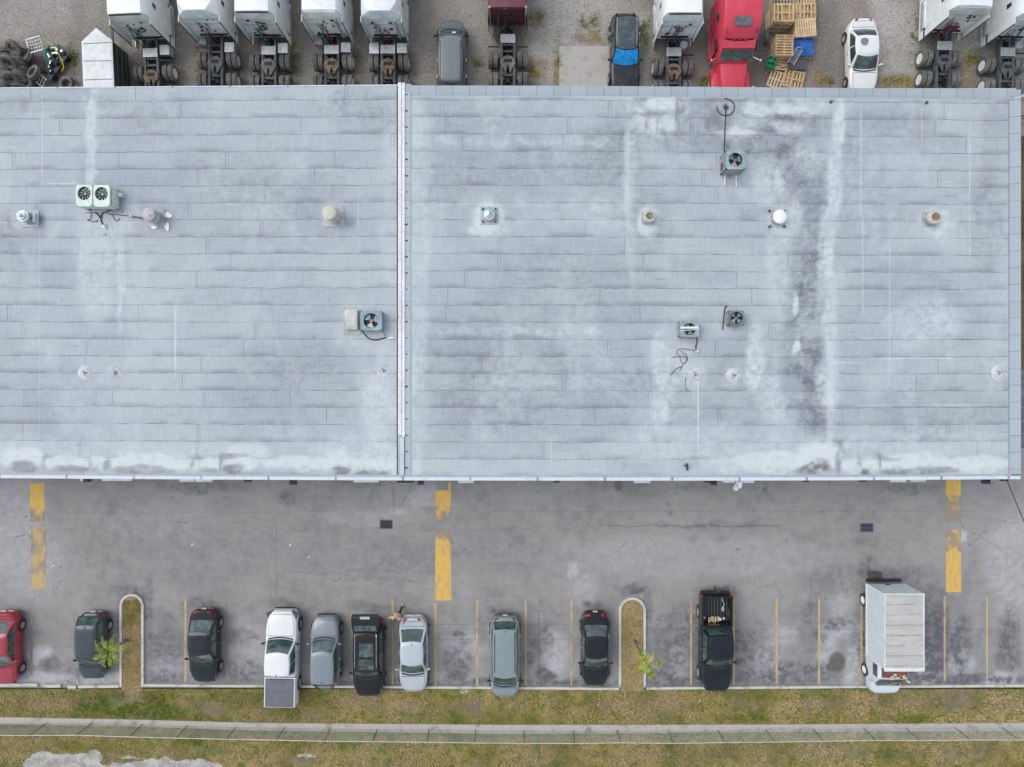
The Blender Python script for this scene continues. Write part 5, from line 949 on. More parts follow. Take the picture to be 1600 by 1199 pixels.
w3, f3 = car('white sedan with a grey round cloth on its roof', 'sedan', 22.42, 20.9, 0.02, 4.75, 1.86, 1.45, M['c_white'], front=-1, wf=(.95, .22), wr=(-1.0, -1.72), hood=.72, belt=.95, trunk=1.0, nose=.4, tail=.4, extras=('bodymirror',))
MB().rings([[(.20 * math.cos(a) * (1.2 + .15 * math.sin(3 * a)), .24 * math.sin(a) * (1.1 + .1 * math.cos(2 * a)), z) for a in np.linspace(0, 2 * PI, 15)[:-1]] for z in (0, .025)]).build('roof_cloth', simple('grey_round_cloth', (.20, .21, .24), .8), None)
o = bpy.data.objects['roof_cloth']; o.location = (22.18, 21.5, 1.512); tag(o, 'grey rounded cloth lying on the white sedan roof', 'cloth')
st = MB().box((0, 0, 0), (.24, .16, .008), rot=Matrix.Rotation(-.6, 3, 'X')).build('windshield_sticker', simple('pale_mint_paper', (.45, .72, .66), .6), bpy.data.objects['parked_car'].__class__ and None)
o = st; o.location = (-3.65, 22.08, 1.52); tag(o, 'pale mint paper lying on the dark minivan windshield', 'paper')

# ------------------------------------------------------------------ box truck
bt = thing('box_truck', 'white box truck with a stained pale roof at the kerb on the right', 'box truck', (23.75, -16.0, 0), PI)
M['boxroof'] = None
nbr = NT('stained_translucent_roof'); p = nbr.pos(); s = nbr.sep(p); a = nbr.noise(nbr.scale(p, .35, 1.5, 1), 2.2, 5, .65, .6); b = nbr.noise(p, 20, 3, .7)
wv = nbr.math('FRACT', nbr.add(nbr.mul(s[1], 1.62), nbr.mul(nbr.noise(nbr.scale(p, .8, .3, 1), 1.0, 2), .35)))
c_ = nbr.mix(nbr.rng(a, .35, .65), (.50, .49, .47), (.42, .41, .40)); c_ = nbr.mix(nbr.mul(nbr.rng(nbr.math('ABSOLUTE', nbr.add(wv, -.5)), .10, .02), nbr.rng(a, .40, .55, .15, .75)), c_, (.26, .245, .24)); c_ = nbr.mix(nbr.rng(b, .6, .75, 0, .25), c_, (.6, .6, .58))
M['boxroof'] = nbr.out(c_, .7, 0, .3)
M['boxside'] = paint('box_truck_white', (.60, .67, .70), .4, .18)
# local +Y = front; world rear at y=-12.72 -> local -3.28
yb, yf, bw, zb, zt = -3.28, 1.28, 1.2, 1.0, 3.12
m = MB()
for sx in (-1, 1): m.box((sx * (bw - .02), (yb + yf) / 2, (zb + zt) / 2), (.04, yf - yb - .1, zt - zb - .06))
m.box((0, (yb + yf) / 2, zb + .03), (2 * bw - .1, yf - yb - .1, .06)); m.box((0, yf - .03, (zb + zt) / 2), (2 * bw - .1, .05, zt - zb - .06)); m.build('box_body', M['boxside'], bt, bevel=.004)
MB().box((0, (yb + yf) / 2, zt - .0), (2 * bw - .10, yf - yb - .12, .03)).build('box_roof', M['boxroof'], bt)
r = MB()
for sx in (-1, 1): r.box((sx * (bw - .025), (yb + yf) / 2, zt + .0), (.06, yf - yb, .07)); r.box((sx * (bw + .0), (yb + yf) / 2, zb), (.06, yf - yb, .1)); r.box((sx * bw, yb + .03, (zb + zt) / 2), (.07, .07, zt - zb - .1)); r.box((sx * bw, yf - .03, (zb + zt) / 2), (.07, .07, zt - zb - .1))
r.box((0, yb + .02, zt), (2 * bw - .12, .06, .075)); r.build('edge_rail', M['edge'], bt, bevel=.008)
fr = MB(); fr.rings([[(x, yf - .06, zt - .05), (x, yf + .16, zt - .10), (x, yf + .15, zt + .02), (x, yf - .02, zt + .055), (x, yf - .06, zt + .05)] for x in (-bw - .0, bw)]); fr.build('front_cap', M['edge'], bt, bevel=.01)
for x in (-1.05, -.2, 0, .2, 1.05): MB().box((x, yf + .165, zt - .03), (.07, .03, .04)).build('marker_light', M['lamp_o'], bt)
dr = MB()
for i in range(11): dr.box((0, yb + .02, zb + .16 + i * .18), (2 * bw - .24, .04, .155))
d_ = dr.build('rear_door', M['boxside'], bt, bevel=.004); MB().box((0, yb - .02, zb + .3), (.3, .05, .06)).build('handle', M['black'], d_)
rb = MB()
for i in range(8):
    y = yb + .35 + i * .56; rb.box((-bw - .006, y, (zb + zt) / 2), (.012, .03, zt - zb - .2)); rb.box((bw + .006, y, (zb + zt) / 2), (.012, .03, zt - zb - .2))
rb.build('side_rib', M['edge'], bt)
MB().box((0, 0, .78), (.9, 5.8, .16)).build('chassis_frame', M['frame'], bt); MB().box((-.05, yb - .12, .72), (2.2, .2, .1)).build('rear_bumper', M['black'], bt)
lg = MB(); lg.box((.48, yb - .42, .62), (.86, .46, .06)); l_ = lg.build('lift_platform', simple('rusty_brown_steel', (.10, .075, .065), .7, .2, .35, 8), bt, bevel=.01)
MB().box((.48, yb - .42, .655), (.80, .40, .01)).build('lift_tread', simple('dark_tread', (.07, .062, .058), .8, 0, .4, 14), l_)
for sx in (-1, 1):
    put_wheel(bt, sx * 1.02, yb + 1.25, .40, .25, sx, M['rim_white'], 'bt', spokes=0); put_wheel(bt, sx * .74, yb + 1.25, .40, .25, sx, M['rim_white'], 'bt', spokes=0); put_wheel(bt, sx * .93, 2.45, .40, .25, sx, M['rim_white'], 'bt', spokes=0)
cw = .98
def cabring(y, w, z0, z1): return [(-w, y, z0), (-w * 1.0, y, (z0 + z1) / 2), (-w * .97, y, z1 - .12), (-w * .86, y, z1), (0, y, z1 + .03), (w * .86, y, z1), (w * .97, y, z1 - .12), (w, y, (z0 + z1) / 2), (w, y, z0)]
cb_ = MB(); cb_.rings([cabring(1.42, cw, .5, 2.05), cabring(2.1, cw, .5, 2.08), cabring(2.35, cw, .5, 2.0)], cap1=False)
cb_.rings([cabring(2.35, cw, .5, 2.0), cabring(2.52, cw, .5, 1.80), cabring(2.95, cw, .5, 1.28), cabring(3.3, cw * .97, .45, 1.16), cabring(3.56, cw * .90, .42, 1.05), cabring(3.72, cw * .72, .42, .95), cabring(3.76, cw * .45, .5, .85)]); cb_.build('cab', M['boxside'], bt, smooth=40)
MB().box((0, 1.86, 2.095), (1.62, .78, .02)).build('cab_roof_panel', simple('rusty_red_brown_roof', (.21, .085, .065), .75, 0, .3, 7), bt)
pa = MB()
for i in range(16):
    x = -.62 + random.random() * .95; y = 2.22 + random.uniform(-.06, .12); pa.box((x, y, 2.12 + .01 * (i % 3)), (.16, .10, .012), random.random() * 3)
o = pa.build('paper_scraps', simple('cream_paper', (.62, .52, .42), .8, 0, .2, 9), None, loc=(23.75, -16.0, 0), rz=PI); tag(o, 'heap of cream paper scraps on the box truck cab roof', 'paper')
MB().patch(lambda u, v: ((u * 2 - 1) * .86, 2.50 + v * .50 - .10 * (u * 2 - 1) ** 2 * (1) + .05, 1.93 - v * .60 + .0), 8, 4).build('windshield', glassm('green_windshield', (.035, .085, .07), .1), bt, smooth=50)
for sx in (-1, 1):
    MB().box((sx * (cw + .004), 1.95, 1.62), (.012, .75, .5)).build('side_window', M['glass_dk'], bt); MB().box((sx * (cw + .003), 1.95, .95), (.01, .9, .7)).build('door', M['boxside'], bt)
    mm = MB(); mm.box((sx * (cw + .2), 2.75, 1.45), (.12, .09, .34)); mm.tube([(sx * cw, 2.65, 1.6), (sx * (cw + .2), 2.75, 1.6)], .015); mm.build('mirror', M['edge'], bt); MB().patch(lambda u, v, sx=sx: (sx * (.60 + .28 * u), 3.66 - .22 * u * u - .06 * v, .78 + .16 * v), 3, 2).build('headlight', M['lamp_w'], bt)
MB().box((0, 3.06, 1.285), (1.5, .06, .015)).build('wiper_cowl', M['black'], bt)

# ------------------------------------------------------------------ tractor units
def semi(label, X, Y, rz, a1, body, back=None, lowroof=False, opts=(), dk=None, roofH=4.0, front=1, paint_=None, rimk='white'):
    """local +Y forwards; y = 0 at the sleeper's rear wall; a1: distance from it back to the first drive axle"""
    t = thing('tractor_unit', label, 'semi truck', (X, Y, 0), rz)
    if body is M['semi_white'] and int(abs(X)) % 2: body = M['semi_white2']
    if back is None: back = (M['semi_back'], M['semi_back2'], M['semi_back3'])[int(abs(X) * 1.3) % 3]
    hw = 1.22; rt = roofH; back = back or M['semi_back']; rim = M['rim_white'] if rimk == 'white' else M['hub']
    def rg(y, z1, w=hw, z0=.95, tp=.80, sh=.5):
        return [(-w * .96, y, z0), (-w, y, z0 + .4), (-w, y, z1 - sh - .35), (-w * .97, y, z1 - sh), (-w * (tp + .07), y, z1 - .14), (-w * tp, y, z1 - .03), (-w * .4, y, z1 + .02), (w * .4, y, z1 + .02), (w * tp, y, z1 - .03), (w * (tp + .07), y, z1 - .14), (w * .97, y, z1 - sh), (w, y, z1 - sh - .35), (w, y, z0 + .4), (w * .96, y, z0)]
    c = MB()
    if lowroof: prof = [(0, rt), (1.0, rt + .05), (1.9, rt), (2.3, rt - .2)]
    else: prof = [(0, rt), (.5, rt + .02), (1.4, rt), (2.2, rt - .22), (2.9, rt - .62), (3.3, rt - 1.05)]
    R_ = [rg(y, z, tp=(.52 if 'arch' in opts and y < .3 else .80) if not lowroof else .9, sh=(.62 if 'arch' in opts and y < .3 else .5) if not lowroof else .15) for y, z in prof]
    ye = prof[-1][0]; R_ += [rg(ye + .3, 2.35, tp=.86, sh=.2), rg(ye + .62, 1.85, tp=.8, sh=.12), rg(ye + .7, 1.8, w=1.05, tp=.8, sh=.12)]
    c.rings(R_); c.build('cab', body, t, smooth=32)
    hd = MB(); hd.rings([[(-w, y, .75), (-w, y, z - .25), (-w * .75, y, z), (w * .75, y, z), (w, y, z - .25), (w, y, .75)] for y, w, z in ((ye + .70, 1.0, 1.78), (ye + 1.3, .95, 1.72), (ye + 1.9, .82, 1.58), (ye + 2.25, .7, 1.35))]); hd.build('hood', body, t, smooth=30)
    fdr = MB()
    for sx in (-1, 1): fdr.rings([[(sx * .8, y, .6), (sx * 1.18, y, .6), (sx * 1.18, y, z - .1), (sx * 1.0, y, z), (sx * .8, y, z)] for y, z in ((ye + .8, 1.0), (ye + 1.1, 1.3), (ye + 1.7, 1.3), (ye + 2.15, .95))])
    fdr.build('fender', body, t, smooth=30); MB().box((0, ye + 2.32, .55), (2.3, .28, .35)).build('front_bumper', body, t, bevel=.05)
    for sx in (-1, 1): MB().box((sx * .92, ye + 2.2, .98), (.3, .2, .22)).build('headlight', M['lamp_w'], t, bevel=.03); put_wheel(t, sx * 1.02, ye + 1.35, .5, .28, sx, M['rim_white'], 'sf', spokes=0, dish=.05)
    MB().patch(lambda u, v: ((u * 2 - 1) * .95, ye + .02 + .60 * v - .1 * (u * 2 - 1) ** 2 + .04, (prof[-1][1] - .12) - v * (prof[-1][1] - 1.98)), 6, 3).build('windshield', M['glass_dk'], t, smooth=40)
    # rear wall panel, its trim and top fairing lip
    bk = MB(); z1 = rt - .06
    bk.rings([[(x * .94, -.02 - q, z) for x, _, z in rg(0, rt, tp=(.52 if 'arch' in opts else .8) if not lowroof else .9, sh=(.62 if 'arch' in opts else .5) if not lowroof else .15)] for q in (0, .012)]); bk.build('rear_wall', back, t)
    if 'arch' not in opts: MB().patch(lambda u, v: ((u * 2 - 1) * hw * .78, -.035 - .06 * v, rt - .02 - .10 * v), 6, 1).build('roof_lip', M['dark'] if 'darklip' in opts else back, t)
    for sx in (-1, 1):
        e = MB(); e.rings([[(sx * (hw - .02), .02, z), (sx * (hw + .015), .02, z), (sx * (hw + .02), -.36, z), (sx * (hw - .01), -.36, z)] for z in (1.0, 2.0, rt - .62)]); e.build('side_extender', body, t)
        MB().rings([[(sx * (hw - .015), -.36, z), (sx * (hw + .025), -.36, z), (sx * (hw + .02), -.42, z), (sx * (hw - .015), -.42, z)] for z in (.9, rt - .66)]).build('rubber_edge', M['dark'], t)
        MB().box((sx * (hw + .012), 1.0, rt - 1.15), (.02, .30, .42), taper=(1, .8)).build('sleeper_window', M['glass_dk'], t, bevel=.02)
        MB().box((sx * (hw + .012), 2.6, 2.25), (.02, .8, .6)).build('door_window', M['glass_dk'], t)
        MB().box((sx * (hw + .008), 2.6, 1.45), (.014, .95, 1.0)).build('door', body, t); MB().box((sx * (hw + .005), .5, 1.35), (.012, .55, .55)).build('locker_door', body, t)
        mm = MB(); mm.box((sx * (hw + .32), 3.15, 2.2), (.16, .1, .65)); mm.tube([(sx * hw, 3.1, 2.4), (sx * (hw + .3), 3.15, 2.4)], .02); mm.build('mirror', M['black'], t, bevel=.01)
        MB().cyl((sx * .98, .25, .68), (sx * .98, 2.0, .68), .32, 18).build('fuel_tank', M['alu'], t, smooth=30)
        MB().box((sx * (hw - .06), 1.0, .45), (.05, 2.6, .4)).build('side_skirt', body, t)
    # frame
    yend = -a1 - 1.34 - 1.0
    fm = MB()
    for sx in (-1, 1): fm.box((sx * .44, (yend + 1) / 2, .92), (.09, 1 - yend, .26)); fm.box((sx * .40, (yend + 1) / 2, 1.065), (.15, 1 - yend, .03))
    fm.build('frame_rail', M['frame'], t, bevel=.006)
    for y in (-a1 + .78, -a1 - .62, -a1 - 1.34 + .18, yend + .08, -a1 + .35): MB().box((0, y, .9), (.78, .13, .2)).build('crossmember', M['frame'], t, bevel=.01)
    gm = MB(); gm.cyl((0, 0, .7), (0, -a1 - 1.2, .66), .07, 8); gm.cyl((0, -a1 + .3, .62), (0, -a1 - .22, .62), .22, 12); gm.cyl((0, -a1 - 1.1, .62), (0, -a1 - 1.55, .62), .22, 12); gm.box((0, -a1 * .5, .62), (.7, a1 * .9, .1))
    gm.build('drive_shaft', M['frame_dk'], t)
    for k, y in enumerate((-a1, -a1 - 1.34)):
        MB().cyl((-1.1, y, .5), (1.1, y, .5), .11, 10).build('axle', M['frame_dk'], t)
        ab = MB()
        for sx in (-1, 1): ab.cyl((sx * .36, y - .28, .66), (sx * .36, y - .28, .86), .13, 12); ab.tube([(sx * .28, y + .3, .75), (sx * .12, y - .1, .82), (sx * .3, y - .4, .8)], .03)
        ab.build('air_spring', M['black'], t)
        for sx in (-1, 1):
            put_wheel(t, sx * 1.12, y, .53, .30, sx, rim, 'sr' + rimk, True, .0, 0); put_wheel(t, sx * .77, y, .53, .30, sx, rim, 'sr' + rimk, True, .0, 0)
    # fifth wheel
    fw = MB(); n = 26; pts = []
    for k in range(n):
        a = R(-62) + (R(304)) * k / (n - 1); r_ = .47; pts.append((r_ * math.cos(a) * 1.0, r_ * math.sin(a) * .9 + .02))
    # notch (opening to the rear)
    pts = [(.47 * math.sin(R(a)), .43 * math.cos(R(a))) for a in range(-142, 143, 12)] + [(.16, -.62), (.10, -.60), (.045, -.22), (0, -.16), (-.045, -.22), (-.10, -.60), (-.16, -.62)]
    fw.rings([[(x, y, z) for x, y in pts] for z in (0, .05)]); yo = -a1 - .52 if 'fw_back' in opts else -a1 - .42
    f_ = fw.build('fifth_wheel', M['plate_r'] if 'greasy' in opts else M['plate'] if 'clean' not in opts else M['frame'], t, loc=(0, yo, 1.12), bevel=.01)
    MB().box((0, .10, .052), (.50, .22, .012)).build('grease_patch', M['frame_dk'], f_); MB().box((0, yo - .0, 1.08), (1.0, .18, .12)).build('fifth_wheel_bracket', M['frame'], t, bevel=.01)
    # deck plate, boxes, tanks, mud flap hangers behind the sleeper
    if 'deck' in opts: MB().box((0, -.95 if 'deckback' not in opts else -a1 + .62, 1.11), (.92, .55, .05)).build('deck_plate', M['alu'], t, bevel=.01)
    if 'deck' in opts:
        r_ = MB(); yy = -.95 if 'deckback' not in opts else -a1 + .62
        for i in range(5): r_.box((0, yy - .2 + i * .1, 1.142), (.84, .02, .012))
        r_.build('deck_ridges', M['alu_d'], t)
    if 'boxr' in opts: MB().box((.88, -.78, .80), (.62, .62, .55)).build('battery_box', M['alu'], t, bevel=.02); MB().box((.88, -1.12, .72), (.6, .06, .4)).build('step', M['black'], t)
    if 'boxl' in opts: MB().box((-.88, -.78, .80), (.62, .72, .55)).build('tool_box', M['alu'], t, bevel=.02)
    if 'tankl' in opts:
        MB().cyl((-.9, -.55, .78), (-.9, -.1, .78), .3, 16).build('air_tank', M['alu'], t, smooth=30); MB().cyl((-.72, -.62, .95), (-.72, -.3, .95), .17, 12).build('air_tank', M['alu_d'], t, smooth=30)
    if 'dome' in opts: MB().cyl((.62, -.55, .8), (.62, -.55, 1.25), .27, 18, .24).build('exhaust_canister', M['alu_d'], t, smooth=30)
    if 'stack' in opts:
        MB().cyl((.80, -.22, 1.2), (.80, -.26, 3.4), .075, 12).build('exhaust_stack', M['alu_d'] if 'maroon' not in opts else M['chrome'], t, smooth=30)
    if 'stack2' in opts: MB().cyl((-1.1, -.2, 1.0), (-1.1, -.2, 3.4), .07, 12).build('exhaust_stack', M['chrome'], t, smooth=30); MB().cyl((1.1, -.2, 1.0), (1.1, -.2, 3.4), .07, 12).build('exhaust_stack', M['chrome'], t, smooth=30)
    for sx in (-1, 1):
        if ('noflap' in opts) or (sx < 0 and 'flapr' in opts): continue
        MB().box((sx * .92, -a1 + .62, 1.02), (.72, .07, .06), 0).build('mud_flap_hanger', M['black'], t)
    # hoses, gladhands, small clutter on the rear wall
    rr = random.Random(len(label) * 7 + int(X * 3))
    for k, mt in enumerate((M['black'], M['blue_hose'], M['black'], M['red_hose'] if rr.random() < .35 else M['black'], M['green_hose'] if rr.random() < .35 else M['dark'])):
        x0 = rr.uniform(-.6, .1); pts = [(x0, -.06, rr.uniform(2.0, 2.7))]
        for i in range(1, 6): pts.append((x0 + rr.uniform(-.22, .22) + .05 * i, -.06 - .13 * i, pts[0][2] - .32 * i + rr.uniform(-.1, .1)))
        MB().tube(pts, .022, 5).build('air_hose', mt, t)
    for k in range(7): MB().box((rr.uniform(-.7, .7), -.07, rr.uniform(1.3, 3.0)), (rr.uniform(.04, .22), .06, rr.uniform(.05, .16))).build('rear_fitting', M['dark'], t)
    if 'coil' in opts:
        MB().tube([(.22 * math.cos(a) + .1, -.12 - .02 * a / 6, 2.25 + .16 * math.sin(a)) for a in np.linspace(0, 12.5, 40)], .025, 5).build('coiled_hose', M['black'], t)
    if 'bar' in opts: MB().box((.08, -.09, 2.75), (.62, .05, .07), rot=Matrix.Rotation(.35, 3, 'Y')).build('tilted_bar', M['dark'], t)
    if 'round' in opts: MB().lathe([(.0, 0), (.12, .0), (.13, .03), (.06, .035), (.0, .035)], seg=16, axis='Y').build('round_lamp', M['edge'], t, loc=(.0, -.08, 3.35))
    if 'mirrorred' in opts: MB().box((.1, -.10, 1.6), (.9, .05, .5), taper=(.8, 1)).build('cab_suspension_cover', simple('dark_red_part', (.22, .02, .05), .6), t)
    ln = MB(); ln.box((0, -.036, 2.45), (2.1, .008, .02)); ln.box((0, -.036, 3.0), (2.1, .008, .015)); ln.box((-.45, -.036, 1.95), (.02, .008, 1.7)); ln.build('panel_seam', M['dark'], t)
    MB().box((0, -.06, 1.25), (1.7, .1, .12)).build('rear_sill', M['frame_dk'], t)
    for sx in (-1, 1): MB().box((sx * .36, yend + .0, 1.0), (.12, .05, .1)).build('tail_light', M['lamp_r'], t)
    return t
Gs = 'white tractor units parked with their rears to the warehouse'
semi('white tractor unit beside the v-nosed trailer, leftmost of the row', -23.0, 21.95, R(2.5), 2.05, M['semi_white'], opts=('deck', 'boxr', 'greasy', 'darklip', 'coil', 'flapr'), )
semi('white tractor unit with a rounded rear fairing and grey fifth wheel, second from the left', -18.85, 22.15, R(.5), 1.4, M['semi_white'], opts=('tankl', 'clean', 'boxr', 'arch'))
semi('white tractor unit with a tilted bar and coiled hose on its rear wall', -15.45, 22.1, 0, 1.5, M['semi_white'], opts=('deck', 'boxr', 'darklip', 'coil', 'bar', 'flapr'), rimk='hub')
semi('white tractor unit with an exhaust pipe slanting across its rear wall', -11.45, 22.15, 0, 1.52, M['semi_white'], opts=('deck', 'boxr', 'tankl', 'stack', 'greasy', 'flapr'))
semi('white tractor unit with white boxes on both sides, next to the minivan', -7.88, 22.1, 0, 1.5, M['semi_white'], opts=('deck', 'deckback', 'boxr', 'boxl', 'round', 'stack', 'noflap', 'greasy', 'arch'))
semi('maroon tractor unit with a low cab and bare frame rails', -.26, 22.85, 0, 2.05, M['semi_maroon'], back=simple('maroon_rear_wall', (.10, .02, .028), .6, 0, .3, 4), lowroof=True, roofH=3.0, opts=('deck', 'stack2', 'maroon', 'coil'), rimk='hub')
semi('white tractor unit parked tight beside the red tractor', 10.28, 22.0, 0, 1.72, M['semi_white'], opts=('deck', 'darklip', 'dome', 'coil', 'flapr', 'greasy'))
semi('white tractor unit with a dark red part below its cab, second from the right', 27.5, 22.4, R(-2), 1.55, M['semi_white'], opts=('deck', 'tankr', 'clean', 'round', 'mirrorred', 'noflap'))
semi('white tractor unit in the top right corner of the picture', 31.5, 22.0, R(-1.5), 1.6, M['semi_white'], opts=('deck', 'clean', 'dome', 'flapr'))

# red tractor facing the warehouse: local +Y = front, turned round
rt_ = thing('tractor_unit', 'red tractor unit with its hood against the warehouse', 'semi truck', (13.85, 21.1, 0), PI)
def rg2(y, z1, w, z0, tp, sh): return [(-w * .97, y, z0), (-w, y, z0 + .3), (-w, y, z1 - sh - .2), (-w * .96, y, z1 - sh), (-w * (tp + .05), y, z1 - .06), (-w * tp, y, z1), (-w * .4, y, z1 + .05), (w * .4, y, z1 + .05), (w * tp, y, z1), (w * (tp + .05), y, z1 - .06), (w * .96, y, z1 - sh), (w, y, z1 - sh - .2), (w, y, z0 + .3), (w * .97, y, z0)]
c = MB(); c.rings([rg2(-2.6, 3.72, 1.24, .9, .86, .5), rg2(-1.6, 3.78, 1.24, .9, .86, .5), rg2(-.7, 3.66, 1.24, .9, .85, .5), rg2(-.1, 3.30, 1.2, .9, .82, .4), rg2(.12, 2.85, 1.16, .9, .82, .25), rg2(.50, 2.62, 1.12, .9, .86, .15), rg2(.62, 2.52, 1.1, .9, .86, .1), rg2(1.05, 1.98, 1.06, .9, .86, .1), rg2(1.12, 1.9, .98, .9, .8, .1)]); c.build('cab', M['semi_red'], rt_, smooth=34)
h_ = MB(); h_.rings([[(-w, y, .8), (-w, y, z - .3), (-w * .86, y, z - .06), (-w * .6, y, z), (w * .6, y, z), (w * .86, y, z - .06), (w, y, z - .3), (w, y, .8)] for y, w, z in ((1.10, .96, 1.86), (1.7, .92, 1.82), (2.4, .82, 1.70), (2.9, .70, 1.52), (3.1, .6, 1.3))]); h_.build('hood', M['semi_red'], rt_, smooth=34)
for sx in (-1, 1): f_ = MB(); f_.rings([[(sx * .70, y, .55), (sx * 1.2, y, .55), (sx * 1.22, y, z - .15), (sx * 1.1, y, z - .02), (sx * .70, y, z)] for y, z in ((1.15, 1.05), (1.5, 1.32), (2.2, 1.34), (2.8, 1.12), (3.05, .95))]); f_.build('fender', M['semi_red'], rt_, smooth=34)
MB().box((0, 3.15, .55), (2.3, .25, .34)).build('front_bumper', M['semi_red'], rt_, bevel=.05)
MB().box((.05, -.55, 3.705), (1.0, .52, .03), rot=Matrix.Rotation(-.22, 3, 'X')).build('roof_hatch', simple('slate_hatch', (.12, .15, .165), .4, 0, .2, 5), rt_, bevel=.03)
for sx in (-1, 1):
    MB().patch(lambda u, v, sx=sx: (sx * (.98 - .10 * v * v + .05 * u), -1.5 + 1.5 * v, 3.60 - .32 * v * v + .05 * (1 - u)), 2, 6).build('roof_crease', simple('deep_red_crease', (.25, .008, .02), .5), rt_, smooth=60)
MB().patch(lambda u, v: ((u * 2 - 1) * (.90 - .05 * v), .16 + .06 * v - .05 * (u * 2 - 1) ** 2 + .02, 2.95 - .14 * v), 8, 1).build('visor_gap', M['frame_dk'], rt_)
vz = MB(); vz.rings([[(x, .14, 2.82), (x, .58, 2.66), (x, .58, 2.70), (x, .14, 2.88)] for x in (-1.02, 1.02)]); vz.build('sun_visor', M['semi_red'], rt_, bevel=.01)
MB().patch(lambda u, v: ((u * 2 - 1) * .98, .66 + .44 * v - .03 * (u * 2 - 1) ** 2, 2.63 - .55 * v), 8, 3).build('windshield', M['glass'], rt_, smooth=50)
for i in range(3): MB().lathe([(.0, .07), (.05, .05), (.06, 0)], seg=10).build('clearance_light', M['lamp_r'], rt_, loc=(-.35 + .35 * i, .20, 2.95))
for sx in (-1, 1):
    MB().box((sx * 1.245, -1.3, 2.7), (.02, .5, .5)).build('sleeper_window', M['glass_dk'], rt_); MB().box((sx * 1.235, .1, 2.1), (.02, .7, .6)).build('door_window', M['glass_dk'], rt_); MB().box((sx * 1.235, .1, 1.4), (.016, .85, .8)).build('door', M['semi_red'], rt_)
    mm = MB(); mm.tube([(sx * 1.1, .85, 2.1), (sx * 1.5, 1.1, 2.2)], .025); mm.box((sx * 1.52, 1.12, 2.0), (.1, .13, .55)); mm.build('mirror', M['chrome'], rt_, bevel=.01); mm = MB(); mm.tube([(sx * .9, 2.5, 1.5), (sx * 1.2, 2.6, 1.75)], .015); mm.box((sx * 1.25, 2.6, 1.75), (.2, .14, .1)); mm.build('hood_mirror', M['chrome'], rt_, bevel=.02)
    MB().box((sx * .95, 2.95, .95), (.34, .25, .24)).build('headlight', M['lamp_w'], rt_, bevel=.03); put_wheel(rt_, sx * 1.03, 1.85, .5, .28, sx, M['rim_white'], 'sf', spokes=0, dish=.05); MB().cyl((sx * 1.0, -.1, .68), (sx * 1.0, -2.0, .68), .32, 18).build('fuel_tank', M['alu'], rt_, smooth=30); MB().box((sx * 1.26, -.9, .75), (.04, 2.6, .5)).build('side_skirt', M['semi_red'], rt_)
    fi = MB(); fi.rings([[(sx * 1.16, y, z - 1.2), (sx * 1.22, y, z - 1.2), (sx * 1.2, y, z), (sx * 1.12, y, z)] for y, z in ((-2.6, 3.55), (-3.2, 3.4))]); fi.build('side_extender', M['semi_red'], rt_)
fm = MB()
for sx in (-1, 1): fm.box((sx * .43, -4.2, .92), (.09, 6.0, .26))
for y in (-3.2, -4.3, -5.6, -7.1): fm.box((0, y, .92), (.78, .12, .2))
fm.build('frame_rail', M['frame'], rt_)
for y in (-4.7, -6.04):
    MB().cyl((-1.1, y, .5), (1.1, y, .5), .11, 10).build('axle', M['frame_dk'], rt_)
    for sx in (-1, 1): put_wheel(rt_, sx * 1.08, y, .50, .27, sx, M['rim_white'], 'srwhite', True, .0, 0); put_wheel(rt_, sx * .745, y, .50, .27, sx, M['rim_white'], 'srwhite', True, .0, 0)
o = MB().lathe([(.47, 0), (.47, .05), (.1, .05), (.1, 0)], seg=24).build('fifth_wheel', M['plate'], rt_, loc=(0, -5.2, 1.12)); MB().patch(lambda u, v: ((u * 2 - 1) * 1.05, -2.64, 1.0 + 2.55 * v), 3, 4).build('rear_wall', M['frame_dk'], rt_)

# ------------------------------------------------------------------ v-nosed trailer
x0, yv = P(151, 45, 2.25); tr = thing('cargo_trailer', 'white roofed v-nosed cargo trailer with black sides', 'trailer', (-25.6, 19.82, 0), R(2.5))
def pent(z, w=.92, inset=0): w -= inset; return [(-w, -3.6, z), (w, -3.6, z), (w, 1.35, z), (0, 2.15 - inset, z), (-w, 1.35, z)]
MB().rings([pent(.45), pent(2.2)]).build('side_walls', simple('black_trailer_side', (.035, .045, .045), .5, .1, .3, 2), tr)
tp = MB(); tp.rings([pent(2.2, .95), pent(2.26, .95), pent(2.29, .82)]); tp.build('roof', simple('white_trailer_roof', (.66, .68, .69), .5, 0, .1, 3), tr, bevel=.01)
for y in (1.2, .1, -1.05, -2.2, -3.2): MB().box((0, y, 2.293), (1.72, .035, .012), random.uniform(-.03, .03)).build('roof_seam', M['dark'], tr)
for sx in (-1, 1): put_wheel(tr, sx * .96, -1.6, .34, .2, sx, M['rim_white'], 'trl', spokes=0); MB().box((sx * .99, -1.6, .78), (.16, .95, .06)).build('mudguard', M['black'], tr)
sl = MB()
for z in (.7, 1.2, 1.75): sl.box((.93, -1.1, z), (.012, 4.8, .02))
sl.build('side_seam', M['alu_d'], tr); MB().box((0, 2.6, .5), (.1, 1.0, .1)).build('hitch', M['frame'], tr)
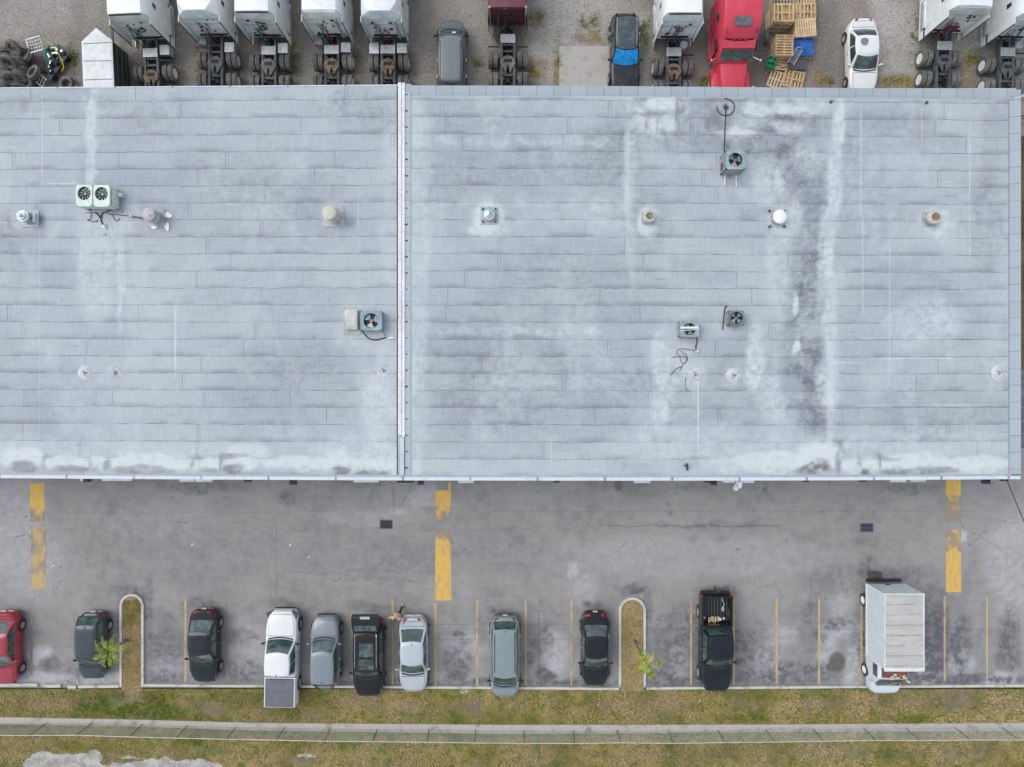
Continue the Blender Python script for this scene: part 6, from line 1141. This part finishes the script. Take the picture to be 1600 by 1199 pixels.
# ================================================================== PALLETS, TYRES, SCRAP
def pallet_mesh(mat, nx=9, gap=.065, name='pallet', w=1.2, d=1.0, bw=None, missing=()):
    m = MB(); bw = bw or (w - gap * (nx - 1)) / nx
    for i in range(nx):
        if i in missing: continue
        m.box((-w / 2 + bw / 2 + i * (w - bw) / (nx - 1), 0, .135), (bw, d, .018))
    for sy in (-1, 0, 1): m.box((0, sy * (d / 2 - .05), .105), (w, .09, .04))
    for sy in (-1, 0, 1):
        for sx in (-1, 0, 1): m.box((sx * (w / 2 - .07), sy * (d / 2 - .05), .055), (.12, .09, .06))
    for sx in (-1, 0, 1): m.box((sx * (w / 2 - .07), 0, .012), (.12, d, .022))
    return m.mesh(name, mat)
PM = [pallet_mesh(wood, 8, .075), pallet_mesh(wood2, 9, .035), pallet_mesh(wood3, 7, .09), pallet_mesh(wood2, 7, .085), pallet_mesh(wood, 6, .11, missing=(3,))]
blue = simple('blue_painted_pallet', (.03, .12, .42), .7, 0, .35, 9)
blue_pm = pallet_mesh(blue, 12, .015)
def stack(px, py, n, desc, kinds, rz=0.0, top=None, jit=.012, z0=0.0, sx=1.0):
    zt = z0 + n * .15
    x, y = P(px, py, zt); out = []
    for i in range(n):
        me = (PM[kinds[i % len(kinds)]] if not (i == n - 1 and top is not None) else top)
        o = bpy.data.objects.new('pallet', me); COL.objects.link(o); o.scale = (1.1, 1.15, 1); o.location = (x + random.uniform(-jit, jit), y + random.uniform(-jit, jit), z0 + i * .15); o.rotation_euler[2] = rz + random.uniform(-.02, .02)
        if i == n - 1: tag(o, desc[0], 'pallet', 'wooden pallets in the yard')
        else: tag(o, desc[1], 'pallet', desc[1] + ' group')
        out.append(o)
    return x, y, zt
H9 = PI / 2
stack(1225, 0, 5, ('weathered grey pallet topping the stack at the upper edge, left column', 'pallet under the grey one at the upper edge of the left column'), [0, 2], 0, PM[2])
stack(1225, 20, 9, ('open slatted pallet topping the stack below the grey one', 'pallet within the tall stack in the left column, ends showing'), [3, 0, 2], 0, PM[4])
stack(1226, 71, 7, ('broad boarded pallet topping the stack left of the blue pallet', 'pallet within the low stack left of the blue pallet'), [0, 3], H9, PM[0])
stack(1258, -6, 4, ('pale pallet topping the stack at the upper edge, right column', 'pallet within the stack at the upper edge, right column'), [3, 0], 0)
stack(1259, 19, 5, ('brown pallet topping the stack just above the clean pale pallet', 'pallet within the stack just above the clean pale pallet'), [0, 3], 0, PM[4])
stack(1259, 43.5, 6, ('clean pale close boarded pallet highest in the right column', 'pallet within the stack under the clean pale pallet'), [3, 0], .06, PM[1])
stack(1255, 74, 4, ('bright blue painted pallet', 'wooden pallet hidden under the blue painted pallet'), [0, 3], 0, blue_pm)
stack(1217, 126, 1, ('darker pallet lying on the ground near the roof edge, partly under its neighbour', ''), [0], R(-20), PM[3])
stack(1240, 124, 2, ('open slatted pallet at the roof edge, on top of the leaning pair', 'pallet under the open slatted pallet at the roof edge'), [3], R(-12), PM[4])
x, y = P(1221, 99, .45); q = MB()
for i in range(5): q.box((random.uniform(-.05, .05), -.35 + i * .16, .02 + .02 * (i % 2)), (random.uniform(.7, 1.0), .1, .025), random.uniform(-.25, .2))
tag(q.build('broken_boards', wood, loc=(x, y, .30)), 'loose broken boards between the green crate and the dark sheet', 'boards')
m = MB(); m.box((0, 0, .14), (1.05, .8, .28)); tag(m.build('pallet_collar', wood3, loc=(x, y + .05, 0)), 'low wooden bin holding up the loose broken boards', 'bin')
x, y = P(1206, 97, .75); gc = MB(); gw, gd, gh = .5, .72, .32
for sx in (-1, 1): gc.box((sx * (gw / 2 - .02), 0, gh / 2), (.04, gd, gh)); gc.box((0, sx * (gd / 2 - .02), gh / 2), (gw - .08, .04, gh))
gc.box((0, 0, .03), (gw - .08, gd - .08, .05)); gc.box((0, 0, .18), (gw - .1, .03, .2)); gc.box((.02, .15, .12), (.3, .2, .12), .4)
tag(gc.build('plastic_crate', simple('green_plastic', (.02, .28, .14), .5, 0, .3, 9), loc=(x, y, .42), rz=R(-14), bevel=.01), 'green plastic crate beside the loose boards', 'crate')
tag(MB().box((0, 0, .21), (.5, .6, .42)).build('wooden_block', wood3, loc=(x, y, 0)), 'timber block under the green plastic crate', 'block')
x, y = P(1246, 101, .5); m = MB(); m.box((0, 0, .46), (1.2, .62, .05), -.02); tag(m.build('dark_sheet', simple('charcoal_board', (.075, .08, .09), .6, 0, .2, 6), loc=(x, y, 0)), 'charcoal sheet lying under the foot of the ladder', 'board')
m = MB(); m.box((0, 0, .2), (1.0, .5, .4)); tag(m.build('wooden_bin', wood3, loc=(x, y, 0)), 'wooden bin hidden under the charcoal sheet', 'bin')
a = Vector((*P(1249, 77, 1.0), 1.0)); b = Vector((*P(1235, 101, .62), .62)); d = (b - a).normalized(); s = Vector((-d.y, d.x, 0)).normalized() * .19; lm = MB()
for k in (-1, 1): lm.tube([s * k, (b - a) + s * k * 1.15], .03, 6)
for i in range(1, 8): p_ = (b - a) * (i / 8); lm.tube([p_ - s, p_ + s], .02, 6)
lm.tube([s, s * .2 + (a - b) * .10, -s], .02, 6); tag(lm.build('step_ladder', M['alu'], loc=a), 'aluminium ladder leaning from the blue pallet to the dark sheet', 'ladder')
tm, rm = wheel_meshes(.42, .22, M['alu_d'], 'spare', True); x, y = P(1198, 57, .5); o = inst('spare_wheel', tm, None, (x, y, .42), (0, R(12), R(175))); inst('rim', rm, o); tag(o, 'spare wheel standing against the left side of the pallet stacks', 'wheel')
x, y = P(1204, 113, .1); tag(MB().tube([(0, 0, .05), (.6, .55, .12)], .03).tube([(.02, .1, .05), (.5, .35, .12)], .025).build('timber_batten', wood, loc=(x - .4, y - .2, 0)), 'thin battens poking out below the green crate', 'batten')

# tyres
def tyre_only(r=.5, w=.28): return MB().lathe([(r * .56, -w * .38), (r * .62, -w * .48), (r * .92, -w / 2), (r, -w * .36), (r, -w * .1), (r * .97, -w * .07), (r * .97, w * .07), (r, w * .1), (r, w * .36), (r * .92, w / 2), (r * .62, w * .48), (r * .56, w * .38)], seg=30, axis='X')
tmb = tyre_only(); n = len(tmb.v) // 12
tmb.f = [f for f in tmb.f if len(f) < 10]; tmb.f += [(11 * n + k, 11 * n + (k + 1) % n, (k + 1) % n, k) for k in range(n)]
TM = tmb.mesh('tyre', M['tyre_old'], 35)
cnt = 0
for colx, ys_l, zz in ((2, range(78, 150, 7), .5), (25, range(76, 146, 7), .5)):
    for i, py in enumerate(ys_l):
        x, y = P(colx + random.uniform(-3, 3), py, .95); o = inst('tyre', TM, None, (x, y, .5), (R(random.uniform(-9, 9)), R(random.uniform(-6, 6)), H9 + R(random.uniform(-9, 12))))
        tag(o, 'used truck tyre standing tread up in the rows of the tyre heap', 'tyre', 'used tyres standing in rows in the heap')
for px, py, z, rx_, ry_, rz_, lb in ((51, 113, .75, 0, 62, -35, 'used truck tyre leaning face up beside the wire rack, whole ring showing'), (43, 83, .85, 0, 50, -20, 'used truck tyre half under the wire rack'), (39, 133, .7, 0, 66, -75, 'used truck tyre face up at the roof edge below the heap'), (103, 131, .28, 0, 80, 10, 'used tyre lying alone below the scrap frame at the roof edge'), (20, 74, 1.15, 0, 35, 70, 'used truck tyre resting on top of the upper end of the heap'), (12, 96, 1.2, 0, 28, 80, 'used truck tyre tipped over the middle of the heap'), (15, 122, 1.15, 0, 25, 100, 'used truck tyre tipped over the lower part of the heap')):
    x, y = P(px, py, z + .1); o = inst('tyre', TM, None, (x, y, z), (R(rx_), R(ry_), R(rz_))); tag(o, lb, 'tyre', 'used tyres on the heap')
# scrap beside the tyres
x, y = P(55, 71, 1.1); m = MB()
for i in range(6): m.tube([(-.42 + i * .17, -.42, 0), (-.42 + i * .17, .42, 0)], .018, 5)
for i in range(5): m.tube([(-.42, -.42 + i * .21, .01), (.43, -.42 + i * .21, .01)], .018, 5)
m.tube([(-.45, -.45, 0), (.45, -.45, 0), (.45, .45, 0), (-.45, .45, 0), (-.45, -.45, 0)], .03, 5)
for sx in (-1, 1): m.tube([(sx * .43, -.43, 0), (sx * .43, -.43, -.5)], .02, 5)
tag(m.build('wire_rack', M['chrome'], loc=(x, y, 1.15), rz=R(16)), 'pale wire grid rack lying on top of the tyres', 'rack')
teal = simple('turquoise_plastic', (.03, .36, .30), .5, 0, .4, 6)
x, y = P(80, 83, .6); t = thing('scrap_tub', 'turquoise tub of scrap beside the wire rack', 'tub', (x, y, 0), R(-32)); MB().lathe([(.30, 0), (.48, .5), (.52, .55), (.46, .55), (.28, .06), (.0, .06)], seg=18).build('tub', teal, t, smooth=30); m = MB()
for i in range(9): m.box((random.uniform(-.28, .28), random.uniform(-.28, .28), .42 + .03 * i), (random.uniform(.08, .35), random.uniform(.05, .2), .06), random.random() * 3)
m.build('scrap_pieces', M['dark'], t)
x, y = P(82, 100, .5); t = thing('scrap_cart', 'narrow steel cart loaded with parts next to the tyre heap', 'cart', (x, y, 0), R(-35))
MB().box((0, .1, .42), (.95, 2.3, .06)).build('cart_bed', M['frame'], t); m = MB()
for i in range(26): m.box((random.uniform(-.4, .4), random.uniform(-.9, 1.1), .52 + random.uniform(0, .14)), (random.uniform(.08, .45), random.uniform(.06, .3), random.uniform(.05, .16)), random.random() * 3)
m.build('parts_load', M['frame_dk'], t); m = MB()
for i in range(12): m.box((random.uniform(-.4, .4), random.uniform(-.9, 1.1), .64 + random.uniform(0, .12)), (random.uniform(.05, .35), random.uniform(.04, .16), .04), random.random() * 3)
m.build('pale_parts', M['alu'], t); m = MB()
for i in range(5): m.tube([(-.42 + i * .2, -1.05, .7), (-.46 + i * .21, -1.6, .55)], .03, 6)
m.tube([(-.5, -1.05, .72), (.5, -1.05, .72)], .03); m.tube([(-.5, -1.6, .55), (.5, -1.6, .55)], .03); m.build('end_gate', M['alu_d'], t)
for sx in (-1, 1):
    for y_ in (-.7, .8): MB().cyl((sx * .45 - .04, y_, .18), (sx * .45 + .04, y_, .18), .18, 12).build('castor', M['black'], t)
hose('yellow hose draped over the scrap cart and turquoise tub', [(0, 0, 0)] * 2, .02, M['black'], 'hose', 'hose') if False else None
pts = [Vector((*P(px, py, z), z)) for px, py, z in ((66, 62, .9), (78, 68, .8), (85, 76, .75), (92, 86, .75), (97, 96, .65), (100, 106, .55), (97, 112, .4))]
tag(MB().tube([p_ - pts[0] for p_ in pts], .035, 6).build('hose', simple('yellow_hose', (.62, .50, .04), .5), loc=pts[0]), 'yellow hose running along the right side of the scrap cart', 'hose')

# ================================================================== FENCE
fx = [(75, 1129), (145, 1129), (224, 1131), (294, 1133), (370, 1135), (446, 1136), (517, 1138), (590, 1138.5), (671, 1139), (743, 1140), (818, 1140.5), (895, 1141), (963, 1140.5), (1043, 1141), (1120, 1140), (1195, 1139), (1268, 1138), (1347, 1137), (1413, 1136.5), (1489, 1136), (1563, 1136)]
pl = [P(x - 75 * k, 1129) for k, x in ((4, 75), (3, 75), (2, 75), (1, 75))] + [P(*q) for q in fx] + [P(1563 + 75 * k, 1136) for k in (1, 2, 3, 4)]
FN = thing('chain_link_fence', 'long chain link fence with leaning posts on the concrete strip', 'fence', (pl[0][0], pl[0][1], 0)); F0 = Vector((pl[0][0], pl[0][1], 0)); FH = 1.68
M['galv'] = simple('galvanised_wire', (.42, .44, .43), .5, .3, .15, 20); M['post'] = simple('fence_post_steel', (.20, .215, .21), .6, .2, .3, 12); M['postr'] = simple('rail_pale', (.62, .61, .55), .5, .1, .15, 14)
top = []
for i, (x, y) in enumerate(pl):
    j = random.uniform(-.03, .03); b_ = Vector((x, y, .1)) - F0; t_ = Vector((x + j, y + random.uniform(-.02, .02), FH)) - F0; top.append(t_)
    MB().cyl(tuple(b_), tuple(t_), .032, 8).build('post', M['post'], FN)
MB().tube(top, .024, 6).build('top_rail', M['postr'], FN)
wire = MB(); sp = .085; wr = .0042
L_ = 0; seg = []
for i in range(len(pl) - 1):
    a = Vector((pl[i][0], pl[i][1], 0)) - F0; b = Vector((pl[i + 1][0], pl[i + 1][1], 0)) - F0; seg.append((L_, a, b)); L_ += (b - a).length
def fpos(s, z):
    for l0, a, b in seg:
        ln = (b - a).length
        if s <= l0 + ln or (l0, a, b) == seg[-1]: q = a.lerp(b, max(0, min(1, (s - l0) / ln))); return (q.x, q.y, z)
h_ = FH - .16; k = 0; s = -h_
while s < L_:
    for sg in (1, -1):
        s0 = s if sg > 0 else s + h_; s1 = s0 + sg * h_; z0_, z1_ = .14, FH - .02
        if s0 < 0: 
            f = -s0 / (s1 - s0); z0_ = z0_ + (z1_ - z0_) * f; s0 = 0
        if s1 > L_: f = (L_ - s0) / (s1 - s0); z1_ = z0_ + (z1_ - z0_) * f; s1 = L_
        if s1 < 0 or s0 > L_: continue
        p0, p1 = fpos(s0, z0_), fpos(s1, z1_); wire.cyl(p0, p1, wr, 3, caps=False)
    s += sp
wire.build('wire_mesh', M['galv'], FN)

# ================================================================== PALMS AND EAST HEDGE
nf = NT('palm_frond'); p = nf.pos(); c_ = nf.mix(nf.rng(nf.noise(p, 3.5, 3, .6), .38, .62), (.11, .19, .018), (.38, .41, .04)); M['frond'] = nf.out(c_, .55, 0, .4)
nf.b.inputs['Subsurface Weight'].default_value = 0
M['frond_y'] = simple('dry_palm_frond', (.42, .36, .14), .7, 0, .2, 6); M['trunk'] = simple('palm_trunk_fibre', (.22, .19, .15), .9, 0, .3, 14)
def palm(label, base, crown, h, fr, seed):
    r = random.Random(seed); bx, by = base; cx, cy = crown; t = thing('palm_tree', label, 'palm tree', (bx, by, .05)); off = Vector((cx - bx, cy - by, h))
    pts = [Vector((off.x * s ** 1.3, off.y * s ** 1.3, off.z * s)) for s in np.linspace(0, 1, 8)]; m = MB(); rs = []
    for i, q in enumerate(pts):
        rad = .10 - .05 * i / 7; rs.append([(q.x + rad * math.cos(a), q.y + rad * math.sin(a), q.z) for a in np.linspace(0, 2 * PI, 11)[:-1]])
    m.rings(rs); m.build('trunk', M['trunk'], t, smooth=40)
    for ang, ln, droop, dry in fr:
        a = R(ang); m = MB(); d = Vector((math.cos(a), math.sin(a), 0)); sd_ = Vector((-d.y, d.x, 0)); spine = []
        for i in range(15):
            s = i / 14; spine.append(off + d * ln * s * (1 - .12 * s * s) + Vector((0, 0, .30 * math.sin(s * 2.0) * ln - droop * s * s)) + sd_ * .08 * math.sin(s * 3 + ang))
        m.tube(spine, .012, 4)
        for i in range(1, 15):
            s = i / 14; q = spine[i]; w = .34 * ln * (math.sin(min(1, s * 1.25 + .18) * PI * .92) ** .7 if s < .98 else .2) * r.uniform(.8, 1.1)
            for k in (-1, 1):
                for jj in (0, .5):
                    q2 = q.lerp(spine[i - 1], jj); e = q2 + sd_ * k * w * r.uniform(.7, 1.0) * .8 + d * w * .9 + Vector((0, 0, -w * .35 * r.uniform(.3, 1.5))); b1 = d * .014
                    mid = q2.lerp(e, .5) + Vector((0, 0, .03)); m.add([q2 - b1, q2 + b1, mid + d * .015, e, mid - d * .012], [(0, 1, 2, 4), (4, 2, 3)])
        m.build('frond', M['frond_y'] if dry else M['frond'], t)
cx, cy = P(170, 1020, 3.5)
palm('young palm leaning over the dark grey hatchback from the left island', (*P(199, 1000),), (cx, cy), 3.4, [(20, 1.5, .6, 0), (68, 1.2, .5, 0), (112, 1.1, .4, 0), (152, 1.25, .6, 0), (200, 1.2, .5, 0), (243, 1.2, .7, 0), (285, 1.2, .6, 0), (330, 1.2, .5, 0)], 5)
cx, cy = P(1010, 1039, 3.6)
palm('young palm on the right island leaning out over the parking bay', (*P(991, 1001),), (cx, cy), 3.5, [(5, 1.35, .5, 0), (-60, 1.25, .6, 0), (-75, 1.1, .7, 0), (105, 1.2, .5, 0), (60, .95, .3, 1), (80, .9, .3, 1), (200, .9, .8, 0), (225, 1.0, .8, 0), (250, .8, .6, 0), (130, .95, .4, 0)], 8)
nl = NT('hedge_leaf'); p = nl.pos(); M['leaf'] = nl.out(nl.mix(nl.rng(nl.noise(p, 6, 3, .6), .4, .6), (.05, .12, .02), (.14, .24, .04)), .6, 0, .3)
hx = 34.4; t = thing('hedge', 'bright green bushy hedge squeezed beside the eastern wall', 'hedge', (hx, 15.6, 0)); m = MB(); r = random.Random(3)
for i in range(2600):
    x, y, z = r.uniform(-.7, .7), r.uniform(-1.3, 1.4), r.uniform(.1, 1.5); w = r.uniform(.05, .1); a = Vector((r.gauss(0, 1), r.gauss(0, 1), r.gauss(0, 1))).normalized(); b_ = a.orthogonal().normalized(); c = Vector((x * (1 - .3 * abs(math.sin(y * 3))), y, z))
    m.add([c - a * w, c + b_ * w * .5, c + a * w, c - b_ * w * .5], [(0, 1, 2, 3)])
m.build('foliage', M['leaf'], t); MB().tube([(0, -1.2, .1), (0, 1.2, .2)], .04).tube([(0, 0, 0), (.1, .1, 1.1)], .04).tube([(0, -.8, 0), (-.1, -.8, 1.0)], .035).build('stems', M['trunk'], t)
x, y = P(1602, 148, .3); tag(MB().box((0, 0, .04), (1.6, .16, .05), .25).build('plank', M['edge'], loc=(x, y, 0)), 'white board lying on the ground past the north east roof corner', 'plank')
x, y = P(1600, 182, .8); t = thing('gate_rail', 'dark metal rail standing just past the eastern parapet', 'rail', (x, y, 0)); MB().tube([(-.5, 0, .8), (1.8, 0, .8)], .05).tube([(-.5, 0, .4), (1.8, 0, .4)], .04).build('rail', M['frame'], t); MB().cyl((-.5, 0, 0), (-.5, 0, .95), .06).cyl((1.6, 0, 0), (1.6, 0, .95), .06).build('post', M['frame'], t)

# ================================================================== PERSON
def person():
    bx, by = P(624, 954); t = thing('person', 'person in a peach shirt and black trousers walking between the black suv and silver sedan', 'person', (bx, by, 0), R(168))
    # local: +Y forward (faces the cars), built 1.75 m tall in mid stride
    J = {}
    def skin(name, pts, edges, radii, mat, root=0, parent=None, sub=2):
        me = bpy.data.meshes.new(name); me.from_pydata(pts, edges, []); me.materials.append(mat); o = bpy.data.objects.new(name, me); COL.objects.link(o); o.parent = parent
        sk_ = o.modifiers.new('skin', 'SKIN'); sk_.use_smooth_shade = True
        sv = me.skin_vertices[0].data if me.skin_vertices else None
        if sv is None:
            me.skin_vertices.new() if hasattr(me.skin_vertices, 'new') else None
            sv = me.skin_vertices[0].data
        for i, r_ in enumerate(radii): sv[i].radius = (r_, r_) if not isinstance(r_, tuple) else r_; sv[i].use_root = (i == root)
        s_ = o.modifiers.new('subsurf', 'SUBSURF'); s_.levels = sub; s_.render_levels = sub
        return o
    skin_m = simple('skin', (.48, .29, .2), .6, 0, .05, 12); shirt = simple('peach_shirt', (.70, .46, .32), .8, 0, .1, 9); trous = simple('black_trousers', (.02, .022, .025), .8); shoe = simple('white_shoes', (.75, .75, .73), .6); hair = simple('brown_hair', (.09, .05, .03), .7)
    # body: one continuous skin surface
    B = [(0, 0, .95), (0, .0, 1.12), (0, .03, 1.32), (0, .05, 1.47), (0, .07, 1.55), (0, .10, 1.66),
         (.10, 0, .90), (.13, .22, .52), (.12, .30, .09), (.12, .44, .04),
         (-.10, 0, .90), (-.13, -.10, .50), (-.14, -.38, .16), (-.14, -.30, .05),
         (.18, .05, 1.42), (.36, .10, 1.18), (.50, .32, 1.10), (.53, .38, 1.09),
         (-.18, .05, 1.42), (-.38, .06, 1.18), (-.48, .26, 1.08), (-.51, .33, 1.07), (0, .12, 1.74)]
    E = [(0, 1), (1, 2), (2, 3), (3, 4), (4, 5), (0, 6), (6, 7), (7, 8), (8, 9), (0, 10), (10, 11), (11, 12), (12, 13), (3, 14), (14, 15), (15, 16), (16, 17), (3, 18), (18, 19), (19, 20), (20, 21), (5, 22)]
    Rr = [(.15, .11), (.13, .10), (.16, .11), (.11, .09), .055, .095, .085, .06, .042, .03, .085, .06, .042, .03, .06, .042, .03, .028, .06, .042, .03, .028, .07]
    skin('body', B, E, Rr, skin_m, 0, t)
    skin('shirt', [(0, 0, 1.0), (0, .0, 1.14), (0, .03, 1.32), (0, .05, 1.45), (.18, .05, 1.42), (.30, .085, 1.26), (-.18, .05, 1.42), (-.31, .055, 1.26), (.37, .12, 1.17), (-.385, .08, 1.17), (.485, .30, 1.105), (-.47, .245, 1.085)], [(0, 1), (1, 2), (2, 3), (3, 4), (4, 5), (3, 6), (6, 7), (5, 8), (7, 9), (8, 10), (9, 11)], [(.19, .14), (.18, .14), (.20, .15), (.13, .11), .095, .085, .095, .085, .07, .07, .055, .055], shirt, 1, t)
    skin('trousers', [(0, 0, 1.0), (0, 0, .93), (.10, 0, .88), (.13, .22, .52), (.12, .30, .13), (-.10, 0, .88), (-.13, -.10, .50), (-.14, -.36, .18)], [(0, 1), (1, 2), (2, 3), (3, 4), (1, 5), (5, 6), (6, 7)], [(.165, .12), (.17, .13), .105, .082, .062, .105, .082, .062], trous, 1, t)
    for (x, y, z, rx_) in ((.12, .36, .05, 0), (-.14, -.36, .09, .5)):
        m = MB(); m.rings([[(w * math.cos(a), yy, .0 + hgt * (math.sin(a) * .5 + .5) - .04) for a in np.linspace(0, 2 * PI, 11)[:-1]] for yy, w, hgt in ((-.12, .025, .05), (-.09, .042, .09), (0, .045, .10), (.10, .05, .075), (.16, .035, .05), (.18, .012, .03))]); o = m.build('shoe', shoe, t, smooth=50, loc=(x, y, z)); o.rotation_euler[0] = -rx_
    # head details
    hd = MB(); hd.lathe([(.0, -.12), (.05, -.11), (.072, -.06), (.085, 0), (.085, .05), (.065, .10), (.0, .125)], seg=18); h_ = hd.build('head', skin_m, t, smooth=60, loc=(0, .12, 1.66)); h_.scale = (.92, 1.12, 1)
    hr = MB(); hr.lathe([(.088, -.03), (.096, .03), (.094, .07), (.07, .115), (.0, .14)], seg=18); o = hr.build('hair', hair, t, smooth=60, loc=(0, .10, 1.665)); o.scale = (.95, 1.12, 1)
    m = MB(); m.box((0, .105, -.015), (.022, .03, .04), taper=(.5, .4)); 
    for sx in (-1, 1): m.box((sx * .083, .0, 0), (.015, .03, .05))
    m.build('nose_and_ears', skin_m, h_); m = MB()
    for sx in (-1, 1): m.box((sx * .032, .083, .012), (.02, .01, .01))
    m.box((0, .09, -.06), (.04, .008, .01)); m.build('eyes_and_mouth', simple('dark_features', (.12, .05, .04), .5), h_)
    for sx, (hx_, hy, hz_) in ((1, (.53, .38, 1.09)), (-1, (-.51, .33, 1.07))):
        P_ = [(0, 0, 0), (0, .05, 0), (-.028, .09, 0), (-.036, .13, -.01), (-.036, .16, -.03), (-.01, .095, 0), (-.012, .14, -.01), (-.012, .175, -.03), (.01, .093, 0), (.012, .135, -.01), (.012, .168, -.03), (.028, .085, 0), (.034, .115, -.01), (.034, .14, -.028), (-.04 * sx, .02, 0), (-.062 * sx, .05, -.01), (-.066 * sx, .075, -.015)]
        E_ = [(0, 1), (1, 2), (2, 3), (3, 4), (1, 5), (5, 6), (6, 7), (1, 8), (8, 9), (9, 10), (1, 11), (11, 12), (12, 13), (0, 14), (14, 15), (15, 16)]
        o = skin('hand', P_, E_, [(.035, .016), (.036, .015)] + [.010, .009, .008] * 4 + [.012, .010, .009], skin_m, 0, t, 1); o.location = (hx_, hy, hz_); o.rotation_euler = (-.3, 0, -.2 * sx)
person()

for k in range(16):
    x, y = P(random.choice([random.uniform(380, 1580)]), random.choice([random.uniform(1082, 1120), random.uniform(1166, 1195)])); s_ = random.uniform(.05, .09)
    tag(MB().box((0, 0, .02), (s_, s_ * .7, .03), random.random() * 3, taper=(.6, .7)).build('litter', M['edge'], loc=(x, y, .07)), 'tiny white fleck of litter lying in the grass by the fence', 'litter', 'white litter flecks in the grass')
